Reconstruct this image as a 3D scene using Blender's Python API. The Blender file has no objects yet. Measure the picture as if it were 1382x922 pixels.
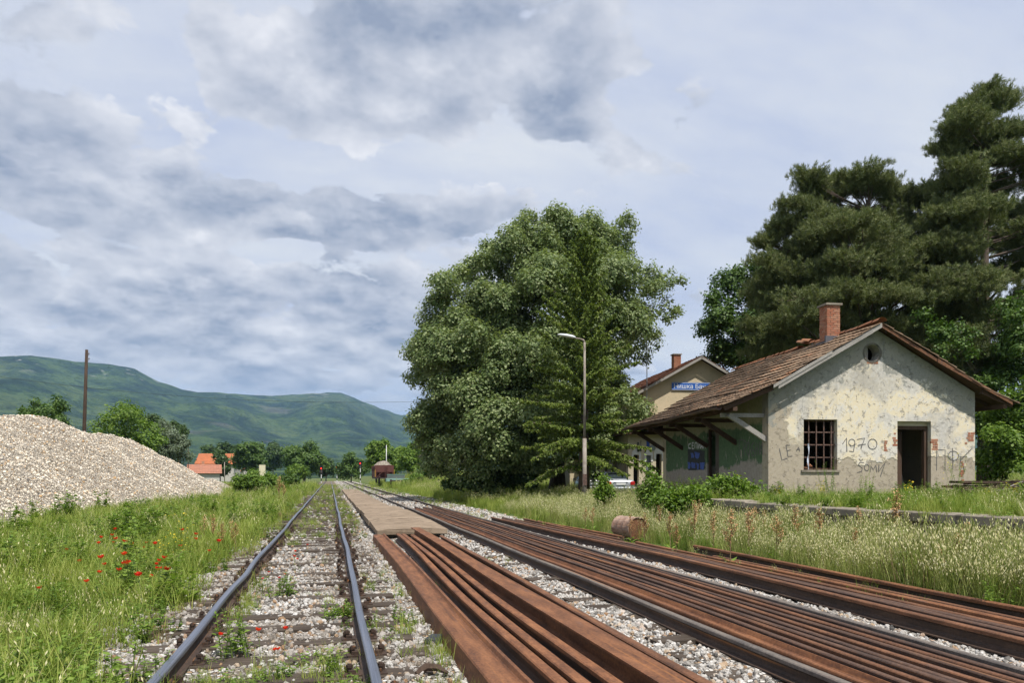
import bpy, bmesh, math, random
import numpy as np
from mathutils import Vector, Matrix, Euler
from mathutils.geometry import tessellate_polygon

R = math.radians
rng = np.random.default_rng(7)
random.seed(7)
SC = bpy.context.scene
COL = SC.collection

# ------------------------------------------------------------------ camera
YAW = 13.8
EYE = 1.57
FPX = 1000.0
CX, HY = 691.0, 643.0
cam_d = bpy.data.cameras.new('camera')
cam = bpy.data.objects.new('camera', cam_d)
COL.objects.link(cam)
cam.location = (0, 0, EYE)
cam.rotation_euler = (R(90), 0, R(-YAW))
cam_d.sensor_width = 36
cam_d.lens = 36 * FPX / 1382
cam_d.shift_y = (HY - 461) / 1382
cam_d.clip_start = 0.05
cam_d.clip_end = 40000
SC.camera = cam

# ------------------------------------------------------------------ sun, exposure
SUN_EL = 62.0
SUN_AZ = 165.0                      # from +Y, clockwise
sun_d = bpy.data.lights.new('sun', 'SUN')
sun_d.energy = 5.0
sun_d.angle = R(0.53)
sun_d.color = (1.0, 0.955, 0.88)
sun = bpy.data.objects.new('sun', sun_d)
COL.objects.link(sun)
_h = math.cos(R(SUN_EL))
SUN_DIR = Vector((_h * math.sin(R(SUN_AZ)), _h * math.cos(R(SUN_AZ)), math.sin(R(SUN_EL))))
sun.rotation_euler = SUN_DIR.to_track_quat('Z', 'Y').to_euler()
SC.view_settings.view_transform = 'Standard'
SC.view_settings.look = 'None'
SC.view_settings.exposure = 0.22
SC.view_settings.gamma = 1.0
SC.render.film_transparent = False
SC.cycles.max_bounces = 6
SC.cycles.diffuse_bounces = 3
SC.cycles.transparent_max_bounces = 8
SC.cycles.volume_bounces = 0
SC.cycles.use_denoising = True
SC.cycles.denoising_prefilter = 'ACCURATE'
SC.cycles.denoising_input_passes = 'RGB_ALBEDO_NORMAL'


def at(px, d):
    """world x, y of a photograph column at a depth in metres"""
    xc = (px - CX) / FPX * d
    c, s = math.cos(R(YAW)), math.sin(R(YAW))
    return xc * c + d * s, -xc * s + d * c


def zat(py, d):
    return EYE + (HY - py) / FPX * d


# ------------------------------------------------------------------ node helpers
class NT:
    def __init__(s, tree):
        s.t = tree; s.n = tree.nodes; s.l = tree.links

    def node(s, typ, **kw):
        n = s.n.new(typ)
        for k, v in kw.items():
            setattr(n, k, v)
        return n

    def put(s, sock, v):
        if v is None:
            return
        if hasattr(v, 'is_output') or hasattr(v, 'links'):
            s.l.new(v, sock)
        else:
            if isinstance(v, (tuple, list)) and sock.type == 'RGBA' and len(v) == 3:
                v = (*v, 1)
            sock.default_value = v

    def math(s, op, a, b=None, c=None, clamp=False):
        n = s.node('ShaderNodeMath', operation=op, use_clamp=clamp)
        s.put(n.inputs[0], a); s.put(n.inputs[1], b)
        if c is not None:
            s.put(n.inputs[2], c)
        return n.outputs[0]

    def vmath(s, op, a, b=None, scale=None):
        n = s.node('ShaderNodeVectorMath', operation=op)
        s.put(n.inputs[0], a)
        if b is not None:
            s.put(n.inputs[1], b)
        if scale is not None:
            s.put(n.inputs['Scale'], scale)
        return n.outputs['Value'] if op in ('LENGTH', 'DOT_PRODUCT', 'DISTANCE') else n.outputs[0]

    def noise(s, vec, scale, detail=4, rough=.55, dist=0.0, out='Fac'):
        n = s.node('ShaderNodeTexNoise')
        s.put(n.inputs['Vector'], vec); s.put(n.inputs['Scale'], scale)
        s.put(n.inputs['Detail'], detail); s.put(n.inputs['Roughness'], rough); s.put(n.inputs['Distortion'], dist)
        return n.outputs[out]

    def voro(s, vec, scale, feature='F1', out='Distance', rnd=1.0):
        n = s.node('ShaderNodeTexVoronoi', feature=feature)
        s.put(n.inputs['Vector'], vec); s.put(n.inputs['Scale'], scale); s.put(n.inputs['Randomness'], rnd)
        return n.outputs[out]

    def ramp(s, fac, stops, mode='LINEAR'):
        n = s.node('ShaderNodeValToRGB')
        n.color_ramp.interpolation = mode
        e = n.color_ramp.elements
        while len(e) < len(stops):
            e.new(0.5)
        for el, (p, c) in zip(e, stops):
            el.position = p
            el.color = (c, c, c, 1) if isinstance(c, (int, float)) else (*c, 1)
        s.put(n.inputs[0], fac)
        return n.outputs[0]

    def step(s, x, a, b):
        n = s.node('ShaderNodeMapRange', interpolation_type='SMOOTHSTEP')
        s.put(n.inputs[0], x); s.put(n.inputs[1], a); s.put(n.inputs[2], b)
        return n.outputs[0]

    def mix(s, fac, a, b, mode='MIX'):
        n = s.node('ShaderNodeMix', data_type='RGBA', blend_type=mode)
        s.put(n.inputs[0], fac); s.put(n.inputs[6], a); s.put(n.inputs[7], b)
        return n.outputs[2]

    def sep(s, v):
        n = s.node('ShaderNodeSeparateXYZ'); s.put(n.inputs[0], v)
        return n.outputs

    def comb(s, x, y, z):
        n = s.node('ShaderNodeCombineXYZ')
        s.put(n.inputs[0], x); s.put(n.inputs[1], y); s.put(n.inputs[2], z)
        return n.outputs[0]

    def mapping(s, vec, scale=(1, 1, 1), loc=(0, 0, 0), rot=(0, 0, 0)):
        n = s.node('ShaderNodeMapping')
        s.put(n.inputs[0], vec)
        n.inputs['Scale'].default_value = scale; n.inputs['Location'].default_value = loc
        n.inputs['Rotation'].default_value = rot
        return n.outputs[0]

    def bump(s, h, strength=.5, dist=.02, normal=None):
        n = s.node('ShaderNodeBump')
        s.put(n.inputs['Strength'], strength); s.put(n.inputs['Distance'], dist); s.put(n.inputs['Height'], h)
        if normal is not None:
            s.put(n.inputs['Normal'], normal)
        return n.outputs[0]


def new_mat(name):
    m = bpy.data.materials.new(name)
    m.use_nodes = True
    nt = NT(m.node_tree)
    bsdf = nt.n['Principled BSDF']
    return m, nt, bsdf


def finish(nt, b, col=None, rough=None, normal=None, metal=None, spec=None):
    nt.put(b.inputs['Base Color'], col)
    nt.put(b.inputs['Roughness'], rough)
    nt.put(b.inputs['Normal'], normal)
    nt.put(b.inputs['Metallic'], metal)
    nt.put(b.inputs['Specular IOR Level'], spec)


def oc(nt):
    return nt.node('ShaderNodeTexCoord').outputs['Object']


def posn(nt):
    return nt.node('ShaderNodeNewGeometry').outputs['Position']


def island(nt):
    return nt.node('ShaderNodeNewGeometry').outputs['Random Per Island']


def orand(nt):
    return nt.node('ShaderNodeObjectInfo').outputs['Random']


def plain(name, col, rough=.7, var=.25, scale=6, metal=0, bump=.15, spec=.3):
    """a worn painted or raw surface: colour varied by two noises and a fine bump"""
    m, nt, b = new_mat(name)
    v = oc(nt)
    n1 = nt.noise(v, scale, 5, .6); n2 = nt.noise(v, scale * 7, 3, .6)
    k = nt.math('ADD', nt.math('MULTIPLY', n1, .65), nt.math('MULTIPLY', n2, .35))
    lo = tuple(c * (1 - var) for c in col); hi = tuple(min(1, c * (1 + var)) for c in col)
    c = nt.ramp(k, [(.3, lo), (.7, hi)])
    finish(nt, b, c, rough, nt.bump(n2, bump, .01), metal, spec)
    return m


# ------------------------------------------------------------------ world: nishita sky with a broken cloud layer
W = bpy.data.worlds.new('World')
SC.world = W
W.use_nodes = True
nt = NT(W.node_tree)
bg = nt.n['Background']
sky = nt.node('ShaderNodeTexSky', sky_type='NISHITA')
sky.sun_disc = False
sky.sun_elevation = R(SUN_EL)
sky.sun_rotation = R(SUN_AZ)
sky.air_density = 1.3
sky.dust_density = 1.5
sky.ozone_density = 1.5
D = nt.node('ShaderNodeTexCoord').outputs['Generated']
dx, dy, dz = nt.sep(nt.vmath('NORMALIZE', D))
zz = nt.math('ADD', nt.math('MAXIMUM', dz, 0.0), .30)
Us0 = (SUN_DIR.x * .10, SUN_DIR.y * .10, 0)
U = nt.comb(nt.math('DIVIDE', dx, zz), nt.math('DIVIDE', dy, zz), 0.0)      # the cloud deck seen from below
az = nt.math('ARCTAN2', dx, dy)
el = nt.math('ARCSINE', dz)
# cloud masses: centre column, row, half width, half height (photo pixels -> sky directions), weight
CLOUDS = [(500, 90, 270, 95, .17), (660, 60, 150, 90, .13), (560, 160, 130, 35, .07), (390, 215, 230, 36, -.15), (120, 250, 250, 75, .13), (330, 300, 420, 40, .06),
          (500, 290, 180, 55, .14), (230, 430, 480, 80, .13), (560, 420, 230, 60, .14), (130, 60, 260, 55, -.05), (420, 340, 170, 22, -.16),
          (1080, 280, 400, 260, -.16), (960, 185, 170, 40, .13), (900, 225, 60, 22, .08), (755, 150, 62, 28, .15), (60, 175, 150, 40, .08), (250, 530, 600, 40, .02), (1150, 60, 330, 90, -.12)]
bias = None
for (px, py, rx, ry, w) in CLOUDS:
    k = (px - CX) / FPX
    a0 = math.atan(k) + R(YAW)
    e0 = math.atan((HY - py) / FPX * math.cos(math.atan(k)))
    ra = rx / FPX * math.cos(math.atan(k)) ** 2
    re = ry / FPX * math.cos(e0) ** 2
    q = nt.math('ADD', nt.math('POWER', nt.math('DIVIDE', nt.math('SUBTRACT', az, a0), ra), 2.0),
                nt.math('POWER', nt.math('DIVIDE', nt.math('SUBTRACT', el, e0), re), 2.0))
    g = nt.math('MULTIPLY', nt.math('EXPONENT', nt.math('MULTIPLY', q, -1.0)), w)
    bias = g if bias is None else nt.math('ADD', bias, g)


def deck(vec, det):
    w_ = nt.vmath('SCALE', nt.vmath('SUBTRACT', nt.noise(vec, 5.5, 4, .62, out='Color'), (.5, .5, .5)), scale=.20)
    v = nt.vmath('ADD', vec, w_)
    vo = nt.node('ShaderNodeTexVoronoi', feature='F1', voronoi_dimensions='2D')
    nt.put(vo.inputs['Vector'], v); nt.put(vo.inputs['Scale'], 8.5)
    puff = nt.math('SUBTRACT', .80, nt.math('MULTIPLY', vo.outputs['Distance'], .62))
    return nt.math('ADD', nt.math('MULTIPLY', nt.noise(v, 3.0, det, .60), .72), nt.math('MULTIPLY', puff, .28))


dens = nt.math('ADD', deck(U, 7), bias)
# the same deck a little nearer the sun: where it thins out, the cloud is lit
Us = nt.vmath('ADD', U, Us0)
lit = nt.math('SUBTRACT', dens, nt.math('ADD', deck(Us, 4), bias))
cover = nt.step(dens, .496, .545)
thick = nt.step(dens, .51, .66)
lump = nt.noise(nt.vmath('ADD', U, (3.1, 1.7, .4)), 6.0, 6, .58)
shade = nt.math('ADD', nt.math('MULTIPLY', nt.math('SUBTRACT', lump, .5), 1.75), nt.math('MULTIPLY', thick, .22))
shade = nt.math('SUBTRACT', nt.math('ADD', shade, .42), nt.math('MULTIPLY', lit, 2.3), clamp=True)
cl = nt.mix(shade, (9.0, 9.1, 9.6), (2.9, 3.5, 4.8))
veilk = nt.noise(nt.mapping(U, (.7, 1.5, 1)), 1.5, 6, .62)
veil = nt.ramp(veilk, [(.34, (.62, .69, .90)), (.66, (.95, .97, 1.0))])
veil = nt.mix(1.0, veil, (9.6, 9.6, 9.6), 'MULTIPLY')
veil = nt.mix(.14, veil, sky.outputs[0])
low = nt.step(el, .0, .17)
veil = nt.mix(low, (3.6, 5.1, 7.6), veil)
cl = nt.mix(nt.step(el, .0, .22), nt.mix(.40, cl, (4.0, 5.3, 7.6)), cl)
final = nt.mix(nt.math('MULTIPLY', nt.math('MULTIPLY', cover, .92), nt.math('ADD', .25, nt.math('MULTIPLY', nt.step(el, .03, .15), .75))), veil, cl)
nt.put(bg.inputs[0], final)
bg.inputs[1].default_value = 0.084


# ------------------------------------------------------------------ object helpers
def tag(o, label=None, cat=None, group=None, kind=None):
    if label: o['label'] = label
    if cat: o['category'] = cat
    if group: o['group'] = group
    if kind: o['kind'] = kind
    return o


def empty(name, loc=(0, 0, 0), rz=0, label=None, cat=None, group=None, parent=None):
    o = bpy.data.objects.new(name, None)
    COL.objects.link(o)
    o.location = loc
    o.rotation_euler = (0, 0, rz)
    if parent: o.parent = parent
    return tag(o, label, cat, group)


def link(name, me, mats, parent=None):
    o = bpy.data.objects.new(name, me)
    COL.objects.link(o)
    if mats is not None and len(me.materials) == 0:
        for m in (mats if isinstance(mats, (list, tuple)) else [mats]):
            me.materials.append(m)
    if parent: o.parent = parent
    return o


class MB:
    """collects boxes, bars, tubes and sweeps into one mesh"""
    def __init__(s):
        s.v = []; s.f = []; s.m = []

    def add(s, vs, fs, mi=0):
        k = len(s.v)
        s.v += [tuple(v) for v in vs]
        s.f += [tuple(i + k for i in f) for f in fs]
        s.m += [mi] * len(fs)
        return s

    def box(s, x0, x1, y0, y1, z0, z1, mi=0, M=None):
        vs = [(x0, y0, z0), (x1, y0, z0), (x1, y1, z0), (x0, y1, z0), (x0, y0, z1), (x1, y0, z1), (x1, y1, z1), (x0, y1, z1)]
        if M is not None:
            vs = [M @ Vector(v) for v in vs]
        return s.add(vs, [(3, 2, 1, 0), (4, 5, 6, 7), (0, 1, 5, 4), (1, 2, 6, 5), (2, 3, 7, 6), (3, 0, 4, 7)], mi)

    def bar(s, p0, p1, w, h, mi=0, up=(0, 0, 1)):
        p0 = Vector(p0); p1 = Vector(p1)
        t = (p1 - p0).normalized()
        u = Vector(up)
        a = t.cross(u)
        if a.length < 1e-4: a = t.cross(Vector((1, 0, 0)))
        a.normalize(); b = a.cross(t).normalized()
        a *= w / 2; b *= h / 2
        vs = [p0 - a - b, p0 + a - b, p0 + a + b, p0 - a + b, p1 - a - b, p1 + a - b, p1 + a + b, p1 - a + b]
        return s.add(vs, [(0, 1, 2, 3), (7, 6, 5, 4), (0, 4, 5, 1), (1, 5, 6, 2), (2, 6, 7, 3), (3, 7, 4, 0)], mi)

    def tube(s, pts, rad, n=8, mi=0, cap=True):
        pts = [Vector(p) for p in pts]
        if not isinstance(rad, (list, tuple)): rad = [rad] * len(pts)
        vs = []
        a = None
        for i, p in enumerate(pts):
            t = (pts[min(i + 1, len(pts) - 1)] - pts[max(i - 1, 0)])
            t = t.normalized() if t.length > 1e-7 else Vector((0, 0, 1))
            if a is None:
                a = t.cross(Vector((0, 0, 1)))
                if a.length < 1e-3: a = t.cross(Vector((0, 1, 0)))
            a = (a - t * a.dot(t)).normalized()
            b = t.cross(a)
            for k in range(n):
                q = 2 * math.pi * k / n
                vs.append(p + (a * math.cos(q) + b * math.sin(q)) * rad[i])
        fs = []
        for i in range(len(pts) - 1):
            for k in range(n):
                fs.append((i * n + k, i * n + (k + 1) % n, (i + 1) * n + (k + 1) % n, (i + 1) * n + k))
        if cap:
            fs.append(tuple(range(n - 1, -1, -1)))
            fs.append(tuple((len(pts) - 1) * n + k for k in range(n)))
        return s.add(vs, fs, mi)

    def prism(s, poly, y0, y1, mi=0, axis='y'):
        """a closed polygon (a, z) pushed along an axis"""
        n = len(poly)
        if axis == 'y':
            vs = [(a, y0, z) for a, z in poly] + [(a, y1, z) for a, z in poly]
        elif axis == 'x':
            vs = [(y0, a, z) for a, z in poly] + [(y1, a, z) for a, z in poly]
        else:
            vs = [(a, z, y0) for a, z in poly] + [(a, z, y1) for a, z in poly]
        fs = [tuple(range(n)), tuple(range(2 * n - 1, n - 1, -1))]
        fs += [(i, i + n, (i + 1) % n + n, (i + 1) % n) for i in range(n)]
        return s.add(vs, fs, mi)

    def lathe(s, prof, n=16, mi=0, M=None):
        vs = []
        for r, z in prof:
            for k in range(n):
                q = 2 * math.pi * k / n
                p = Vector((r * math.cos(q), r * math.sin(q), z))
                vs.append(M @ p if M is not None else p)
        fs = [(i * n + k, i * n + (k + 1) % n, (i + 1) * n + (k + 1) % n, (i + 1) * n + k) for i in range(len(prof) - 1) for k in range(n)]
        return s.add(vs, fs, mi)

    def mesh(s, name):
        me = bpy.data.meshes.new(name)
        me.from_pydata(s.v, [], s.f)
        me.polygons.foreach_set('material_index', s.m)
        return me

    def build(s, name, mats, parent=None, smooth=False, fix=True):
        me = s.mesh(name)
        if fix:
            bm = bmesh.new(); bm.from_mesh(me)
            bmesh.ops.recalc_face_normals(bm, faces=bm.faces)
            bm.to_mesh(me); bm.free()
        if smooth:
            me.polygons.foreach_set('use_smooth', [True] * len(me.polygons))
        return link(name, me, mats, parent)


def bevel(o, w, seg=1, ang=30):
    m = o.modifiers.new('bevel', 'BEVEL')
    m.width = w; m.segments = seg; m.limit_method = 'ANGLE'; m.angle_limit = R(ang)
    return o


def np_mesh(name, V, F, mi=None, smooth=False):
    """mesh from numpy arrays: V (n,3), F (m,k) with k corners each"""
    me = bpy.data.meshes.new(name)
    n, m, k = len(V), len(F), F.shape[1]
    me.vertices.add(n)
    me.vertices.foreach_set('co', np.ascontiguousarray(V, dtype=np.float32).ravel())
    me.loops.add(m * k)
    me.loops.foreach_set('vertex_index', np.ascontiguousarray(F, dtype=np.int32).ravel())
    me.polygons.add(m)
    me.polygons.foreach_set('loop_start', np.arange(0, m * k, k, dtype=np.int32))
    if mi is not None:
        me.polygons.foreach_set('material_index', np.asarray(mi, dtype=np.int32))
    if smooth:
        me.polygons.foreach_set('use_smooth', np.ones(m, dtype=bool))
    me.update(calc_edges=True)
    return me


def nrm(a):
    return a / np.maximum(np.linalg.norm(a, axis=-1, keepdims=True), 1e-9)


_wk = np.random.default_rng(3).normal(size=(24, 2)); _wp = np.random.default_rng(4).uniform(0, 6.28, 24)


def wob(x, y, freq=1.0, n=8, o=0):
    """cheap smooth noise, about -1..1, of numpy arrays"""
    s = 0
    for i in range(n):
        k = _wk[(i + o) % 24] * freq * (1.0 + .35 * i)
        s = s + np.sin(x * k[0] + y * k[1] + _wp[(i + o) % 24]) / (1 + .3 * i)
    return s / 2.6


def sstep(x, a, b):
    t = np.clip((x - a) / (b - a), 0, 1)
    return t * t * (3 - 2 * t)


# ------------------------------------------------------------------ materials of the setting
def mat_ground():
    m, nt, b = new_mat('meadow_soil')
    p = posn(nt)
    n1 = nt.noise(p, .35, 5, .6); n2 = nt.noise(p, 3.5, 5, .65); n3 = nt.noise(p, 22, 4, .7)
    g = nt.ramp(n2, [(.3, (.045, .075, .018)), (.5, (.085, .125, .032)), (.72, (.16, .175, .06))])
    s = nt.ramp(n3, [(.3, (.10, .078, .05)), (.7, (.20, .165, .11))])
    k = nt.step(nt.math('ADD', nt.math('MULTIPLY', n1, .6), nt.math('MULTIPLY', n3, .4)), .47, .60)
    finish(nt, b, nt.mix(nt.math('MULTIPLY', k, .6), g, s), .95, nt.bump(nt.math('ADD', n2, n3), .8, .06), 0, .1)
    return m


def mat_ballast():
    m, nt, b = new_mat('ballast_bed')
    p = posn(nt)
    x, y, z = nt.sep(p)
    v = nt.voro(p, 24, out='Color'); vd = nt.voro(p, 24, 'DISTANCE_TO_EDGE')
    vs = nt.sep(v)
    st = nt.ramp(vs[0], [(0, (.20, .18, .155)), (.35, (.40, .375, .34)), (.7, (.56, .53, .49)), (1, (.70, .68, .65))])
    st = nt.mix(nt.math('LESS_THAN', vs[1], .16), st, (.36, .25, .16))
    gap = nt.step(vd, .0, .13)
    st = nt.mix(gap, (.10, .082, .062), st)
    n1 = nt.noise(p, 1.1, 5, .65); n2 = nt.noise(p, 9, 4, .6)
    # earth and dead plant matter silted between the stones; more of it on the old line and its shoulder
    old = nt.math('SUBTRACT', 1.0, nt.step(x, .8, 1.6))
    far = nt.math('MULTIPLY', nt.step(y, 17.0, 34.0), old)
    lim = nt.math('SUBTRACT', nt.math('SUBTRACT', .66, nt.math('MULTIPLY', old, .15)), nt.math('MULTIPLY', far, .22))
    k = nt.step(nt.math('ADD', nt.math('MULTIPLY', n1, .7), nt.math('MULTIPLY', n2, .3)), lim, nt.math('ADD', lim, .10))
    soil = nt.ramp(n2, [(.3, (.115, .085, .055)), (.55, (.19, .15, .10)), (.75, (.15, .16, .06))])
    finish(nt, b, nt.mix(nt.math('MULTIPLY', k, .85), st, soil), .92, nt.bump(nt.math('ADD', gap, n2), .9, .03), 0, .15)
    return m


def mat_stone():
    m, nt, b = new_mat('ballast_stone')
    r = orand(nt)
    c = nt.ramp(r, [(0, (.14, .135, .13)), (.12, (.30, .28, .255)), (.3, (.46, .43, .39)), (.55, (.60, .57, .53)),
                    (.75, (.72, .70, .67)), (.86, (.52, .40, .28)), (.93, (.40, .24, .13)), (1, (.78, .76, .73))])
    n = nt.noise(oc(nt), 3.0, 3, .6)
    lo_ = nt.node('ShaderNodeObjectInfo').outputs['Location']
    dirt = nt.math('MULTIPLY', nt.math('SUBTRACT', 1.0, nt.step(nt.sep(lo_)[0], .7, 1.5)), nt.step(nt.noise(lo_, .9, 4, .6), .42, .62))
    c = nt.mix(nt.math('MULTIPLY', dirt, .55), c, (.20, .155, .11))
    c = nt.mix(.40, c, nt.ramp(n, [(.3, .30), (.7, .82)]), 'MULTIPLY')
    finish(nt, b, c, .88, nt.bump(n, .4, .2), 0, .25)
    return m


def mat_heap():
    m, nt, b = new_mat('crushed_limestone')
    p = posn(nt)
    v = nt.voro(p, 18, out='Color'); vd = nt.voro(p, 18, 'DISTANCE_TO_EDGE')
    vs = nt.sep(v)
    st = nt.ramp(vs[0], [(0, (.30, .26, .22)), (.3, (.56, .49, .40)), (.7, (.72, .64, .53)), (1, (.80, .74, .65))])
    st = nt.mix(nt.math('LESS_THAN', vs[1], .12), st, (.50, .34, .19))
    st = nt.mix(nt.math('LESS_THAN', vs[2], .10), st, (.20, .185, .17))
    gap = nt.step(vd, 0, .14)
    st = nt.mix(gap, (.22, .19, .155), st)
    n1 = nt.noise(p, .5, 5, .6)
    st = nt.mix(1.0, st, nt.ramp(n1, [(.3, (.86, .84, .80)), (.7, (1, 1, 1))]), 'MULTIPLY')
    finish(nt, b, st, .93, nt.bump(nt.math('ADD', gap, nt.noise(p, 7, 4, .7)), 1.0, .06), 0, .1)
    return m


def mat_concrete(name, col, dark, scale=1.0):
    m, nt, b = new_mat(name)
    p = posn(nt)
    n1 = nt.noise(p, 1.2 * scale, 6, .65); n2 = nt.noise(p, 14 * scale, 4, .7); n3 = nt.noise(nt.mapping(p, (1, 1, .25)), 4 * scale, 4, .6)
    c = nt.ramp(n1, [(.3, dark), (.68, col)])
    c = nt.mix(nt.step(n3, .52, .75), c, tuple(x * .55 for x in dark))
    c = nt.mix(.3, c, nt.ramp(n2, [(.3, .45), (.7, 1.0)]), 'MULTIPLY')
    finish(nt, b, c, .92, nt.bump(n2, .5, .012), 0, .15)
    return m


def mat_rust(name, lo, mid, hi, rough=.72, streak=(0.25, 7.0)):
    m, nt, b = new_mat(name)
    p = oc(nt)
    r = orand(nt)
    off = nt.comb(nt.math('MULTIPLY', r, 37.0), nt.math('MULTIPLY', r, 11.0), 0.0)
    q = nt.vmath('ADD', p, off)
    n1 = nt.noise(nt.mapping(q, (6, 1.2, 6)), 1.6, 6, .66)
    n2 = nt.noise(q, 38, 4, .65)
    n3 = nt.noise(nt.mapping(q, (26, .22, 26)), 1.0, 3, .5)
    k = nt.math('ADD', nt.math('MULTIPLY', n1, .6), nt.math('MULTIPLY', n2, .4))
    c = nt.ramp(k, [(.38, lo), (.5, mid), (.63, hi)])
    c = nt.mix(nt.math('MULTIPLY', nt.step(n3, .60, .70), .45), c, (.42, .17, .045))
    n5 = nt.noise(nt.mapping(q, (7, 2.2, 7)), 1.6, 6, .68)
    c = nt.mix(nt.math('MULTIPLY', nt.step(n5, .54, .68), .32), c, (.085, .045, .030))
    pit = nt.step(nt.voro(q, 42), .22, .10)
    c = nt.mix(nt.math('MULTIPLY', pit, .45), c, (.05, .028, .02))
    c = nt.mix(nt.math('MULTIPLY', nt.step(nt.noise(nt.mapping(q, (5, .9, 5)), 1.1, 4, .6), .60, .74), .5), c, (.145, .105, .095))
    c = nt.mix(nt.math('ADD', .03, nt.math('MULTIPLY', r, .22)), c, nt.ramp(n2, [(.3, tuple(x * .5 for x in lo)), (.7, lo)]))
    finish(nt, b, c, rough, nt.bump(nt.math('ADD', n2, n1), .35, .004), .0, .35)
    return m


def mat_railtop():
    m, nt, b = new_mat('worn_rail_head')
    p = oc(nt)
    n = nt.noise(nt.mapping(p, (40, .35, 40)), 1.5, 4, .6)
    n2 = nt.noise(p, 30, 3, .6)
    c = nt.ramp(n, [(.3, (.15, .165, .205)), (.6, (.28, .30, .36)), (.8, (.34, .33, .34))])
    c = nt.mix(nt.step(n2, .62, .75), c, (.16, .10, .07))
    finish(nt, b, c, nt.math('ADD', .34, nt.math('MULTIPLY', n2, .2)), None, .85, .5)
    return m


def mat_wood(name, lo, hi, axis=0, rough=.9):
    m, nt, b = new_mat(name)
    p = oc(nt); r = orand(nt)
    q = nt.vmath('ADD', p, nt.comb(nt.math('MULTIPLY', r, 19.0), nt.math('MULTIPLY', r, 7.0), nt.math('MULTIPLY', r, 3.0)))
    sc = [18, 18, 18]; sc[axis] = 1.1
    g = nt.noise(nt.mapping(q, tuple(sc)), 1.6, 5, .65, .6)
    n = nt.noise(q, 2.2, 4, .6)
    k = nt.math('ADD', nt.math('MULTIPLY', g, .65), nt.math('MULTIPLY', n, .35))
    c = nt.ramp(k, [(.32, lo), (.68, hi)])
    c = nt.mix(nt.math('MULTIPLY', r, .35), c, lo)
    finish(nt, b, c, rough, nt.bump(g, .6, .01), 0, .15)
    return m


M_GROUND = mat_ground(); M_BALLAST = mat_ballast(); M_STONE = mat_stone(); M_HEAP = mat_heap()
M_SLAB = mat_concrete('platform_concrete', (.33, .255, .185), (.20, .15, .105))
M_DOCK = mat_concrete('dock_concrete', (.30, .27, .22), (.10, .092, .08))
M_COPING = mat_concrete('dock_coping', (.34, .295, .235), (.17, .15, .12))
M_RUST = mat_rust('orange_rust', (.085, .036, .018), (.185, .076, .033), (.30, .130, .056))
M_RUSTD = mat_rust('dark_rust', (.070, .033, .019), (.150, .066, .032), (.24, .11, .055))
M_RUSTX = mat_rust('dull_brown_rust', (.040, .025, .019), (.085, .047, .032), (.145, .078, .048))
M_RUSTG = mat_rust('grey_rust', (.07, .062, .058), (.14, .12, .105), (.20, .165, .135))
M_RAILTOP = mat_railtop()
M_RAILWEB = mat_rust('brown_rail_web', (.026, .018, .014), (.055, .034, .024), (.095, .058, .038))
M_SLEEPER = mat_wood('weathered_sleeper', (.028, .021, .016), (.125, .10, .08), 0)


# ------------------------------------------------------------------ ground and hills
def gh(x, y):
    x = np.asarray(x, float); y = np.asarray(y, float)
    z = -.06 + 0 * x
    z = z + (-.04 + .07 * wob(x, y, .5)) * sstep(-x, 2.5, 4.2)
    z = z + .14 * sstep(x, 7.2, 9.2) + .30 * sstep(x, 7.6, 12.0) * sstep(y, 26, 38) + .55 * sstep(x, 10.8, 13.0) * sstep(y, 19.5, 21.2) * (1 - sstep(y, 28, 33))
    z = z + .05 * wob(x, y, 1.1, 6, 3) * (sstep(-x, 2.7, 4) + sstep(x, 7.3, 8.5))
    # low bank behind the right-hand siding
    z = z + 1.0 * sstep(x, 9.5, 15) * sstep(y, 75, 100)
    return z


def grid(xs, ys, f):
    X, Y = np.meshgrid(xs, ys)
    Z = f(X, Y)
    V = np.stack([X, Y, Z], -1).reshape(-1, 3)
    nx, ny = len(xs), len(ys)
    i = np.arange(ny - 1)[:, None] * nx + np.arange(nx - 1)[None, :]
    F = np.stack([i, i + 1, i + 1 + nx, i + nx], -1).reshape(-1, 4)
    return V, F


xs = np.concatenate([np.linspace(-400, -40, 25)[:-1], np.linspace(-40, -14, 30)[:-1], np.linspace(-14, 16, 121)[:-1], np.linspace(16, 45, 40)[:-1], np.linspace(45, 400, 25)])
ys = np.concatenate([np.linspace(-60, -4, 16)[:-1], np.linspace(-4, 40, 150)[:-1], np.linspace(40, 110, 90)[:-1], np.linspace(110, 600, 60)])
V, F = grid(xs, ys, gh)
tag(link('ground', np_mesh('ground', V, F, smooth=True), M_GROUND), kind='structure')


def bh(x, y):
    s = sstep(np.abs(np.asarray(x) - 2.1), 4.35, 5.5)
    return .0 - .17 * s + .022 * wob(x, y, 3.5, 6) + .012 * wob(x, y, 11, 5, 5)


bx = np.concatenate([np.linspace(-3.3, 7.6, 90)]); by = np.concatenate([np.linspace(-3, 30, 200)[:-1], np.linspace(30, 80, 90)[:-1], np.linspace(80, 240, 60)])
V, F = grid(bx, by, bh)
edge = (np.abs(V[:, 0] - 2.1) > 4.4)
V[edge, 0] += .25 * wob(V[edge, 0], V[edge, 1], 1.9) * 1.0
tag(link('track_ballast', np_mesh('track_ballast', V, F, smooth=True), M_BALLAST), kind='structure')

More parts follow.
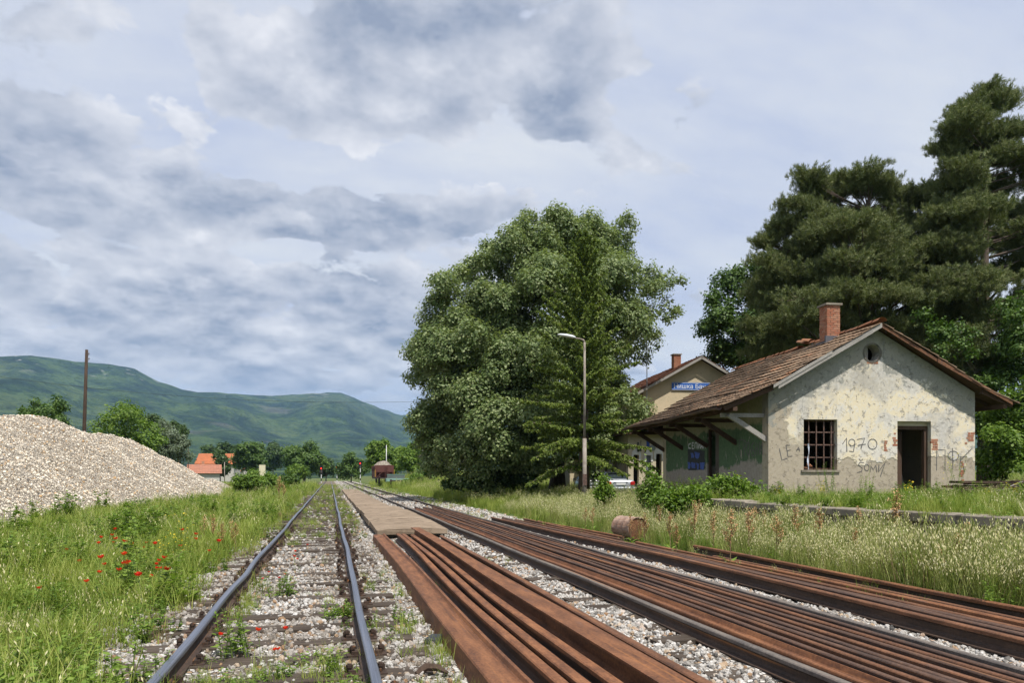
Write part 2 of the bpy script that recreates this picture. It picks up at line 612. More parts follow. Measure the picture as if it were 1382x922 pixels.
# forested mountain range round the valley: ridge line by photo column, then free
RIDGE = [(-900, 520), (-600, 470), (-300, 490), (0, 481), (30, 479), (80, 484), (120, 489), (150, 490), (180, 497), (205, 510), (245, 526), (290, 530), (340, 533),
         (380, 533), (425, 531), (460, 529), (480, 538), (510, 550), (540, 560), (575, 560), (640, 548), (740, 540), (900, 552), (1100, 560), (1382, 556), (1900, 540)]
naz, nr = 720, 150
azs = np.linspace(-math.pi, math.pi, naz + 1)[:-1]            # from the photograph's axis
rr = np.concatenate([np.geomspace(420, 9000, nr)])
A, Rr = np.meshgrid(azs, rr)
ca = np.clip(np.cos(A), .25, 1)
pxs = CX + FPX * np.tan(np.clip(A, -1.15, 1.15))
yr = np.interp(pxs, [p for p, _ in RIDGE], [q for _, q in RIDGE])
ang = (HY - yr) / FPX * ca                                       # ridge height over range
ang = np.where(np.abs(A) > 1.15, .075 + .02 * np.sin(A * 5), ang)
Rg = 4700 + 700 * np.sin(A * 3.1 + 1.0) + 900 * sstep(pxs, 300, 420) - 500 * np.exp(-((pxs - 440) / 60) ** 2)
hx, hy_ = Rr * np.sin(A + R(YAW)), Rr * np.cos(A + R(YAW))
t = np.clip((Rr - 1250) / (Rg - 1250), 0, 1.6)
prof = np.where(t < 1, t ** 1.55, 1 - (t - 1) * .9)
spur = wob(hx / 1000, hy_ / 1000, 2.3, 10) * .13 + wob(hx / 1000, hy_ / 1000, 6.0, 10, 6) * .05 + wob(hx / 1000, hy_ / 1000, 17.0, 10, 9) * .014
prof = prof + spur * np.clip(t, 0, 1) * (1 - np.clip(t, 0, 1) ** 3) * 1.5
HZ = np.maximum(ang * Rg * prof, 0) - 1.2 + 4 * sstep(Rr, 700, 1500)
HZ = HZ + 3.0 * wob(hx / 1000, hy_ / 1000, 60, 12, 2) * np.clip(t, 0, 1)
V = np.stack([hx, hy_, HZ], -1).reshape(-1, 3)
i = np.arange(nr - 1)[:, None] * naz + np.arange(naz)[None, :]
j = np.arange(nr - 1)[:, None] * naz + (np.arange(naz)[None, :] + 1) % naz
F = np.stack([i, j, j + naz, i + naz], -1).reshape(-1, 4)


def mat_hills():
    m, nt, b = new_mat('forested_slopes')
    p = posn(nt)
    n1 = nt.noise(p, .0011, 5, .55, .5); n2 = nt.noise(p, .006, 5, .6); n3 = nt.noise(p, .03, 4, .7); n4 = nt.voro(p, .05)
    wood = nt.ramp(nt.math('ADD', nt.math('MULTIPLY', n2, .6), nt.math('MULTIPLY', n3, .4)), [(.42, (.008, .020, .008)), (.5, (.024, .048, .014)), (.58, (.056, .090, .024))])
    scrub = nt.ramp(n3, [(.38, (.038, .062, .020)), (.62, (.088, .112, .038))])
    k = nt.step(nt.math('ADD', nt.math('MULTIPLY', n1, .7), nt.math('MULTIPLY', n2, .3)), .50, .60)
    c = nt.mix(nt.math('MULTIPLY', k, .62), wood, scrub)
    bare = nt.step(nt.noise(p, .0023, 4, .6, .8), .60, .68)
    c = nt.mix(nt.math('MULTIPLY', bare, .38), c, (.135, .125, .10))
    x, y, z = nt.sep(p)
    nz = nt.sep(nt.node('ShaderNodeNewGeometry').outputs['Normal'])[2]
    rock = nt.math('MULTIPLY', nt.step(nt.noise(p, .010, 4, .65), .60, .68), nt.step(z, 420, 560))
    c = nt.mix(nt.math('MULTIPLY', rock, .75), c, (.42, .40, .37))
    finish(nt, b, c, .95, nt.bump(nt.math('ADD', n4, n3), 1.0, 14), 0, .05)
    return m


tag(link('hills', np_mesh('hills', V, F, smooth=True), mat_hills()), kind='structure')
HILL_TOP = float(HZ.max())


# ------------------------------------------------------------------ scattering (instances of small sources on given points)
def source(coll, name, me, mats):
    o = bpy.data.objects.new(name, me)
    for m in (mats if isinstance(mats, (list, tuple)) else [mats]):
        me.materials.append(m)
    coll.objects.link(o)
    return o


def scatter(name, coll, pts, rot, scl, idx, parent=None, kind='stuff', label=None):
    n = len(pts)
    me = bpy.data.meshes.new(name)
    me.vertices.add(n)
    me.vertices.foreach_set('co', np.ascontiguousarray(pts, dtype=np.float32).ravel())
    a = me.attributes.new('rot', 'FLOAT_VECTOR', 'POINT'); a.data.foreach_set('vector', np.ascontiguousarray(rot, dtype=np.float32).ravel())
    a = me.attributes.new('scl', 'FLOAT', 'POINT'); a.data.foreach_set('value', np.ascontiguousarray(scl, dtype=np.float32).ravel())
    a = me.attributes.new('idx', 'INT', 'POINT'); a.data.foreach_set('value', np.ascontiguousarray(idx, dtype=np.int32).ravel())
    o = bpy.data.objects.new(name, me)
    COL.objects.link(o)
    g = bpy.data.node_groups.new(name + '_scatter', 'GeometryNodeTree')
    g.interface.new_socket('Geometry', in_out='INPUT', socket_type='NodeSocketGeometry')
    g.interface.new_socket('Geometry', in_out='OUTPUT', socket_type='NodeSocketGeometry')
    N, L = g.nodes, g.links
    gi, go = N.new('NodeGroupInput'), N.new('NodeGroupOutput')
    ci = N.new('GeometryNodeCollectionInfo')
    ci.inputs['Collection'].default_value = coll
    ci.inputs['Separate Children'].default_value = True
    ci.inputs['Reset Children'].default_value = True

    def attr(nm, typ):
        q = N.new('GeometryNodeInputNamedAttribute'); q.data_type = typ
        q.inputs['Name'].default_value = nm
        return q.outputs[0]
    iop = N.new('GeometryNodeInstanceOnPoints')
    e2r = N.new('FunctionNodeEulerToRotation')
    L.new(gi.outputs[0], iop.inputs['Points'])
    L.new(ci.outputs[0], iop.inputs['Instance'])
    iop.inputs['Pick Instance'].default_value = True
    L.new(attr('idx', 'INT'), iop.inputs['Instance Index'])
    L.new(attr('rot', 'FLOAT_VECTOR'), e2r.inputs[0])
    L.new(e2r.outputs[0], iop.inputs['Rotation'])
    L.new(attr('scl', 'FLOAT'), iop.inputs['Scale'])
    L.new(iop.outputs[0], go.inputs[0])
    md = o.modifiers.new('scatter', 'NODES')
    md.node_group = g
    if parent: o.parent = parent
    tag(o, label, kind=kind)
    return o


def in_view(x, y, margin=60, dmax=1e9):
    c, s = math.cos(R(YAW)), math.sin(R(YAW))
    xc = x * c - y * s; d = x * s + y * c
    k = CX + FPX * xc / np.maximum(d, .3)
    return (d > 3.2) & (k > -margin - 400 / np.maximum(d, 1)) & (k < 1382 + margin + 400 / np.maximum(d, 1)) & (d < dmax)


def depth(x, y):
    return x * math.sin(R(YAW)) + y * math.cos(R(YAW))


# stones
C_STONE = bpy.data.collections.new('stone_sources')
for k in range(6):
    bm = bmesh.new()
    bmesh.ops.create_icosphere(bm, subdivisions=1, radius=1.0)
    r_ = np.random.default_rng(50 + k)
    # cut by random planes so the stones look crushed, not rolled
    pl = nrm(r_.normal(size=(7, 3)))
    for v in bm.verts:
        c = np.array(v.co) * r_.uniform(.85, 1.1)
        for q in pl:
            dd = c @ q
            if dd > .62:
                c = c - q * (dd - .62)
        v.co = c * np.array([1.15, .95, .75])
    me = bpy.data.meshes.new('stone'); bm.to_mesh(me); bm.free()
    source(C_STONE, 'stone_%d' % k, me, M_STONE)

T1, T2 = -.44, 4.15
# footprints kept free of stones: x0, x1, y1 (rails lie there)
KEEP = [(-1.30, -1.08, 999), (.20, .42, 999), (1.0, 1.36, 17.9), (1.34, 2.55, 18.4), (3.28, 5.0, 33), (5.62, 6.2, 24), (1.1, 2.95, 80, 18.5)]


def sleeper_rows(seed, y1):
    r_ = random.Random(seed); y = 2.2; out = []
    while y < y1:
        out.append(y); y += .62 + r_.uniform(-.06, .06)
    return out


ROWS1, ROWS2 = sleeper_rows(15, 66), sleeper_rows(16, 66)


def stones(name, n_m2, y0, y1, smin, smax, seed, x0=-2.9, x1=7.3):
    r_ = np.random.default_rng(seed)
    n = int(n_m2 * (y1 - y0) * (x1 - x0))
    x = r_.uniform(x0, x1, n); y = r_.uniform(y0, y1, n)
    ok = in_view(x, y, 30)
    for kp in KEEP:
        lo = kp[3] if len(kp) > 3 else -9
        ok &= ~((x > kp[0]) & (x < kp[1]) & (y < kp[2]) & (y > lo))
    # silted, grassy places carry fewer stones
    silt = wob(x, y, 1.1, 7, 2)
    old = x < 1.0
    far = sstep(y, 15, 32)
    pr = np.where(old, np.clip(.62 - .75 * silt - .75 * far, .03, 1), np.clip(.95 - .25 * np.maximum(silt, 0), .2, 1))
    pr *= np.where(x < -1.4, np.clip(1.05 - (-x - 1.4) * .95, .04, 1) * np.where(y < 6.2, .35, 1), 1) * np.where(x > 6.3, np.clip(1 - (x - 6.3) * 1.2, 0, 1), 1)
    pr *= np.where((x > -1.1) & (x < .3) & (y < 6.4) , .45, 1)
    dy_ = np.abs(y[:, None] - np.array(ROWS1)[None, :]).min(1)
    on = (np.abs(x - T1) < 1.25) & (dy_ < .125)
    pr *= np.where(on, np.clip(.30 + .5 * (wob(x, y, 1.7, 5, 6) > .3), 0, 1), 1)
    ok &= r_.random(n) < pr
    x, y = x[ok], y[ok]
    n = len(x)
    s = r_.uniform(smin, smax, n) * r_.uniform(.7, 1.25, n)
    # sleepers show: stones lying on them are rare in the bare stretch
    z = bh(x, y) + s * r_.uniform(-.1, .55, n)
    scatter(name, C_STONE, np.stack([x, y, z], -1), r_.uniform(0, 6.28, (n, 3)), s, r_.integers(0, 6, n))


stones('ballast_stones', 430, 3.0, 13.0, .022, .036, 11)
stones('ballast_stones', 150, 13.0, 27.0, .030, .050, 12)
stones('ballast_stones', 45, 27.0, 60.0, .045, .075, 13)

# ------------------------------------------------------------------ tracks
RAILP = [(-.066, 0), (.066, 0), (.066, .012), (.024, .028), (.010, .048), (.010, .098), (.035, .114), (.036, .141), (.028, .149), (.014, .152),
         (-.014, .152), (-.028, .149), (-.036, .141), (-.035, .114), (-.010, .098), (-.010, .048), (-.024, .028), (-.066, .012)]
RAILN = [(a * (.80 if b_ > .1 else 1.0), b_) for a, b_ in RAILP]
RAILW = [(a * (1.12 if b_ > .1 else 1.0), b_) for a, b_ in RAILP]
TROUGH = [(-.150, 0), (-.128, .172), (-.118, .184), (-.06, .192), (.02, .188), (.075, .172), (.088, .182), (.102, .212), (.128, .216), (.134, .19), (.140, 0)]
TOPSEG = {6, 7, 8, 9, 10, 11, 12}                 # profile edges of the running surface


def rail_mesh(name, path, roll=0.0, scale=1.0, lift=0.0, z0=.02, tops=True, prof=RAILP):
    """path: list of (x, y, dz)"""
    V = []; F = []; MI = []
    n = len(prof)
    c, s = math.cos(roll), math.sin(roll)
    pr = [((a * c - (b - .075) * s) * scale, (a * s + (b - .075) * c) * scale) for a, b in prof]
    low = min(b for a, b in pr)
    pr = [(a, b - low + z0 + lift) for a, b in pr]
    for (x, y, dz) in path:
        V += [(x + a, y, b + dz) for a, b in pr]
    m = len(path)
    for i in range(m - 1):
        for k in range(n):
            F.append((i * n + k, i * n + (k + 1) % n, (i + 1) * n + (k + 1) % n, (i + 1) * n + k))
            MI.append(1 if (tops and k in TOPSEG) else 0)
    F.append(tuple(range(n))); F.append(tuple((m - 1) * n + k for k in range(n - 1, -1, -1))); MI += [0, 0]
    me = bpy.data.meshes.new(name)
    me.from_pydata(V, [], F)
    me.polygons.foreach_set('material_index', MI)
    bm = bmesh.new(); bm.from_mesh(me); bmesh.ops.recalc_face_normals(bm, faces=bm.faces); bm.to_mesh(me); bm.free()
    return me


def ypts(a, b):
    out = []; y = a
    while y < b:
        out.append(y); y += .5 if y < 30 else (1.5 if y < 80 else 6)
    return out + [b]




def railway(cx, label, sway, y1, rows, seed, tops):
    t = empty('railway_track', (cx, 0, 0), 0, label, 'railway track')
    r_ = random.Random(seed)
    for s in (-1, 1):
        path = [(s * .753 + sway(s, y), y, .006 * math.sin(y * .9 + s)) for y in ypts(-2.5, y1)]
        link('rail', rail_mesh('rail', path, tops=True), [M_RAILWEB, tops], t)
    for y in rows:
        m = MB()
        w = r_.uniform(.11, .135); L = 1.25 + r_.uniform(-.06, .06)
        # adzed timber: slightly waisted box with a split top
        n = 9
        pts = []
        for i in range(n):
            x = -L + 2 * L * i / (n - 1)
            pts.append((x, w + r_.uniform(-.012, .012), r_.uniform(-.008, .008), .022 + r_.uniform(-.006, .006)))
        vs = []; fs = []
        for (x, ww, oy, zt) in pts:
            vs += [(x, oy - ww, -.12), (x, oy + ww, -.12), (x, oy + ww, zt - .008), (x, oy + ww - .012, zt), (x, oy + .01, zt - .004), (x, oy - ww + .012, zt), (x, oy - ww, zt - .008)]
        for i in range(n - 1):
            for k in range(7):
                fs.append((i * 7 + k, i * 7 + (k + 1) % 7, (i + 1) * 7 + (k + 1) % 7, (i + 1) * 7 + k))
        fs += [tuple(range(7)), tuple((n - 1) * 7 + k for k in range(6, -1, -1))]
        m.add(vs, fs)
        sl = m.build('sleeper', M_SLEEPER, t)
        sl.location = (r_.uniform(-.05, .05), y, r_.uniform(-.012, .012))
        sl.rotation_euler = (r_.uniform(-.02, .02), 0, r_.uniform(-.03, .03))
        if y < 24 and tops is M_RAILTOP:
            for s in (-1, 1):
                b = MB()
                xx = s * .753 + sway(s, y)
                b.box(xx - .17, xx + .17, -.08, .08, .021, .034)
                for q in (-1, 1):
                    b.box(xx + q * .10 - .028, xx + q * .10 + .028, -.05, .05, .034, .062)
                    b.tube([(xx + q * .12, 0, .034), (xx + q * .12, 0, .105)], .016, 6)
                    b.tube([(xx + q * .12, 0, .075), (xx + q * .12, 0, .098)], .027, 6)
                    b.tube([(xx + q * .145, .05, .034), (xx + q * .145, .05, .075)], .014, 6)
                b.build('base_plate', M_RAILWEB, sl)
    return t


def sway1(s, y):
    a = .012 * math.sin(y * .45 + s * 1.3) + .005 * math.sin(y * 1.3 + s)
    if s < 0:
        a += .022 * math.exp(-((y - 11.2) / .9) ** 2) - .015 * math.exp(-((y - 13.5) / 1.6) ** 2)
    return a * min(1, max(0, (70 - y) / 40))


railway(T1, 'railway track with shiny worn rails and weathered sleepers, nearest the gravel heap', sway1, 215, ROWS1, 5, M_RAILTOP)
railway(T2, 'railway track with dull rails, a bundle of loose rails lying between them', lambda s, y: .01 * math.sin(y * .3 + s), 215, ROWS2, 6, M_RUSTG)

# loose rails: x at camera end, x at far end, far y, roll, material, z
ORD = ['leftmost', 'second', 'third', 'fourth', 'fifth', 'sixth', 'seventh', 'eighth', 'ninth', 'tenth']


GA, GB, GC = 'rusty rails stacked in the foreground', 'rusty rails bundled inside the second track', 'rusty rails lying beside the tall grass'


def loose(x0, x1, y0, y1, roll, mat, z0, label, group, scale=1.0, bend=(9, 18), seed=0, prof=RAILP):
    r_ = random.Random(seed)
    ph = r_.uniform(0, 6)
    path = []
    for y in ypts(y0, y1):
        k = float(sstep(y, *bend))
        com = (.035 * math.sin(y * .20 + .6) + .006 * math.sin(y * .7)) if group == GA else (.02 * math.sin(y * .21 + 2) if group == GC else 0)
        path.append((x0 + (x1 - x0) * k + com + .010 * math.sin(y * .55 + ph) - x0, y, .006 * math.sin(y * .6 + ph)))
    o = link('loose_rail', rail_mesh('loose_rail', path, roll, scale, 0, z0, prof is not TROUGH and abs(roll) < 1, prof), [M_RAILWEB, mat] if prof is not TROUGH and abs(roll) < 1 else mat)  # dirty webs and feet coloured darker still, painting shade between the heads
    o.location = (x0, 0, 0)
    return tag(o, label, 'rail', group)


UP, INV, SIDE = 0.0, math.pi, math.pi / 2
loose(1.14, 1.16, -2, 17.8, 0, M_RUST, .0, 'wide orange rusty steel beam with a raised lip, alone left of the foreground rails', GA, 1.0, seed=1, prof=TROUGH)
A_ = [(1.46, 1.62, UP, M_RUST, 18.0, 'first upright rail at the left edge of the foreground stack', .02, 1.15),
      (1.615, 1.74, UP, M_RUST, 18.2, 'second upright rail of the foreground stack, touching the one left of it', .03, 1.15),
      (1.80, 1.90, UP, M_RUST, 18.3, 'third upright rail of the foreground stack, left of the wide upturned rail', .03, 1.15),
      (2.03, 2.10, INV, M_RUST, 18.6, 'upturned rail with its wide flat foot on top in the foreground stack', .045, 1.6),
      (2.27, 2.32, UP, M_RUST, 18.3, 'rusty rail just right of the wide upturned rail in the foreground stack', .025, 1.15),
      (2.43, 2.55, UP, M_RUSTD, 18.0, 'rightmost rail of the foreground stack, bordering the white ballast strip', .02, 1.15)]
for k, (a, b_, ro, mt, ye, lab, z0, scl) in enumerate(A_):
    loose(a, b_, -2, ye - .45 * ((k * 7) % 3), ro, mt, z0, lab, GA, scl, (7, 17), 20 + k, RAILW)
B_ = [3.665, 3.80, 3.93, 4.06, 4.19, 4.32, 4.45, 4.58, 4.71]
for k, x in enumerate(B_):
    lab = ('leftmost' if k == 0 else 'rightmost' if k == len(B_) - 1 else ORD[k] + ' from the left') + ' of the rusty rails bundled between the rails of the second track'
    if 0 < k < len(B_) - 1: lab = ORD[k] + ' rail from the left in the bundle between the second track rails'
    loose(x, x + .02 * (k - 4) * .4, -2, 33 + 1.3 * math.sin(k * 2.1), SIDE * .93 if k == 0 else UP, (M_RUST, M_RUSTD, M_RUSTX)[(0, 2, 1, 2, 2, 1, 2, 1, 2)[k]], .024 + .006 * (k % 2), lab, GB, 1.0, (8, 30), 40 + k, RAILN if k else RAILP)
C_ = [(5.74, 5.30, -2, 24.5, UP, M_RUSTD, .02, 1.15, 'leftmost rail of the bundle beyond the second track, with a tall dark side'),
      (5.885, 5.46, -2, 23.6, UP, M_RUSTX, .03, 1.1, 'second rail from the left in the bundle beyond the second track'),
      (6.02, 5.62, -2, 24.2, UP, M_RUSTX, .025, 1.1, 'third rail from the left in the bundle beyond the second track'),
      (6.155, 5.80, -2, 23.2, UP, M_RUSTD, .02, 1.1, 'fourth rail from the left in the bundle beyond the second track'),
      (6.46, 6.28, -2, 14.8, UP, M_RUST, .0, 1.15, 'single rusty rail with weeds, between the bundle and the grey-sided rail'),
      (6.80, 6.62, -2, 12.2, UP, M_RUSTD, -.02, 1.0, 'half buried rusty rail just before the grey-sided rail'),
      (7.17, 6.85, -2, 13.6, UP, M_RUST, -.01, 1.25, 'rail with a grey web at the foot of the tall grass'),
      (6.42, 6.25, 15.6, 23.8, UP, M_RUSTD, .0, 1.1, 'short dark rail lying left of the rusty drum'),
      (6.75, 6.52, 16.4, 23.0, UP, M_RUST, -.01, 1.0, 'short rail nearest the rusty drum, curving off into grass')]
for k, (a, b_, y0, y1, ro, mt, z0, scl, lab) in enumerate(C_):
    loose(a, b_, y0, y1, ro, mt, z0, lab, GC, scl, (11, 24) if k != 8 else (16, 23), 60 + k)

# ------------------------------------------------------------------ concrete platform between the tracks
pf = empty('concrete_platform', (2.0, 18.7, 0), 0, 'low concrete slab platform between the two railway tracks', 'platform')
y = 18.7; k = 0
r_ = random.Random(9)
while y < 79:
    L = 3.45 if y < 32 else 3.2
    top = .30 if y < 32 else .20
    x0, x1 = (-.88 + r_.uniform(-.02, .02), .90 + r_.uniform(-.02, .02)) if y < 32 else (-.82 + r_.uniform(-.02, .02), .72 + r_.uniform(-.02, .02))
    m = MB()
    n = 7
    gx = np.linspace(x0, x1, n)
    # slab with chipped edges
    ztop = [top + r_.uniform(-.01, .01) - (.03 if (i in (0, n - 1)) else 0) for i in range(n)]
    poly = [(x0, top - .19), (x1, top - .19)] + [(gx[n - 1 - i], ztop[n - 1 - i]) for i in range(n)]
    dz0 = -.05 if k == 0 else 0
    nn = len(poly)
    yy0 = y - 18.7; yy1 = yy0 + L - .03
    vs = [(a, yy0 + r_.uniform(-.015, .015), b + (dz0 if b > top - .1 else 0)) for a, b in poly] + [(a, yy1 + r_.uniform(-.01, .01), b) for a, b in poly]
    m.add(vs, [tuple(range(nn)), tuple(range(2 * nn - 1, nn - 1, -1))] + [(i, i + nn, (i + 1) % nn + nn, (i + 1) % nn) for i in range(nn)])
    s = m.build('slab', M_SLAB, pf)
    s.location = (r_.uniform(-.03, .03), 0, r_.uniform(-.012, .012)); s.rotation_euler = (0, r_.uniform(-.006, .006), 0)
    for q in (.35, L - .5):
        b = MB(); b.box(x0 + .12, x1 - .12, yy0 + q, yy0 + q + .25, -.1, top - .205)
        b.build('support_block', M_DOCK, pf)
    y += L; k += 1

# ------------------------------------------------------------------ gravel heap left of the line
def heap_z(x, y):
    x = np.asarray(x, float); y = np.asarray(y, float)
    rx = -17.6 + .095 * (y - 30) + .5 * np.sin(y * .13)                       # ridge
    hgt = np.interp(y, [8, 14, 24, 34, 40, 48, 54, 60, 66, 72, 76, 81], [0, 4.0, 5.7, 5.25, 4.6, 4.75, 4.5, 3.95, 3.3, 2.3, 1.5, 0])
    hgt = hgt + .22 * np.sin(y * .55 + 1) * (hgt > .8)
    dxr = np.abs(x - rx)
    z = hgt - np.sqrt(dxr ** 2 + .5) * .70 + .45
    z2 = 1.45 - np.sqrt((x + 12.2) ** 2 * 1.1 + ((y - 84) * .62) ** 2 + .1) * .55
    z = np.maximum(z, z2)
    z = z + .10 * wob(x, y, 1.3, 8) + .05 * wob(x, y, 4.0, 8, 5) + .03 * wob(x, y, 9.0, 8, 11)
    return z


hxs = np.linspace(-30, -7, 150); hys = np.linspace(8, 92, 360)
V, F = grid(hxs, hys, lambda a, b: np.maximum(heap_z(a, b), gh(a, b) - .25))
zc = V[F].max(1)[:, 2]
keepf = (heap_z(V[:, 0], V[:, 1])[F].max(1) > gh(V[:, 0], V[:, 1])[F].min(1) - .2)
heap = link('gravel_heap', np_mesh('gravel_heap', V, F[keepf], smooth=True), M_HEAP)
tag(heap, 'long pale heap of crushed limestone gravel beside the left meadow', 'gravel heap')
r_ = np.random.default_rng(31)
n = 60000
x = r_.uniform(-20, -8, n); y = r_.uniform(18, 90, n)
z = heap_z(x, y)
ok = (z > gh(x, y) - .02) & in_view(x, y, 20)
x, y, z = x[ok], y[ok], z[ok]
s = r_.uniform(.020, .050, len(x)) * r_.choice([1, 1, 1, 1.6], len(x))
C_HS = bpy.data.collections.new('heap_stone_sources')


def mat_hstone():
    m, nt, b = new_mat('limestone_chip')
    r = orand(nt)
    c = nt.ramp(r, [(0, (.20, .185, .17)), (.10, (.40, .36, .31)), (.3, (.60, .53, .43)), (.7, (.76, .68, .56)), (.88, (.82, .76, .66)), (.93, (.52, .33, .16)), (1, (.60, .45, .28))])
    finish(nt, b, c, .92, None, 0, .15)
    return m


M_HS = mat_hstone()
for k in range(4):
    me = C_STONE.objects[k].data.copy(); me.materials.clear()
    source(C_HS, 'chip_%d' % k, me, M_HS)
scatter('loose_chippings', C_HS, np.stack([x, y, z + s * .2], -1), r_.uniform(0, 6.28, (len(x), 3)), s, r_.integers(0, 4, len(x)), parent=heap)


# ------------------------------------------------------------------ building materials
def mat_gable():
    """peeling lime wash on the freight shed's end wall (object space: x along the wall, z up)"""
    m, nt, b = new_mat('peeling_gable_plaster')
    p = oc(nt)
    wv = nt.vmath('SUBTRACT', nt.noise(p, 1.7, 6, .62, out='Color'), (.5, .5, .5))
    q = nt.vmath('ADD', p, nt.vmath('SCALE', wv, scale=1.3))
    x, y, z = nt.sep(q)
    n1 = nt.noise(p, 2.3, 7, .68); n2 = nt.noise(p, 9, 5, .65); n3 = nt.noise(p, 40, 3, .6)
    cement = nt.ramp(n2, [(.3, (.37, .315, .235)), (.55, (.445, .385, .30)), (.75, (.40, .35, .28))])
    wash = nt.ramp(nt.math('ADD', nt.math('MULTIPLY', n1, .6), nt.math('MULTIPLY', n2, .4)), [(.36, (.52, .495, .45)), (.43, (.74, .68, .56)), (.50, (.755, .65, .455)), (.56, (.74, .69, .60)), (.62, (.47, .45, .415)), (.68, (.70, .66, .58))])
    wash = nt.mix(nt.step(nt.noise(p, 1.1, 5, .6), .52, .60), wash, nt.ramp(n2, [(.35, (.64, .60, .53)), (.7, (.73, .69, .62))]))
    # flakes down to the grey undercoat
    fl = nt.step(nt.noise(p, 4.2, 8, .76), .56, .60)
    wash = nt.mix(nt.math('MULTIPLY', fl, .75), wash, (.36, .335, .30))
    area = nt.math('MULTIPLY', nt.step(x, .62, .78), nt.step(nt.math('ADD', z, nt.math('MULTIPLY', nt.step(x, 1.1, .6), -.35)), 2.04, 2.14))
    area = nt.math('MULTIPLY', area, nt.math('SUBTRACT', 1.0, nt.math('MULTIPLY', nt.step(x, 1.5, 1.1), nt.step(z, 2.9, 2.5))))
    c = nt.mix(area, cement, wash)
    # grey band below both verges, its lower edge broken up by noise
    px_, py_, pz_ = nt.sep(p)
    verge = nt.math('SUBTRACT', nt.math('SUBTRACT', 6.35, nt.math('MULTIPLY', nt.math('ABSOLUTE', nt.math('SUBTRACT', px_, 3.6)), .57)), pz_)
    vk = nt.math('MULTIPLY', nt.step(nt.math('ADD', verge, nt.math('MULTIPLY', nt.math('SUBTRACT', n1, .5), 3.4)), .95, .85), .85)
    big_ = nt.noise(p, .55, 4, .6)
    c = nt.mix(nt.math('MULTIPLY', nt.math('MULTIPLY', nt.step(big_, .48, .58), area), .72), c, nt.ramp(n2, [(.35, (.40, .38, .35)), (.65, (.60, .57, .52))]))
    crack = nt.step(nt.voro(nt.vmath('ADD', p, nt.vmath('SCALE', wv, scale=.5)), .8, 'DISTANCE_TO_EDGE'), .014, .004)
    c = nt.mix(nt.math('MULTIPLY', nt.math('MULTIPLY', crack, nt.step(n1, .50, .60)), .55), c, (.16, .14, .12))
    rain = nt.step(nt.noise(nt.mapping(p, (6, 6, .35)), 1.4, 4, .6), .56, .72)
    c = nt.mix(nt.math('MULTIPLY', rain, .28), c, (.27, .25, .215))
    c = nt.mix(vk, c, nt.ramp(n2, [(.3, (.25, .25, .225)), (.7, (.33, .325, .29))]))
    # dirty run below the round opening
    run = nt.math('MULTIPLY', nt.step(nt.math('ABSOLUTE', nt.math('SUBTRACT', nt.math('ADD', x, nt.math('MULTIPLY', z, -.0)), 3.25)), .55, .15), nt.step(z, 3.9, 4.6))
    c = nt.mix(nt.math('MULTIPLY', run, .35), c, (.30, .28, .25))
    # pits and dark specks
    sp = nt.voro(p, 6.5)
    pit = nt.math('MULTIPLY', nt.step(sp, .13, .08), nt.step(n2, .46, .54))
    c = nt.mix(nt.math('MULTIPLY', pit, .8), c, (.13, .11, .09))
    foot = nt.math('MULTIPLY', nt.step(nt.math('ADD', pz_, nt.math('MULTIPLY', n1, .8)), 1.85, 1.25), .45)
    c = nt.mix(foot, c, (.27, .24, .19))
    c = nt.mix(.22, c, nt.ramp(n3, [(.3, .5), (.7, 1.0)]), 'MULTIPLY')
    hgt = nt.math('ADD', nt.math('MULTIPLY', area, .6), nt.math('SUBTRACT', nt.math('MULTIPLY', n2, .4), nt.math('MULTIPLY', fl, .35)))
    finish(nt, b, c, .94, nt.bump(nt.math('ADD', hgt, nt.math('MULTIPLY', n3, .12)), .95, .03), 0, .1)
    return m


def mat_sidewall():
    m, nt, b = new_mat('green_dado_plaster')
    p = oc(nt)
    wv = nt.vmath('SUBTRACT', nt.noise(p, 1.3, 6, .62, out='Color'), (.5, .5, .5))
    q = nt.vmath('ADD', p, nt.vmath('SCALE', wv, scale=1.1))
    x, y, z = nt.sep(q)
    n2 = nt.noise(p, 7, 5, .65); n3 = nt.noise(p, 40, 3, .6)
    up = nt.ramp(n2, [(.3, (.26, .27, .17)), (.7, (.38, .36, .25))])
    green = nt.ramp(n2, [(.3, (.085, .135, .075)), (.6, (.12, .185, .10)), (.8, (.17, .21, .13))])
    base = nt.ramp(n2, [(.3, (.30, .265, .22)), (.7, (.42, .375, .32))])
    c = nt.mix(nt.step(z, 3.35, 3.20), up, green)
    low = nt.step(nt.math('SUBTRACT', z, nt.math('MULTIPLY', nt.step(y, 2.2, .3), .25)), 1.95, 1.80)
    c = nt.mix(low, c, base)
    peel = nt.step(nt.noise(nt.mapping(p, (1, 2.2, .8)), 1.5, 5, .65), .60, .64)
    c = nt.mix(peel, c, base)
    c = nt.mix(.25, c, nt.ramp(n3, [(.3, .5), (.7, 1.0)]), 'MULTIPLY')
    finish(nt, b, c, .93, nt.bump(nt.math('ADD', nt.math('MULTIPLY', low, .5), n2), .5, .02), 0, .12)
    return m


def mat_plaster(name, hi, lo, dirt):
    m, nt, b = new_mat(name)
    p = oc(nt)
    n1 = nt.noise(p, .9, 6, .65); n2 = nt.noise(p, 6, 5, .65)
    c = nt.ramp(n1, [(.3, lo), (.6, hi)])
    c = nt.mix(nt.math('MULTIPLY', nt.step(n2, .56, .70), .6), c, dirt)
    finish(nt, b, c, .93, nt.bump(n2, .4, .02), 0, .1)
    return m


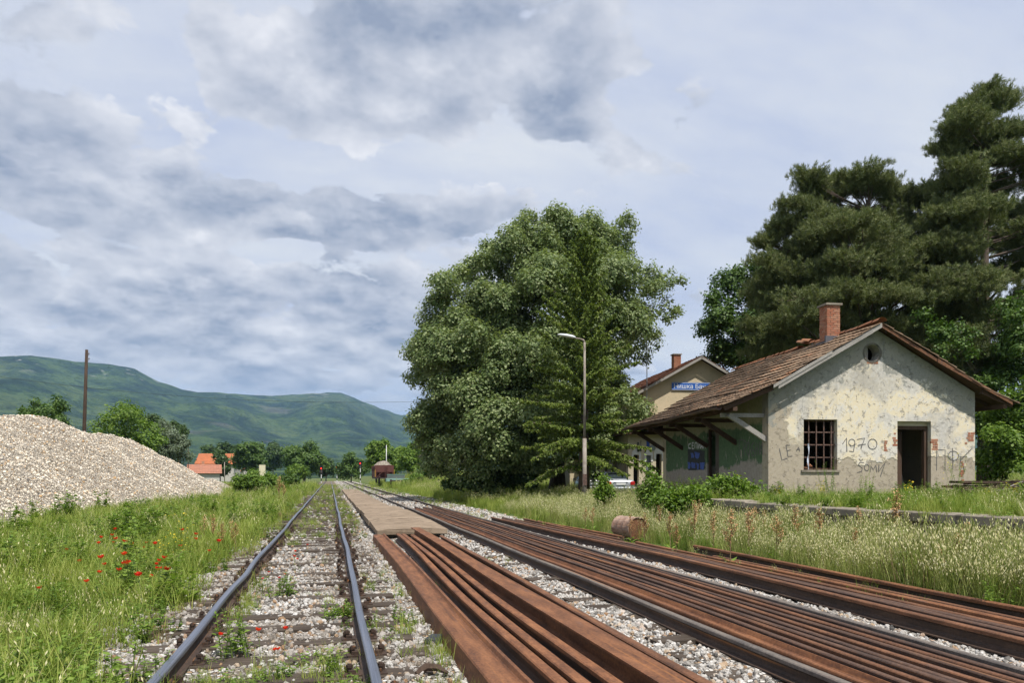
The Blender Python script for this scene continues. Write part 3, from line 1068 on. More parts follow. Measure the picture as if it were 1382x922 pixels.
def mat_tile():
    m, nt, b = new_mat('clay_roof_tile')
    p = oc(nt)
    r = nt.math('FRACT', nt.math('ADD', nt.math('MULTIPLY', island(nt), 3.7), nt.math('MULTIPLY', orand(nt), 5.3)))
    pw = posn(nt)
    n1 = nt.noise(pw, 1.3, 5, .65); n2 = nt.noise(pw, 16, 4, .65)
    c = nt.ramp(r, [(0, (.125, .085, .058)), (.35, (.180, .122, .082)), (.75, (.235, .165, .11)), (.92, (.26, .17, .11)), (.97, (.36, .18, .10)), (1, (.14, .10, .07))])
    c = nt.mix(nt.math('MULTIPLY', nt.step(n1, .50, .68), .55), c, (.072, .056, .042))
    c = nt.mix(nt.math('MULTIPLY', nt.step(n2, .58, .72), .5), c, (.20, .175, .10))
    finish(nt, b, c, .9, nt.bump(n2, .5, .01), 0, .15)
    return m


def mat_ridge(name, a, b_):
    m, nt, b = new_mat(name)
    r = nt.math('FRACT', nt.math('ADD', nt.math('MULTIPLY', island(nt), 3.7), nt.math('MULTIPLY', orand(nt), 5.3)))
    n2 = nt.noise(posn(nt), 14, 4, .65)
    c = nt.mix(r, a, b_)
    c = nt.mix(nt.math('MULTIPLY', nt.step(n2, .5, .68), .6), c, (.13, .10, .07))
    finish(nt, b, c, .9, nt.bump(n2, .5, .01), 0, .15)
    return m


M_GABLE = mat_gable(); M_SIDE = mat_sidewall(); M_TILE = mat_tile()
M_RIDGE = mat_ridge('orange_ridge_tile', (.36, .15, .075), (.24, .13, .08))
M_BRICK = mat_ridge('red_brick', (.34, .13, .075), (.42, .22, .14))
M_REDTILE = mat_ridge('red_brown_roof', (.21, .085, .05), (.16, .075, .05))
M_MORTAR = plain('brick_mortar', (.34, .29, .24), .95, .3, 8)
M_CREAM = mat_plaster('cream_plaster', (.58, .48, .33), (.47, .40, .28), (.36, .30, .21))
M_CREAM2 = mat_plaster('pale_wing_plaster', (.56, .48, .35), (.44, .38, .28), (.30, .26, .19))
M_INNER = plain('dark_interior', (.10, .085, .07), .95, .3, 3)  # one dark brown shared by inner walls, window panes and dark lenses
M_GREYWOOD = mat_wood('silvered_board', (.20, .185, .17), (.48, .45, .41), 1)
M_BROWNWOOD = mat_wood('brown_beam', (.045, .028, .02), (.13, .08, .055), 1)
M_DOORWOOD = mat_wood('brown_door_boards', (.05, .032, .024), (.15, .095, .065), 2)
M_IRON = mat_rust('iron_bar', (.06, .035, .028), (.13, .08, .065), (.20, .13, .105))
M_INK = plain('black_spray_paint', (.12, .115, .11), .85, .4, 20)
M_WHITEPAINT = plain('white_spray_paint', (.55, .56, .56), .85, .25, 14)
M_BLUEPAINT = plain('blue_spray_paint', (.075, .12, .36), .85, .5, 9)
M_DARKPAINT = plain('dark_spray_paint', (.045, .05, .05), .85, .5, 9)
M_GUTTER = mat_rust('rusty_gutter', (.055, .035, .028), (.10, .062, .045), (.15, .095, .065))


def panel(loops, t0, t1, axis='y'):
    """a wall slab: loops[0] the outline, the others openings, all (a, z); pushed from t0 to t1"""
    m = MB()
    tri = tessellate_polygon([[Vector((a, z, 0)) for a, z in lp] for lp in loops])
    pts = [p for lp in loops for p in lp]
    mk = (lambda a, t, z: (a, t, z)) if axis == 'y' else (lambda a, t, z: (t, a, z))
    n = len(pts)
    vs = [mk(a, t0, z) for a, z in pts] + [mk(a, t1, z) for a, z in pts]
    fs = [tuple(t) for t in tri] + [tuple(i + n for i in reversed(t)) for t in tri]
    k = 0
    for lp in loops:
        q = len(lp)
        for i in range(q):
            a, b_ = k + i, k + (i + 1) % q
            fs.append((a, b_, b_ + n, a + n))
        k += q
    return m.add(vs, fs)


def circle(cx, cz, r, n=20):
    return [(cx + r * math.cos(2 * math.pi * k / n), cz + r * math.sin(2 * math.pi * k / n)) for k in range(n)]


def rect(a0, a1, z0, z1):
    return [(a0, z0), (a1, z0), (a1, z1), (a0, z1)]


def arch(a0, a1, z0, z1, n=8):
    c, r = (a0 + a1) / 2, (a1 - a0) / 2
    return [(a0, z0), (a1, z0)] + [(c + r * math.cos(math.pi * k / n), z1 - r * .5 + r * .5 * math.sin(math.pi * k / n)) for k in range(n + 1)]


def strokes(name, lines, w, to3, mat, parent, lift, seed=0, label=None):
    """hand-sprayed lines: flat ribbons lying on a wall; to3(a, z, lift) gives the point"""
    r_ = random.Random(seed)
    m = MB()
    for ln in lines:
        # smooth, slightly shaky
        pts = []
        for i in range(len(ln) - 1):
            (a0, z0), (a1, z1) = ln[i], ln[i + 1]
            for k in range(3):
                pts.append((a0 + (a1 - a0) * k / 3 + r_.uniform(-.1, .1) * w, z0 + (z1 - z0) * k / 3 + r_.uniform(-.1, .1) * w))
        pts.append(ln[-1])
        L = []; Q = []
        for i, (a, z) in enumerate(pts):
            ta = pts[min(i + 1, len(pts) - 1)][0] - pts[max(i - 1, 0)][0]; tz = pts[min(i + 1, len(pts) - 1)][1] - pts[max(i - 1, 0)][1]
            q = math.hypot(ta, tz) or 1
            ww = w * r_.uniform(.38, .58)
            L.append(to3(a - tz / q * ww, z + ta / q * ww, lift)); Q.append(to3(a + tz / q * ww, z - ta / q * ww, lift))
        n = len(pts)
        m.add(L + Q, [(i, i + 1, i + 1 + n, i + n) for i in range(n - 1)])
        lift += .0004
    o = m.build(name, mat, parent, fix=False)
    if label: o['label'] = label
    return o


def ell(cx, cy, rx, ry, a0=0, a1=360, n=14):
    return [(cx + rx * math.cos(R(a0 + (a1 - a0) * k / n)), cy + ry * math.sin(R(a0 + (a1 - a0) * k / n))) for k in range(n + 1)]


# ------------------------------------------------------------------ freight shed
S0 = at(1037, 23.5)
SROT = -R(6.3)
FL = .95
SW, SL = 7.2, 10.05
RZ = 6.47
SLP = .57
shed = empty('freight_shed', (S0[0], S0[1], 0), SROT, 'abandoned freight shed with peeling yellow gable wall and brown tiled roof', 'shed')


def roof_z(u):
    """top of the boarding"""
    if u < 0: return RZ - SLP * 3.6 + .41 * u
    if u > SW: return RZ - SLP * 3.6 - .41 * (u - SW)
    return RZ - SLP * abs(u - 3.6)


EL, ER = -1.65, 8.35                # eave edges
V0, V1 = -.38, SL + .42              # verge edges
gab = [(0, .6), (SW, .6), (SW, roof_z(SW) - .09), (3.6, RZ - .09), (0, roof_z(0) - .09)]
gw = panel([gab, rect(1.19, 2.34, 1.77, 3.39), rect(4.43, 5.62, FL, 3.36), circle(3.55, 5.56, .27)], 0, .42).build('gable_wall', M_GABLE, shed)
panel([[(a, z) for a, z in gab]], SL - .4, SL).build('rear_wall', M_CREAM2, shed)
panel([[(.424, .6), (SL - .404, .6), (SL - .404, roof_z(0) - .09), (.424, roof_z(0) - .09)], rect(3.84, 4.95, FL, 3.36)], 0.0, .4, 'x').build('track_side_wall', M_SIDE, shed)
panel([[(.424, .6), (SL - .404, .6), (SL - .404, roof_z(SW) - .09), (.424, roof_z(SW) - .09)]], SW - .4, SW, 'x').build('far_side_wall', M_CREAM2, shed)
MB().box(.41, SW - .41, .43, SL - .41, .6, FL - .03).build('floor', M_DOCK, shed)
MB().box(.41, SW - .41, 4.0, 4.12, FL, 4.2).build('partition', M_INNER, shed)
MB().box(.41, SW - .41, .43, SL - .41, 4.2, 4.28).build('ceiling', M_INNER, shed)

# window: frame, iron bars, broken tiles on the sill
wi = MB()
wi.box(1.192, 1.25, .20, .26, 1.772, 3.388); wi.box(2.28, 2.338, .20, .26, 1.772, 3.388); wi.box(1.25, 2.28, .20, .26, 3.33, 3.388); wi.box(1.25, 2.28, .20, .26, 1.772, 1.83)
win = wi.build('window', M_DOORWOOD, shed)
for k in range(1, 5):
    x = 1.19 + (2.34 - 1.19) * (k - .1) / 4.45
    MB().box(x - .016, x + .016, .10, .125, 1.80, 3.375).build('bar', M_IRON, win)
for k in range(1, 4):
    z = 1.77 + 1.62 * k / 4
    MB().box(1.20, 2.33, .127, .15, z - .018, z + .018).build('bar', M_IRON, win)
MB().box(1.10, 2.42, -.05, .12, 1.70, 1.768).build('sill', M_COPING, win)
for k in range(5):
    q = MB(); q.box(0, .22, 0, .12, 0, .025)
    o = q.build('broken_tile', M_RIDGE, win)
    o.location = (1.24 + .13 * k * .8, .28 + .02 * (k % 2), 1.80 + .03 * ((k + 1) % 3)); o.rotation_euler = (.3 * ((k % 3) - 1), .5 - .25 * k, .4 * k)
cl_ = MB()
vs = []; fs = []
for i in range(8):
    zz_ = 2.62 - i * .12; w_ = .016 + .012 * math.sin(i * 1.7); xx = 1.40 + .02 * math.sin(i)
    vs += [(xx - w_, .09 + .01 * math.sin(i * 2), zz_), (xx + w_, .085 - .012 * math.cos(i * 2.3), zz_)]
for i in range(7): fs.append((2 * i, 2 * i + 1, 2 * i + 3, 2 * i + 2))
cl_.add(vs, fs)
cl_.build('torn_rag', plain('faded_cloth', (.52, .56, .66), .9, .2, 6), win)

# doorway: frame, lintel, leaf ajar, things leaning inside
df = MB()
df.box(4.432, 4.53, .16, .30, FL, 3.10); df.box(5.50, 5.618, .16, .30, FL, 3.10); df.box(4.432, 5.618, .16, .30, 3.10, 3.22)
dr = df.build('doorway_frame', M_DOORWOOD, shed)
MB().box(4.432, 5.618, .17, .29, 3.22, 3.357).build('lintel_board', M_CREAM2, dr)
leaf = MB()
lf = empty('door_leaf', (0, 0, 0), 0, parent=dr)
ang_ = R(32)
for k in range(4):
    b_ = MB()
    b_.box(k * .135 + .004, k * .135 + .131, 0, .035, FL + .02, 3.08)
    o = b_.build('plank', M_DOORWOOD, lf)
lf.location = (4.54, .30, 0); lf.rotation_euler = (0, 0, ang_)
q = MB(); q.bar((5.30, .9, FL), (5.24, 1.3, 2.6), .14, .03); q.build('leaning_board', plain('pale_board', (.22, .19, .16), .9), shed)
q = MB(); q.bar((5.10, 1.1, FL), (5.16, 1.5, 2.2), .2, .03); q.build('leaning_board', M_GREYWOOD, shed)
# round opening: ring and shutter half
ring = MB(); n = 24
vs = []; fs = []
for k in range(n):
    a = 2 * math.pi * k / n
    for (r0, yy) in ((.27, -.012), (.33, -.012), (.33, .004), (.268, .30)):
        vs.append((3.55 + r0 * math.cos(a), yy, 5.56 + r0 * math.sin(a)))
for k in range(n):
    for c in range(3):
        a0, b0 = k * 4 + c, ((k + 1) % n) * 4 + c
        fs.append((a0, b0, b0 + 1, a0 + 1))
ring.add(vs, fs)
rg = ring.build('round_window', M_DOCK, shed)
MB().box(3.42, 3.56, .25, .28, 5.33, 5.80).build('board', M_GREYWOOD, rg)

# exposed bricks: (u0, u1, z0, z1) areas
for (u0, u1, z0, z1) in ((4.26, 4.42, 2.55, 2.98), (3.96, 4.08, 2.38, 2.72), (5.63, 5.86, 2.42, 2.82), (6.92, 7.18, 2.72, 3.05), (6.80, 7.0, 2.55, 2.75), (6.68, 6.80, 1.25, 2.05), (.62, .76, 1.47, 1.60), (3.36, 3.72, 5.21, 5.28)):
    rz = random.Random(int(u0 * 100))
    z = z0; row = 0
    while z < z1 - .03:
        u = u0 - (.12 if row % 2 else 0)
        while u < u1:
            a, b_ = max(u, u0 + rz.uniform(-.03, .05)), min(u + .235, u1 + rz.uniform(-.06, .03))
            if b_ - a > .06 and rz.random() > .18:
                MB().box(a, b_, -.004 - rz.uniform(0, .006), .05, z, min(z + .062, z1)).build('brick', M_BRICK, gw)
            u += .25
        z += .076; row += 1


# graffiti, from their place on the wall in the photograph
def gable_uz(cx, cy):
    px, py = 1040 + cx / 4.766, 540 + cy / 4.766
    k = (px - CX) / FPX
    u = (k * 23.5 - 8.13) / (.9915 - .13 * k)
    return u, EYE + (HY - py) / FPX * (23.5 + .13 * u)


def side_tz(cx, cy):
    px, py = 880 + cx / 7.094, 560 + cy / 7.094
    k = (px - CX) / FPX
    t = (8.13 - 23.5 * k) / (.9915 * k + .13)
    return t, EYE + (HY - py) / FPX * (23.5 + .9915 * t)


G = [('LEA', [[(55, 312), (72, 388), (108, 376)], [(98, 292), (112, 365), (140, 362)], [(98, 292), (125, 292)], [(105, 328), (128, 322)], [(165, 332), (178, 304), (188, 332)], [(165, 322), (188, 318)]]),
     ('1970', [[(462, 285), (488, 245), (490, 335)], ell(522, 275, 20, 22), [(542, 278), (532, 335), (505, 330)], [(555, 255), (605, 245), (580, 315)], [(562, 292), (612, 285)], ell(655, 285, 29, 33)]),
     ('SOMI', [[(600, 405), (575, 402), (562, 420), (590, 440), (585, 462), (555, 468)], [(568, 380), (580, 393), (594, 380)], ell(618, 436, 15, 21), [(640, 466), (645, 425), (660, 452), (676, 418), (682, 466)], [(697, 415), (692, 465), (738, 400), (705, 495)]]),
     ('PFK', [[(1068, 455), (1068, 322), (1122, 322), (1122, 455)], [(1170, 310), (1172, 445)], ell(1175, 360, 34, 30), [(1224, 362), (1215, 450)], [(1292, 316), (1222, 388), (1250, 465)]])]
for i, (nm, ls) in enumerate(G):
    strokes('graffiti', [[gable_uz(*p) for p in l] for l in ls], .027, lambda a, z, d: (a, -d, z), M_INK, gw, .004, i,
            {'LEA': 'black letters LEA left of the window', '1970': 'black number 1970', 'SOMI': 'black lettering below the 1970', 'PFK': 'black letters right of the doorway'}[nm])
sw = [o for o in shed.children if o.name.startswith('track_side_wall')][0]
LS = [[(800, 250), (800, 262)], [(835, 385), (835, 240), (872, 240)], [(880, 400), (880, 240), (902, 262), (900, 300), (880, 335)], ell(922, 325, 14, 62), [(978, 262), (956, 290), (955, 392), (975, 398), (985, 352), (958, 335)],
      [(994, 262), (994, 392)], [(1012, 270), (1012, 392)], [(994, 325), (1012, 325)], [(1030, 262), (1030, 385), (1056, 262), (1056, 382)]]
strokes('graffiti', [[side_tz(*p) for p in l] for l in LS], .045, lambda a, z, d: (-d, a, z), M_INK, sw, .004, 11, 'faded dark lettering on the green wall')
LW = [[(372, 275), (352, 285), (350, 318), (372, 325)], [(400, 270), (385, 270), (385, 325), (402, 325)], [(385, 297), (398, 297)], [(412, 325), (412, 270), (432, 270), (432, 325)], [(442, 270), (442, 325), (462, 270), (462, 325)],
      [(468, 325), (478, 268), (488, 325)], [(472, 305), (486, 305)], [(494, 325), (500, 270), (512, 270), (512, 325)]]
strokes('graffiti', [[side_tz(*p) for p in l] for l in LW], .06, lambda a, z, d: (-d, a, z), M_WHITEPAINT, sw, .007, 12, 'white sprayed lettering left of the side door')


def blob(pts, mat, lift, label, seed):
    r_ = random.Random(seed)
    ps = []
    n = len(pts)
    for i in range(n):
        a, b_ = pts[i], pts[(i + 1) % n]
        for k in range(3):
            ps.append((a[0] + (b_[0] - a[0]) * k / 3 + r_.uniform(-5, 5), a[1] + (b_[1] - a[1]) * k / 3 + r_.uniform(-5, 5)))
    q = [side_tz(*p) for p in ps]
    m = MB(); m.add([(-lift, a, z) for a, z in q], [tuple(range(len(q)))])
    o = m.build('graffiti', mat, sw, fix=False); o['label'] = label


blob([(345, 330), (440, 335), (505, 350), (508, 450), (505, 530), (350, 535)], M_DARKPAINT, .0035, 'dark sprayed background', 1)
for i, bx_ in enumerate([(372, 365, 402, 415), (410, 360, 455, 420), (340, 450, 368, 520), (372, 455, 418, 512), (425, 465, 455, 525), (462, 455, 502, 528)]):
    x0, y0, x1, y1 = bx_
    blob([(x0, y0), (x1, y0 + 6), (x1 - 4, y1), (x0 + 5, y1 - 4)], M_BLUEPAINT, .006, 'blue sprayed block letter', 3 + i)

# side doorway
q = MB(); q.box(.05, .14, 3.842, 3.93, FL, 3.30); q.box(.05, .14, 4.86, 4.948, FL, 3.30); q.box(.05, .14, 3.842, 4.948, 3.30, 3.357)
sd = q.build('side_door_frame', M_BROWNWOOD, shed)
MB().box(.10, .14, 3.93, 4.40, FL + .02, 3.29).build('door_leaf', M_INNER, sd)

# boarding, verge boards, rafters, purlin, struts, gutter
def slope_slab(us, v0, v1, th, off, name, mat):
    m = MB()
    top = [(u, roof_z(u) + off) for u in us]
    poly = top + [(u, z - th) for u, z in reversed(top)]
    m.prism(poly, v0, v1)
    return m.build(name, mat, shed)


slope_slab([EL, 0, 3.6], V0 + .03, V1, .03, 0, 'roof_boarding', M_BROWNWOOD)
slope_slab([3.602, SW, ER], V0 + .03, V1, .03, 0, 'roof_boarding', M_BROWNWOOD)
m = MB()
for (u0, u1, dv, dz, hh) in ((3.62, 1.2, -.03, .02, .15), (3.3, .12, -.055, -.03, .13), (1.9, -.05, -.075, .05, .10)):
    pts = [(u0, roof_z(u0) + dz - .02), (u0, roof_z(u0) + dz - .02 - hh), (u1, roof_z(u1) + dz - .03 - hh), (u1, roof_z(u1) + dz - .03)]
    m = MB(); m.prism(pts, V0 + dv, V0 + dv + .024)
    m.build('barge_board', M_GREYWOOD, shed)
for (u0, u1, dv) in ((3.58, 5.6, -.02), (5.55, 8.2, -.045)):
    pts = [(u0, roof_z(u0) - .0), (u1, roof_z(u1) - .0), (u1, roof_z(u1) - .11), (u0, roof_z(u0) - .13)]
    m = MB(); m.prism(pts, V0 + dv, V0 + dv + .024)
    m.build('barge_board', M_RUSTD, shed)
v = V0 + .1
while v < V1:
    for (a, b_) in ((EL + .05, .55), (ER - .05, SW - .55)):
        MB().bar((a, v, roof_z(a) - .095), (0 if a < 0 else SW, v, roof_z(0) - .095), .09, .12).build('rafter', M_BROWNWOOD, shed)
    v += .78
MB().box(-1.32, -1.18, V0 + .05, V1 - .05, roof_z(-1.25) - .30, roof_z(-1.25) - .165).build('purlin', M_BROWNWOOD, shed)
MB().box(SW + .75, SW + .88, V0 + .05, V1 - .05, roof_z(SW + .8) - .30, roof_z(SW + .8) - .165).build('purlin', M_BROWNWOOD, shed)
for i, t in enumerate((.18, 2.4, 5.0, 7.6, 9.9)):
    st = MB(); st.bar((.03, t, 2.72), (-1.25, t, 3.52), .13, .15)
    st.build('strut', M_GREYWOOD if i == 0 else M_BROWNWOOD, shed)
    st = MB(); st.bar((.03, t + .14, 3.52), (-1.45, t + .14, 3.52), .11, .13)
    st.build('tie_beam', M_GREYWOOD if i == 0 else M_BROWNWOOD, shed)
m = MB(); n = 9; vs = []; fs = []
for i, v in enumerate(np.linspace(V0 + .2, V1 + .1, 24)):
    sag = .05 * math.sin(v * .9) + .03 * math.sin(v * 2.3)
    for k in range(n):
        a = math.pi + math.pi * k / (n - 1)
        vs.append((EL - .06 + .085 * math.cos(a), v, roof_z(EL) - .02 + .085 * math.sin(a) + sag * .5))
for i in range(23):
    for k in range(n - 1):
        fs.append((i * n + k, i * n + k + 1, (i + 1) * n + k + 1, (i + 1) * n + k))
m.add(vs, fs)
g_ = m.build('gutter', M_GUTTER, shed)
sm = g_.modifiers.new('thick', 'SOLIDIFY'); sm.thickness = .006

# tiles
TWD, TRW = .236, .345


def tile_arrays():
    pr = [(0, .0), (.035, .022), (.075, .006), (.118, .012), (.16, .006), (.205, .026), (TWD + .012, .014)]
    vs = []
    for (dy_, dz_) in ((0, .052), (TRW + .05, .004)):
        vs += [(a, dy_, b_ + dz_) for a, b_ in pr]
    vs += [(a, .006, b_ + .052 - .036) for a, b_ in pr]
    k = len(pr)
    fs = [(i, i + 1, i + 1 + k, i + k) for i in range(k - 1)] + [(i + 2 * k, i + 1 + 2 * k, i + 1, i) for i in range(k - 1)]
    fs += [(0, k, 2 * k), (k - 1, 3 * k - 1, 2 * k - 1)]
    return vs, fs


TV, TF = tile_arrays()
tile_me = bpy.data.meshes.new('roof_tile'); tile_me.from_pydata(TV, [], TF); tile_me.materials.append(M_TILE)


def tile_frames(us_edges, side, v0, v1, seed):
    """matrices of tiles on a slope; us_edges: breakpoints from eave to ridge"""
    r_ = random.Random(seed)
    out = []
    # walk up the slope
    segs = []
    for a, b_ in zip(us_edges[:-1], us_edges[1:]):
        pa, pb = Vector((a, 0, roof_z(a))), Vector((b_, 0, roof_z(b_)))
        segs.append((pa, pb, (pb - pa).length))
    tot = sum(s_[2] for s_ in segs)
    rows = int(tot / TRW)
    cols = int((v1 - v0) / TWD)
    for r0 in range(rows):
        dist = r0 * (tot - .05) / rows
        for pa, pb, ln in segs:
            if dist <= ln: break
            dist -= ln
        up = (pb - pa).normalized()
        base = pa + up * dist
        for c in range(cols):
            vv = v0 + c * TWD
            y = Vector((0, 1, 0))
            ex = y if side < 0 else y
            nz = up.cross(Vector((0, -1, 0))) if side < 0 else up.cross(Vector((0, 1, 0)))
            if nz.z < 0: nz = -nz
            ax = nz.cross(up) * -1
            ax = up.cross(nz)
            # tile x axis runs along the ridge
            org = base + Vector((0, vv if ax.y > 0 else vv + TWD, 0))
            # old roof: soft dips of whole patches, a few slipped tiles
            dip = .028 * math.sin(vv * 1.1 + r0 * .35) + .022 * math.sin(vv * .5 - r0 * .6 + 1)
            slip = r_.uniform(-.008, .008)
            edge_ = c < 2
            if r_.random() < (.22 if edge_ else .035): slip -= r_.uniform(.02, .10)
            org = org + nz * (dip * .7 + .012 + r_.uniform(-.004, .005)) + up * slip
            M = Matrix((ax, up, nz)).transposed().to_4x4()
            M.translation = org
            M = M @ Matrix.Rotation(r_.gauss(0, .03 if edge_ else .010), 4, 'Z') @ Matrix.Rotation(r_.gauss(0, .03 if edge_ else .012), 4, 'Y') @ Matrix.Rotation(r_.gauss(0, .012), 4, 'X')
            out.append((c, r0, M))
    return out


frames = [('L',) + f for f in tile_frames([EL - .04, 0, 3.56], -1, V0 - .06, V1 + .05, 3)] + [('R',) + f for f in tile_frames([ER + .04, SW, 3.64], 1, V0 - .06, V1 + .05, 4)]
near_ = sorted(frames, key=lambda f: f[1] * 1.0 if f[0] == 'L' else f[1] * 4.5)
for f in near_[:300]:
    o = bpy.data.objects.new('roof_tile', tile_me); COL.objects.link(o); o.parent = shed
    o.matrix_local = f[3]
V = []; F = []
TVn = np.array(TV)
tf4 = [f for f in TF if len(f) == 4]
for i, f in enumerate(near_[300:]):
    Mx = np.array(f[3])
    V.append(TVn @ Mx[:3, :3].T + Mx[:3, 3]); F.append(np.array(tf4) + i * len(TVn))
o = link('tile_field', np_mesh('tile_field', np.concatenate(V), np.concatenate(F)), M_TILE, shed)
o['kind'] = 'stuff'
# ridge tiles
rm = MB(); n = 8; vs = []; fs = []
for j, (yy, rr_) in enumerate(((0, .135), (.03, .135), (.42, .115))):
    for k in range(n):
        a = math.pi * (k / (n - 1)) * 1.0
        vs.append((rr_ * 1.1 * math.cos(a), yy, rr_ * .85 * math.sin(a)))
for j in range(2):
    for k in range(n - 1):
        fs.append((j * n + k, j * n + k + 1, (j + 1) * n + k + 1, (j + 1) * n + k))
rm.add(vs, fs)
ridge_me = rm.mesh('ridge_tile'); ridge_me.materials.append(M_RIDGE)
v = V0 - .1; rr2 = random.Random(8)
while v < V1:
    o = bpy.data.objects.new('ridge_tile', ridge_me); COL.objects.link(o); o.parent = shed
    o.location = (3.6 + rr2.uniform(-.02, .02), v, RZ + .015 + rr2.uniform(-.01, .025)); o.rotation_euler = (rr2.uniform(-.02, .05), rr2.uniform(-.06, .06), rr2.uniform(-.05, .05))
    if 3.7 < v < 4.2: o.location.z += .09; o.rotation_euler = (.25, .1, .3)
    v += .385


def brick_stack(name, x0, y0, w, z0, z1, parent, mat=None, cap=True):
    core = MB(); core.box(x0 + .012, x0 + w - .012, y0 + .012, y0 + w - .012, z0, z1)
    c = core.build(name, M_MORTAR, parent)
    bb = MB(); z = z0; row = 0; rr_ = random.Random(2)
    while z < z1 - .05:
        for (ax_, fx) in (('x', y0), ('x', y0 + w), ('y', x0), ('y', x0 + w)):
            p = -(.125 if row % 2 else 0)
            while p < w:
                a, b_ = max(0, p), min(w, p + .24)
                if b_ - a > .05:
                    d_ = .010 + rr_.uniform(-.006, .006)
                    if ax_ == 'x':
                        f0, f1 = (fx - d_ + .006, fx + .05) if fx == y0 else (fx - .05, fx + d_ - .006)
                        bb.box(x0 + a + .005, x0 + b_ - .005, f0, f1, z + .006, z + .068)
                    else:
                        f0, f1 = (fx - d_ + .006, fx + .05) if fx == x0 else (fx - .05, fx + d_ - .006)
                        bb.box(f0, f1, y0 + a + .006, y0 + b_ - .006, z + .0065, z + .0675)
                p += .25
        z += .076; row += 1
    o = bb.build('brickwork', mat or M_BRICK, c); o['kind'] = 'stuff'
    if cap:
        MB().box(x0 - .06, x0 + w + .06, y0 - .06, y0 + w + .06, z1, z1 + .07).build('cap', M_COPING, c)
    return c


brick_stack('chimney', 3.02, 1.75, .48, 5.9, 7.5, shed)
q = MB(); q.box(2.92, 3.56, 1.66, 1.735, 6.0, 6.42); q.box(2.93, 3.005, 1.74, 2.30, 6.0, 6.25)
q.build('chimney_flashing', plain('lead_flashing', (.10, .10, .115), .6, .2, 5), shed)
q = MB(); q.box(5.0, 5.5, 2.2, 2.7, 5.7, 5.95); q.box(4.9, 5.6, 2.1, 2.8, 5.97, 6.02); q.box(4.95, 5.55, 2.15, 2.75, 6.06, 6.10)
q.build('roof_vent', plain('galvanised_sheet', (.52, .54, .55), .5, .2, 5), shed)

# ------------------------------------------------------------------ loading dock in front of the shed
dk = empty('loading_dock', (9.8, 4, 0), 0, 'low concrete loading dock in front of the shed, its coping breaking through the grass', 'loading dock')
DX0, DX1, DY0, DY1 = 9.8, 34.0, -3.0, 21.4
q = MB(); q.box(.06, .5, DY0 - 4, DY1 - 4, -.4, FL - .175)
q.build('retaining_wall', M_DOCK, dk)
q = MB(); q.box(.5, DX1 - 9.8, DY0 - 4, DY1 - 4 - .01, -.4, FL - .20)
q.build('fill', M_DOCK, dk)
rr_ = random.Random(4)
y = DY0 - 4
while y < DY1 - 4.2:
    L = min(2.4 + rr_.uniform(-.2, .2), DY1 - 4 - y)
    q = MB(); q.box(-.03, .62, y + .02, y + L - .01, FL - .17, FL + rr_.uniform(-.02, .02))
    o = q.build('coping_slab', M_COPING, dk); bevel(o, .02)
    o.location.x = rr_.uniform(-.02, .02); o.rotation_euler = (0, rr_.uniform(-.02, .02), 0)
    y += L
ex_ = np.linspace(.62, DX1 - 9.8, 60); ey_ = np.linspace(DY0 - 4, DY1 - 4, 80)
V, F = grid(ex_, ey_, lambda a, b_: FL - .04 + .035 * wob(a, b_, 1.7, 6))
link('earth_top', np_mesh('earth_top', V, F, smooth=True), M_GROUND, dk)

# ------------------------------------------------------------------ station building behind
K0 = at(868, 50)
stn = empty('station_building', (K0[0], K0[1], 0), SROT, 'cream station house with red-brown roof and blue name board above the shed roof', 'building')
SB = .4
kz = lambda u: 9.7 - .57 * abs(u - 3.9)
panel([[(0, SB), (7.8, SB), (7.8, kz(7.8) - .1), (3.9, 9.6), (0, kz(0) - .1)]], 0, .4).build('gable_wall', M_CREAM, stn)
panel([[(.404, SB), (12, SB), (12, kz(0) - .1), (.404, kz(0) - .1)], rect(2, 3, 4.7, 6.3), rect(5, 6, 4.7, 6.3), rect(8, 9, 4.7, 6.3)], 0, .4, 'x').build('side_wall', M_CREAM, stn)
panel([[(.404, SB), (12, SB), (12, kz(0) - .1), (.404, kz(0) - .1)]], 7.4, 7.8, 'x').build('side_wall', M_CREAM, stn)
panel([[(.41, SB), (7.39, SB), (7.39, kz(7.3) - .1), (3.9, 9.55), (.41, kz(.4) - .1)]], 11.6, 11.99).build('rear_wall', M_CREAM, stn)


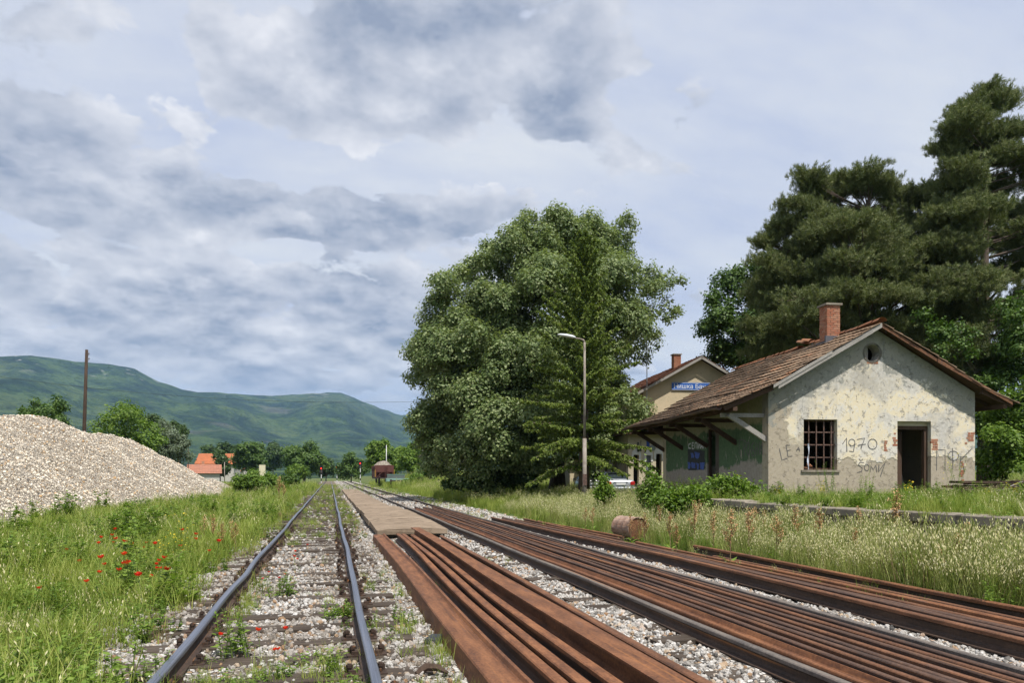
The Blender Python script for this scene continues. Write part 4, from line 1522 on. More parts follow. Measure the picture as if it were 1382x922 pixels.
def simple_roof(parent, u0, ur, u1, v0, v1, zf, mat, deck, rowh=.36, tw=.25, seed=0, name='roof'):
    """boarded roof with tile courses as real steps, built as one field of small tiles"""
    d = MB()
    for (a, b_) in ((u0, ur), (ur, u1)):
        d.prism([(a, zf(a)), (b_, zf(b_)), (b_, zf(b_) - .05), (a, zf(a) - .05)], v0, v1)
    rf = d.build(name, deck, parent)
    r_ = random.Random(seed)
    t_ = MB()
    for (a, b_) in ((u0, ur), (u1, ur)):
        pa, pb = Vector((a, 0, zf(a))), Vector((b_, 0, zf(b_)))
        ln = (pb - pa).length; up = (pb - pa) / ln
        nz = Vector((-up.z, 0, up.x)); nz = nz if nz.z > 0 else -nz
        rows = int(ln / rowh)
        for r0 in range(rows):
            base = pa + up * (r0 * ln / rows)
            v = v0
            while v < v1 - .05:
                j = r_.uniform(-.02, .02)
                l0 = base + up * j + nz * (.055 + r_.uniform(-.006, .010)); l1 = base + up * (rowh * 1.12 + j) + nz * .022
                w = min(tw, v1 - v) - .01
                t_.add([l0 + Vector((0, v, 0)), l0 + Vector((0, v + w, 0)), l1 + Vector((0, v + w, 0)), l1 + Vector((0, v, 0)),
                        l0 - nz * .03 + Vector((0, v, 0)), l0 - nz * .03 + Vector((0, v + w, 0))], [(0, 1, 2, 3), (4, 5, 1, 0), (4, 0, 3), (5, 2, 1)])
                v += tw
    o = t_.build('tile_field', mat, rf, fix=False); o['kind'] = 'stuff'
    return rf


simple_roof(stn, -.6, 3.9, 8.4, -.55, 12.5, lambda u: kz(u), M_REDTILE, M_BROWNWOOD, seed=4)
for (u0, u1) in ((3.95, -.55), (3.85, 8.3)):
    m = MB(); m.prism([(u0, kz(u0) + .02), (u0, kz(u0) - .16), (u1, kz(u1) - .16), (u1, kz(u1) + .02)], -.60, -.565)
    m.build('barge_board', M_GREYWOOD, stn)
brick_stack('chimney', 2.95, 2.2, .52, 8.8, 10.2, stn)
for y0 in (2, 5, 8):
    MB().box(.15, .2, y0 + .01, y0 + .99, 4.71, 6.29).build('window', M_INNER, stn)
# name board
sx0 = 1.98; sz0 = 7.42
sg = MB(); sg.box(sx0, sx0 + 2.75, -.09, -.05, sz0, sz0 + .52)
sgo = sg.build('name_board', plain('blue_enamel', (.035, .12, .42), .4, .12, 3, bump=.02), stn)
br = MB(); br.box(sx0, sx0 + 2.75, -.094, -.091, sz0 + .02, sz0 + .04); br.box(sx0, sx0 + 2.75, -.094, -.091, sz0 + .48, sz0 + .50)
br.build('border_line', plain('white_enamel', (.75, .77, .8), .4, .08, 3, bump=.02), sgo)
cu = bpy.data.curves.new('lettering', 'FONT'); cu.body = 'Нишка Бања'; cu.size = .43; cu.extrude = .002; cu.align_x = 'LEFT'
tmp = bpy.data.objects.new('lettering_tmp', cu); COL.objects.link(tmp)
bpy.context.view_layer.update()
dg_ = bpy.context.evaluated_depsgraph_get()
tme = bpy.data.meshes.new_from_object(tmp.evaluated_get(dg_))
bpy.data.objects.remove(tmp)
lt = link('lettering', tme, None, sgo)
lt['kind'] = 'stuff'; tme.materials.clear(); tme.materials.append(bpy.data.materials['white_enamel'])
lt.rotation_euler = (R(90), 0, 0); lt.location = (sx0 + .12, -.096, sz0 + .115)
# mast on the corner
q = MB(); q.tube([(.15, -.35, 5.2), (.15, -.35, 10.4)], .03, 6); q.build('mast', plain('grey_tube', (.42, .43, .44), .5), stn)

# single-storey wing
WG = at(848, 42)
wg = empty('station_wing', (WG[0], WG[1], 0), SROT, 'single-storey cream wing with arched openings in front of the station house', 'building')
WT = 4.05
op = [rect(.30, .62, .95, 2.78), rect(1.62, 1.95, .75, 2.85), rect(1.02, 1.34, 1.55, 2.75)]
fw = panel([[(0, .3), (6.5, .3), (6.5, WT), (0, WT)]] + op, 0, .3).build('front_wall', M_CREAM2, wg)
side_ops = [rect(.5, 1.15, .45, 2.7), rect(2.4, 3.1, .45, 2.7), rect(4.6, 5.3, .45, 2.7)]
panel([[(.304, .3), (7.5, .3), (7.5, WT), (.304, WT)]] + side_ops, 0, .3, 'x').build('side_wall', M_CREAM2, wg)
MB().box(.32, 6.4, 1.6, 1.7, .3, 3.9).build('inner_wall', M_INNER, wg)
MB().box(1.4, 1.5, .32, 7.4, .3, 3.9).build('inner_wall', M_INNER, wg)
for (a0, a1, b0, b1) in ((.18, .74, 2.78, 3.12), (1.50, 2.07, 2.85, 3.2), (.92, 1.44, 2.75, 3.1)):
    m = panel([[(a0, b0 - .35), (a0 + .12, b0 - .35), (a0 + .12, b0)] + [(a1 - .12, b0), (a1 - .12, b0 - .35), (a1, b0 - .35)] + [((a0 + a1) / 2 + (a1 - a0) / 2 * math.cos(math.pi * k / 8), b0 + (b1 - b0) * math.sin(math.pi * k / 8)) for k in range(9)]], -.035, -.002)
    m.build('window_surround', plain('white_lime', (.62, .60, .56), .9, .15, 5), fw)
MB().box(1.04, 1.32, .10, .14, 1.57, 2.73).build('shutter', plain('grey_box', (.14, .15, .17), .7, .2, 5), fw)
MB().box(1.06, 1.24, -.03, -.004, 3.25, 3.62).build('notice_plate', plain('blue_plate', (.03, .07, .28), .5, .1, 4), fw)
ck = MB(); ck.lathe([(0, .03), (.15, .03), (.17, .02), (.17, 0)], 18, 0, Matrix.Translation((1.42, -.005, 3.18)) @ Matrix.Rotation(R(90), 4, 'X'))
ck.build('wall_clock', plain('clock_grey', (.20, .23, .22), .6, .2, 6), fw)
q = MB(); q.box(.52, .60, -.08, -.005, 2.95, 3.5); q.box(.50, .74, -.10, -.03, 3.0, 3.08); q.tube([(.7, -.06, 3.05), (.72, -.06, 3.6)], .015, 6)
q.build('wall_lamp', plain('dark_fitting', (.05, .05, .05), .6), fw)
m = MB(); m.prism([(-.55, WT - .12), (7.0, WT - .12), (7.0, WT - .04), (-.55, WT - .04)], -.75, 8.0); m.build('soffit', M_BROWNWOOD, wg)
zf = lambda u: WT + .02 + .30 * min(u + .6, 7.1 - u)
simple_roof(wg, -.6, 3.25, 7.1, -.8, 8.0, zf, mat_ridge('mossy_tile', (.20, .17, .08), (.22, .13, .08)), M_BROWNWOOD, seed=6)


# ------------------------------------------------------------------ foliage
def mat_leaf(name, lo, mid, hi, back=None, trans=.28, rough=.55, scale=.9):
    """leaf: colour varied leaf by leaf and bough by bough; a paler underside where the species has one"""
    m, nt, b = new_mat(name)
    r = island(nt)
    n = nt.noise(posn(nt), scale, 3, .6)
    k = nt.math('ADD', nt.math('MULTIPLY', r, .55), nt.math('MULTIPLY', n, .45))
    c = nt.ramp(k, [(.22, lo), (.5, mid), (.80, hi)])
    if back:
        c = nt.mix(nt.node('ShaderNodeNewGeometry').outputs['Backfacing'], c, back)
    finish(nt, b, c, rough, None, 0, .35)
    tr = nt.node('ShaderNodeBsdfTranslucent')
    nt.put(tr.inputs[0], nt.mix(1.0, c, (1.0, 1.15, .45), 'MULTIPLY'))
    mx = nt.node('ShaderNodeMixShader')
    mx.inputs[0].default_value = trans
    nt.l.new(b.outputs[0], mx.inputs[1]); nt.l.new(tr.outputs[0], mx.inputs[2])
    nt.l.new(mx.outputs[0], nt.n['Material Output'].inputs[0])
    return m


M_LINDEN = mat_leaf('linden_leaf', (.056, .094, .022), (.135, .190, .058), (.285, .325, .150), (.30, .34, .19), .28)
M_BRIGHT = mat_leaf('fresh_green_leaf', (.065, .13, .014), (.125, .21, .022), (.195, .28, .040), None, .34)
M_MIDLEAF = mat_leaf('mid_green_leaf', (.040, .085, .014), (.078, .145, .024), (.135, .205, .045), None, .28)
M_DARKLEAF = mat_leaf('dark_green_leaf', (.028, .058, .014), (.050, .095, .022), (.085, .14, .034), None, .2)
M_SILVER = mat_leaf('silver_leaf', (.07, .10, .06), (.12, .16, .095), (.19, .23, .15), (.26, .29, .22), .2)
M_PINE = mat_leaf('pine_needles', (.072, .106, .036), (.152, .182, .064), (.27, .275, .115), None, .18, .6)
M_SPRUCE = mat_leaf('spruce_needles', (.060, .100, .014), (.142, .198, .030), (.245, .295, .056), None, .22, .6)
M_BARK = mat_wood('grey_bark', (.055, .045, .036), (.17, .145, .12), 2)
M_PBARK = mat_wood('pine_bark', (.06, .045, .036), (.20, .15, .12), 2)


def quads_from(c, t, b_, curl=None):
    """diamond-ish quads: centre c, half axes t (length) and b_ (width)"""
    P = np.stack([c - t, c - b_ - t * .05, c + t, c + b_ - t * .05], 1)
    return P


def quad_obj(name, P, mat, parent=None, kind=None, me_only=False):
    n = len(P)
    me = np_mesh(name, P.reshape(-1, 3), np.arange(n * 4).reshape(n, 4))
    me.materials.append(mat)
    if me_only: return me
    o = link(name, me, None, parent)
    if kind: o['kind'] = kind
    return o


def leaves_at(c, nrm_, L, W, r_, droop=0.0):
    n = len(c)
    q = r_.normal(size=(n, 3))
    q[:, 2] -= droop
    t = nrm(q - nrm_ * np.sum(q * nrm_, 1, keepdims=True))
    b_ = np.cross(nrm_, t)
    s = r_.uniform(.7, 1.3, (n, 1))
    return quads_from(c, t * L * s, b_ * W * s)


def ball(n, r_):
    return nrm(r_.normal(size=(n, 3)))


def lobed_points(lobes, r_, sub=12, sr=(.30, .48), per=60, fill=.25, flat=1.0):
    """points and outward directions on small leaf masses that sit on the surface of big lobes (x, y, z, r)"""
    lob = np.array(lobes, float)
    C = []; Rr_ = []
    for (x, y, z, r0) in lob:
        ns = max(4, int(sub * (r0 / np.median(lob[:, 3])) ** 1.3))
        d = ball(ns, r_)
        d[:, 2] = d[:, 2] * .9 + .05
        c = np.array([x, y, z]) + d * r0 * r_.uniform(.62, .98, (ns, 1)) * np.array([1, 1, flat])
        C.append(c); Rr_.append(r0 * r_.uniform(sr[0], sr[1], ns))
        C.append(np.array([[x, y, z]])); Rr_.append(np.array([r0 * .55]))
    C = np.concatenate(C); Rr_ = np.concatenate(Rr_)
    w = Rr_ ** 2
    n = int(per * len(C))
    pick = r_.choice(len(C), n, p=w / w.sum())
    d = ball(n, r_)
    d[:, 2] = np.where(d[:, 2] < -.45, -d[:, 2] * .6, d[:, 2])
    d = nrm(d)
    rad = Rr_[pick] * np.where(r_.random(n) < fill, r_.uniform(.3, .8, n), r_.uniform(.82, 1.06, n))
    p = C[pick] + d * rad[:, None] * np.array([1, 1, flat])
    # drop what lies deep inside other masses
    keep = np.ones(n, bool)
    for (x, y, z, r0) in lob:
        q = np.linalg.norm((p - np.array([x, y, z])) / np.array([1, 1, flat]), axis=1)
        keep &= q > r0 * .50
    return p[keep], d[keep]


def trunk_mesh(base, top, r0, limbs, r_, n=9):
    m = MB()
    b_, t_ = Vector(base), Vector(top)
    pts = []; rad = []
    for i in range(8):
        k = i / 7
        pts.append(b_.lerp(t_, k) + Vector((r_.normal() * .06, r_.normal() * .06, 0)) * (1 if 0 < i < 7 else 0) * r0 * 3)
        rad.append(r0 * (1.35 if i == 0 else 1.0) * (1 - .72 * k))
    m.tube(pts, rad, n)
    for (e, k0) in limbs:
        s = b_.lerp(t_, k0); e = Vector(e)
        mid = s.lerp(e, .5) + Vector((0, 0, .06 * (e - s).length))
        rr0 = r0 * (1 - .72 * k0) * .62
        m.tube([s, s.lerp(mid, .55), mid, mid.lerp(e, .6), e], [rr0, rr0 * .85, rr0 * .6, rr0 * .38, rr0 * .15], 6)
    return m


def leafy(name, label, cat, base, lobes, mat, L=.10, W=.07, sub=12, per=60, cl=5, cr=.16, seed=0, trunk_r=.25, group=None, fill=.25, flat=1.0, sr=(.30, .48), droop=.4, bark=None, top=None):
    """broad-leaved tree or bush: trunk with limbs into every lobe, crown of leaf clusters; lobes in world metres"""
    r_ = np.random.default_rng(seed)
    root = empty(name, base, 0, label, cat, group)
    B = np.array(base, float)
    p, d = lobed_points([(a - B[0], b_ - B[1], c - B[2], r0) for a, b_, c, r0 in lobes], r_, sub, sr, per, fill, flat)
    n = len(p)
    q = np.repeat(p, cl, 0) + r_.normal(size=(n * cl, 3)) * cr
    dd = nrm(np.repeat(d, cl, 0) * 1.0 + np.array([0, 0, .40]) + r_.normal(size=(n * cl, 3)) * .34)
    quad_obj('crown', leaves_at(q, dd, L, W, r_, droop), mat, root, 'stuff')
    if trunk_r > 0:
        lo = np.array(lobes)
        tz = top if top else float(np.average(lo[:, 2], weights=lo[:, 3] ** 2)) - B[2]
        big = sorted(lobes, key=lambda l: -l[3])[:10]
        limbs = [((a - B[0], b_ - B[1], c - B[2]), float(np.clip((c - B[2]) / max(tz, .1) * .55, .25, .9))) for a, b_, c, r0 in big]
        ctr = np.average(lo[:, :2], axis=0, weights=lo[:, 3])
        trunk_mesh((0, 0, -.15), (float(ctr[0] - B[0]) * .35, float(ctr[1] - B[1]) * .35, tz), trunk_r, limbs, r_).build('trunk', bark or M_BARK, root, True)
    return root


def lobes_px(ls, d):
    """lobes given by photo column, row and radius in pixels, with a depth of their own (d + dd)"""
    out = []
    for l in ls:
        px, py, r0 = l[:3]; dd = l[3] if len(l) > 3 else 0
        x, y = at(px, d + dd)
        out.append((x, y, zat(py, d + dd), r0 / FPX * (d + dd)))
    return out


def place(px, d, z=None):
    x, y = at(px, d)
    return (x, y, float(gh(x, y)) if z is None else z)


# the two old lindens by the platform
LD = 46
leafy('linden_tree', 'tall broad linden rising behind the spruce and the lamp post', 'tree', place(752, LD + 1),
      lobes_px([(738, 345, 58, 1), (700, 345, 42, -1), (790, 345, 52, 2), (838, 315, 27, 3), (775, 420, 82, 0), (850, 400, 44, 1), (893, 385, 27, 2), (828, 466, 47, 0), (884, 462, 18, 4), (718, 410, 66, -2),
                (735, 520, 84, -1), (820, 555, 58, 0), (760, 610, 62, -2), (705, 500, 66, -3), (780, 500, 80, 5), (770, 370, 70, 5), (852, 430, 34, 3), (900, 420, 20, 2), (715, 310, 26, 0), (755, 302, 24, 1)], LD),
      M_LINDEN, .088, .062, sub=15, per=78, cl=12, cr=.15, seed=101, trunk_r=.5, group='old lindens by the platform', sr=(.24, .40), fill=.16)
leafy('linden_tree', 'dark broad linden with boughs to the ground, nearest the freight wagon', 'tree', place(655, LD - 1),
      lobes_px([(632, 425, 58, -1), (600, 490, 50, 0), (572, 488, 28, 0), (650, 510, 78, -2), (590, 550, 40, -1), (625, 590, 62, -2), (690, 440, 58, 0), (690, 580, 68, -4), (600, 620, 40, -2), (660, 630, 50, -3),
                (655, 380, 44, 1), (640, 470, 60, 3), (560, 510, 18, 0), (610, 405, 30, 0), (672, 345, 26, 0)], LD),
      M_LINDEN, .088, .062, sub=15, per=78, cl=12, cr=.15, seed=102, trunk_r=.42, group='old lindens by the platform', sr=(.26, .42))
leafy('broadleaf_tree', 'broad green tree between the station roof and the dark pines', 'tree', place(1010, 52),
      lobes_px([(1000, 410, 42), (985, 445, 36), (1030, 390, 38), (1010, 470, 40), (965, 478, 22), (1045, 440, 50), (1060, 380, 40), (975, 415, 20), (1060, 500, 50)], 52),
      M_MIDLEAF, .10, .07, sub=14, per=70, cl=9, cr=.17, seed=103, trunk_r=.35)


C_NEEDLE = bpy.data.collections.new('needle_brushes')
for k_ in range(4):
    r_ = np.random.default_rng(900 + k_)
    nb = 34
    d = nrm(np.array([0, 0, .9]) + r_.normal(size=(nb, 3)) * .62)
    c = np.stack([np.zeros(nb), np.zeros(nb), r_.uniform(-.10, .10, nb)], -1) + d * .08
    side = nrm(np.cross(d, r_.normal(size=(nb, 3))))
    me = quad_obj('brush', quads_from(c, d * r_.uniform(.075, .125, (nb, 1)), side * .0085), M_PINE, me_only=True)
    o = bpy.data.objects.new('brush_%d' % k_, me); C_NEEDLE.objects.link(o)


def pine(name, label, base, ztop, pads, seed, trunk_r, lean=(0, 0), bare=()):
    """black pine: trunk, rising limbs, each ending in pads of needle tufts; pads = (x, y, z, r)"""
    r_ = np.random.default_rng(seed)
    root = empty(name, base, 0, label, 'tree', 'black pines behind the shed')
    B = np.array(base, float)
    H = ztop - B[2]
    m = MB()
    pts = []; rad = []
    for i in range(12):
        k = i / 11
        pts.append(Vector((lean[0] * k + .12 * math.sin(k * 7 + seed), lean[1] * k + .1 * math.cos(k * 6), H * k * .985)))
        rad.append(trunk_r * (1 - .88 * k) + .02)
    m.tube(pts, rad, 10)
    P = []; Dr = []
    many = []
    for (x, y, z, r0) in pads:
        for q in range(5):
            a_ = r_.uniform(0, 6.28); k_ = r_.uniform(.35, .95) if q else 0
            many.append((x + math.cos(a_) * r0 * k_, y + math.sin(a_) * r0 * k_, z - .30 * r0 + r_.normal() * r0 * .24, r0 * r_.uniform(.50, .70)))
    for (x, y, z, r0) in many:
        e = Vector((x - B[0], y - B[1], z - B[2]))
        zs = min(max(e.z - math.hypot(e.x, e.y) * .35, 1.5), H * .95)
        k = zs / H
        s = Vector((lean[0] * k, lean[1] * k, zs))
        mid = s.lerp(e, .5) + Vector((0, 0, -.04 * (e - s).length))
        rl = max(.035, trunk_r * (1 - .85 * k) * .42)
        m.tube([s, s.lerp(mid, .5), mid, mid.lerp(e, .5), e], [rl, rl * .85, rl * .65, rl * .45, rl * .2], 6)
        # twigs of the pad
        nt_ = int(7 + 16 * r0)
        tips = ball(nt_, r_) * r_.uniform(.35, 1.0, (nt_, 1)) * r0 * np.array([1.25, 1.25, .42]) + np.array(e)
        for tp in tips[::4]:
            m.tube([e, Vector(tp).lerp(e, .45) + Vector((0, 0, -.08 * r0)), Vector(tp)], [rl * .22, rl * .15, .008], 4, cap=False)
        for tp in tips:
            nn = int(r_.integers(8, 14))
            P.append(tp + r_.normal(size=(nn, 3)) * np.array([.26, .26, .15]))
            o = nrm(tp - np.array(e)) * .6 + np.array([0, 0, .75])
            Dr.append(np.repeat(o[None], nn, 0))
    for (z0, ang, ln) in bare:
        s = Vector((lean[0] * z0 / H, lean[1] * z0 / H, z0))
        e = s + Vector((math.cos(ang) * ln, math.sin(ang) * ln, -.15 * ln))
        m.tube([s, s.lerp(e, .5) + Vector((0, 0, .1)), e], [.05, .03, .008], 5)
    m.build('trunk', M_PBARK, root, True)
    P = np.concatenate(P); Dr = nrm(np.concatenate(Dr))
    # each tuft is a brush of needles; the brushes are instances
    n = len(P)
    d = nrm(Dr + r_.normal(size=(n, 3)) * .35)
    rot = np.stack([np.zeros(n), np.arccos(np.clip(d[:, 2], -1, 1)), np.arctan2(d[:, 1], d[:, 0])], -1)
    scatter('crown', C_NEEDLE, P, rot, r_.uniform(.75, 1.35, n), r_.integers(0, 4, n), parent=root)
    return root


def pads_px(ls, d):
    return lobes_px(ls, d)


rp = np.random.default_rng(5)
P1 = [(1103, 240, 26, 0), (1135, 245, 26, 1), (1165, 240, 26, 0), (1085, 275, 26, -1), (1062, 300, 20, 0), (1045, 320, 14, 0), (1205, 255, 26, 1), (1120, 290, 38, -2), (1165, 290, 40, 2), (1215, 300, 42, 0),
      (1080, 330, 34, 0), (1050, 355, 30, -1), (1120, 350, 42, -3), (1170, 350, 46, -2), (1220, 360, 46, 1), (1060, 390, 40, 0), (1100, 400, 46, -3), (1150, 405, 50, -2), (1200, 415, 50, -2), (1245, 345, 34, 0),
      (1070, 440, 42, -1), (1130, 445, 46, -2), (1240, 420, 44, 0), (1040, 430, 30, 0), (1180, 240, 18, 0), (1240, 262, 24, 2), (1250, 300, 30, 2), (1160, 460, 44, 2), (1220, 470, 44, 0), (1030, 460, 26, 0), (1190, 330, 40, 4), (1130, 380, 50, 4), (1148, 300, 34, -3), (1100, 310, 34, 2), (1180, 380, 46, -4), (1240, 380, 40, -3), (1205, 330, 36, -3), (1085, 415, 40, 3), (1262, 330, 30, -2)]
pine('black_pine', 'wide spreading black pine directly behind the shed roof and chimney', place(1165, 43, .4), zat(262, 43), pads_px(P1, 43), 201, .42, (.3, 0))
P2 = [(1330, 128, 22, 0), (1310, 140, 22, 0), (1352, 130, 18, 1), (1298, 160, 24, -1), (1340, 165, 30, 0), (1375, 170, 22, 0), (1288, 190, 20, 0), (1325, 200, 34, 1), (1368, 205, 32, 0), (1290, 225, 28, -1), (1345, 240, 36, 2),
      (1400, 220, 34, 0), (1280, 262, 30, 0), (1320, 275, 34, -2), (1385, 270, 34, 1), (1270, 300, 32, 0), (1350, 310, 34, 1), (1300, 325, 38, -1), (1410, 310, 40, 0), (1375, 345, 36, 2), (1275, 360, 40, 0), (1320, 375, 36, -2),
      (1400, 380, 40, 0), (1290, 410, 44, 0), (1350, 420, 34, 3), (1265, 450, 40, -1), (1310, 455, 44, -2), (1340, 495, 40, -2), (1290, 490, 34, -2), (1390, 440, 34, 1), (1355, 470, 28, -2), (1260, 400, 40, 2)]
pine('black_pine', 'tallest black pine, its bare trunk rising at the right edge', place(1328, 41, .4), zat(126, 41), pads_px(P2, 41), 202, .38, (.1, 0),
     [(8.2, .3, 2.6), (7.4, 2.8, 2.2), (9.0, 5.6, 2.4), (6.6, 4.2, 2.0), (10.2, 1.2, 2.2)])


def spruce(name, label, base, H, seed, rmax, trunk_r=.2):
    """spruce with tiers of long drooping boughs and hanging twigs"""
    r_ = np.random.default_rng(seed)
    root = empty(name, base, 0, label, 'tree')
    m = MB()
    m.tube([(0, 0, -.1), (.03, 0, H * .35), (-.02, .02, H * .7), (0, 0, H)], [trunk_r * 1.2, trunk_r * .75, trunk_r * .38, .015], 9)
    C = []; T = []; S = []
    z = 2.0
    while z < H * .985:
        k = z / H
        Lb = rmax * (1 - k) ** .78 * (1.0 if k > .12 else .75) + .12
        nb = int(6 + 2 * (1 - k))
        a0 = r_.uniform(0, 6.28)
        for i in range(nb):
            a = a0 + 6.283 * i / nb + r_.normal() * .2
            L = Lb * r_.uniform(.45, 1.15)
            zb = z + r_.normal() * .22 * (1 - .6 * k)
            dp = r_.uniform(.75, 1.3)
            rise = .95 * k + .05                                     # top boughs rise, low ones sag then lift
            pts = []
            ns = max(4, int(L / .28))
            for j in range(ns + 1):
                t = j / ns
                rr0 = L * t
                zz0 = zb + L * (rise * t - (.62 - .5 * k) * dp * t * t + .22 * t ** 3)
                pts.append(np.array([math.cos(a) * rr0, math.sin(a) * rr0, zz0]))
            m.tube([Vector(p) for p in pts[::2]] + [Vector(pts[-1])], [.035 * (1 - k) + .012] + [.02 * (1 - k) + .006] * (len(pts[::2]) - 1) + [.004], 4, cap=False)
            out = np.array([math.cos(a), math.sin(a), 0]); sd = np.array([-math.sin(a), math.cos(a), 0])
            for j in range(1, ns + 1):
                t = j / ns
                p = pts[j]
                wl = .62 * (1 - t * .55) * (0.45 + .55 * (1 - k)) * r_.uniform(.7, 1.25)
                for s_ in (-1, 1):
                    for q in range(3):
                        dr = nrm((sd * s_ * r_.uniform(.5, 1.0) + out * r_.uniform(.25, .7) + np.array([0, 0, -r_.uniform(.15, .75)]))[None])[0]
                        ln = wl * r_.uniform(.5, 1.0)
                        C.append(p + dr * ln * .5 + (pts[j - 1] - p) * r_.random()); T.append(dr * ln * .5); S.append(1)
                dn = np.array([0, 0, -1]) + out * .25
                C.append(p + dn * wl * .3); T.append(dn * wl * .35); S.append(1)
        z += .47 * (1 - .45 * k)
    m.build('trunk', M_PBARK, root, True)
    C = np.array(C); T = np.array(T)
    n = len(C)
    # every twig is a flat spray of short needles on both sides
    ks = 12
    u = np.tile(np.linspace(-.95, .95, ks), n)[:, None]
    cc = np.repeat(C, ks, 0) + np.repeat(T, ks, 0) * u + r_.normal(size=(n * ks, 3)) * .02
    t = nrm(np.repeat(T, ks, 0))
    sd = nrm(np.cross(t, r_.normal(size=(n * ks, 3))))
    dv = nrm(t * .75 + sd * .8)
    ln = (.085 * (1.15 - np.abs(u) * .4)) * r_.uniform(.8, 1.3, (n * ks, 1))
    Q = quads_from(cc, dv * ln, nrm(np.cross(dv, r_.normal(size=(n * ks, 3)))) * .030)
    quad_obj('crown', Q, M_SPRUCE, root, 'stuff')
    return root


b0 = place(788, 37)
spruce('spruce_tree', 'pointed dark spruce standing in front of the linden', b0, zat(316, 37) - b0[2], 301, 4.2, .26)

# far trees and bushes: (name, label, column, ground depth, lobes, material, leaf length, seed, trunk)
FAR = [
    ('field_tree', 'green treetop showing above the gravel heap, left of the wooden pole', 62, 75, [(62, 560, 24), (45, 562, 18), (80, 566, 16), (60, 585, 30)], M_MIDLEAF, .20, 1, .2),
    ('field_tree', 'round bushy green tree just right of the wooden pole', 172, 84, [(168, 572, 30), (150, 585, 24), (190, 580, 28), (172, 605, 36), (200, 600, 24), (150, 560, 12)], M_BRIGHT, .22, 2, .25),
    ('field_tree', 'silvery tree at the right foot of the gravel heap', 230, 88, [(228, 600, 20), (218, 585, 16), (236, 618, 20), (212, 615, 18), (240, 600, 12)], M_SILVER, .20, 3, .2),
    ('field_tree', 'thin dark tree behind the silvery tree', 244, 96, [(238, 585, 12), (246, 600, 10), (205, 572, 12), (230, 578, 10)], M_DARKLEAF, .22, 4, .2),
    ('village_tree', 'dark tree beside the orange village roofs', 297, 190, [(297, 622, 8), (298, 632, 9), (296, 614, 6)], M_DARKLEAF, .45, 5, .2),
    ('village_tree', 'round green tree right of the orange roofs', 336, 200, [(330, 612, 11), (343, 608, 11), (337, 622, 15), (350, 622, 9), (322, 624, 9)], M_MIDLEAF, .5, 6, .25),
    ('village_tree', 'dim tree farther off between two round trees', 368, 330, [(365, 612, 12), (375, 610, 10), (370, 624, 14), (382, 618, 9)], M_DARKLEAF, .7, 7, .3),
    ('village_tree', 'tall tree far behind the orange roofs', 292, 320, [(280, 612, 9), (300, 607, 9), (312, 610, 8), (290, 622, 12)], M_DARKLEAF, .7, 8, .3),
    ('oak_tree', 'large dark round tree left of the signals', 411, 175, [(408, 611, 15), (395, 618, 15), (424, 615, 15), (410, 630, 21), (432, 628, 11), (388, 630, 9)], M_MIDLEAF, .45, 9, .35),
    ('village_tree', 'dim tree just left of the signal posts', 440, 230, [(440, 628, 9), (446, 636, 7), (434, 636, 8)], M_DARKLEAF, .5, 10, .2),
    ('line_side_tree', 'olive tree right of the signal posts', 474, 190, [(474, 622, 9), (466, 630, 9), (482, 630, 9), (474, 638, 11), (460, 638, 7), (490, 636, 8)], M_MIDLEAF, .42, 11, .2),
    ('line_side_tree', 'bright green tree behind the red wagon', 512, 150, [(520, 604, 13), (508, 612, 13), (532, 612, 13), (520, 624, 18), (540, 625, 14), (503, 626, 11)], M_BRIGHT, .36, 12, .22),
    ('line_side_tree', 'bright green tree right of the red wagon', 556, 140, [(552, 612, 14), (566, 608, 13), (578, 616, 13), (560, 626, 18), (580, 632, 13), (546, 630, 11)], M_BRIGHT, .34, 13, .22),
]
for (nm, lab, px, d, ls, mt, lf_, sd_, tr_) in FAR:
    leafy(nm, lab, 'tree', place(px, d), lobes_px([(a, b_, c, (i % 3 - 1) * c * d / 2600) for i, (a, b_, c) in enumerate(ls)], d), mt, lf_ * .55, lf_ * .42, sub=11, per=46, cl=5, cr=lf_ * .7, seed=400 + sd_, trunk_r=tr_, sr=(.3, .5), group='trees along the valley')

BUSH = [
    ('bush', 'round bright bush beside the line, left of the track', 338, 62, [(330, 652, 13), (345, 650, 14), (338, 662, 16), (322, 660, 9)], M_BRIGHT, .15, 21),
    ('bush', 'smaller bright bush right of the round one', 366, 70, [(364, 650, 10), (370, 656, 10)], M_BRIGHT, .16, 22),
    ('bush', 'bright bush below the large dark round tree', 399, 150, [(396, 637, 9), (404, 638, 8)], M_BRIGHT, .3, 23),
    ('bush', 'bush by the green flat trolley', 560, 92, [(558, 648, 9), (566, 652, 9), (552, 655, 8)], M_BRIGHT, .17, 24),
    ('bush', 'bright bushes under the linden boughs', 578, 95, [(575, 640, 10), (585, 646, 9), (590, 636, 9)], M_MIDLEAF, .18, 25),
    ('bush', 'dark undergrowth at the foot of the lindens', 665, 43, [(640, 650, 12), (660, 646, 15), (690, 648, 15), (715, 650, 13), (620, 652, 9), (605, 655, 8)], M_DARKLEAF, .13, 26),
    ('bush', 'dense shrubs right of the shed behind the plank pile', 1350, 31, [(1345, 600, 26), (1375, 590, 34), (1335, 630, 22), (1370, 630, 30), (1400, 610, 36), (1355, 560, 26), (1385, 545, 34)], M_BRIGHT, .12, 27),
    ('bush', 'tall green hedge behind the shed at the right', 1350, 37, [(1340, 540, 30), (1375, 520, 40), (1330, 580, 30), (1365, 590, 40), (1400, 560, 50), (1345, 490, 26), (1390, 480, 40), (1290, 470, 30), (1260, 440, 24), (1375, 430, 30)], M_MIDLEAF, .13, 28),
]
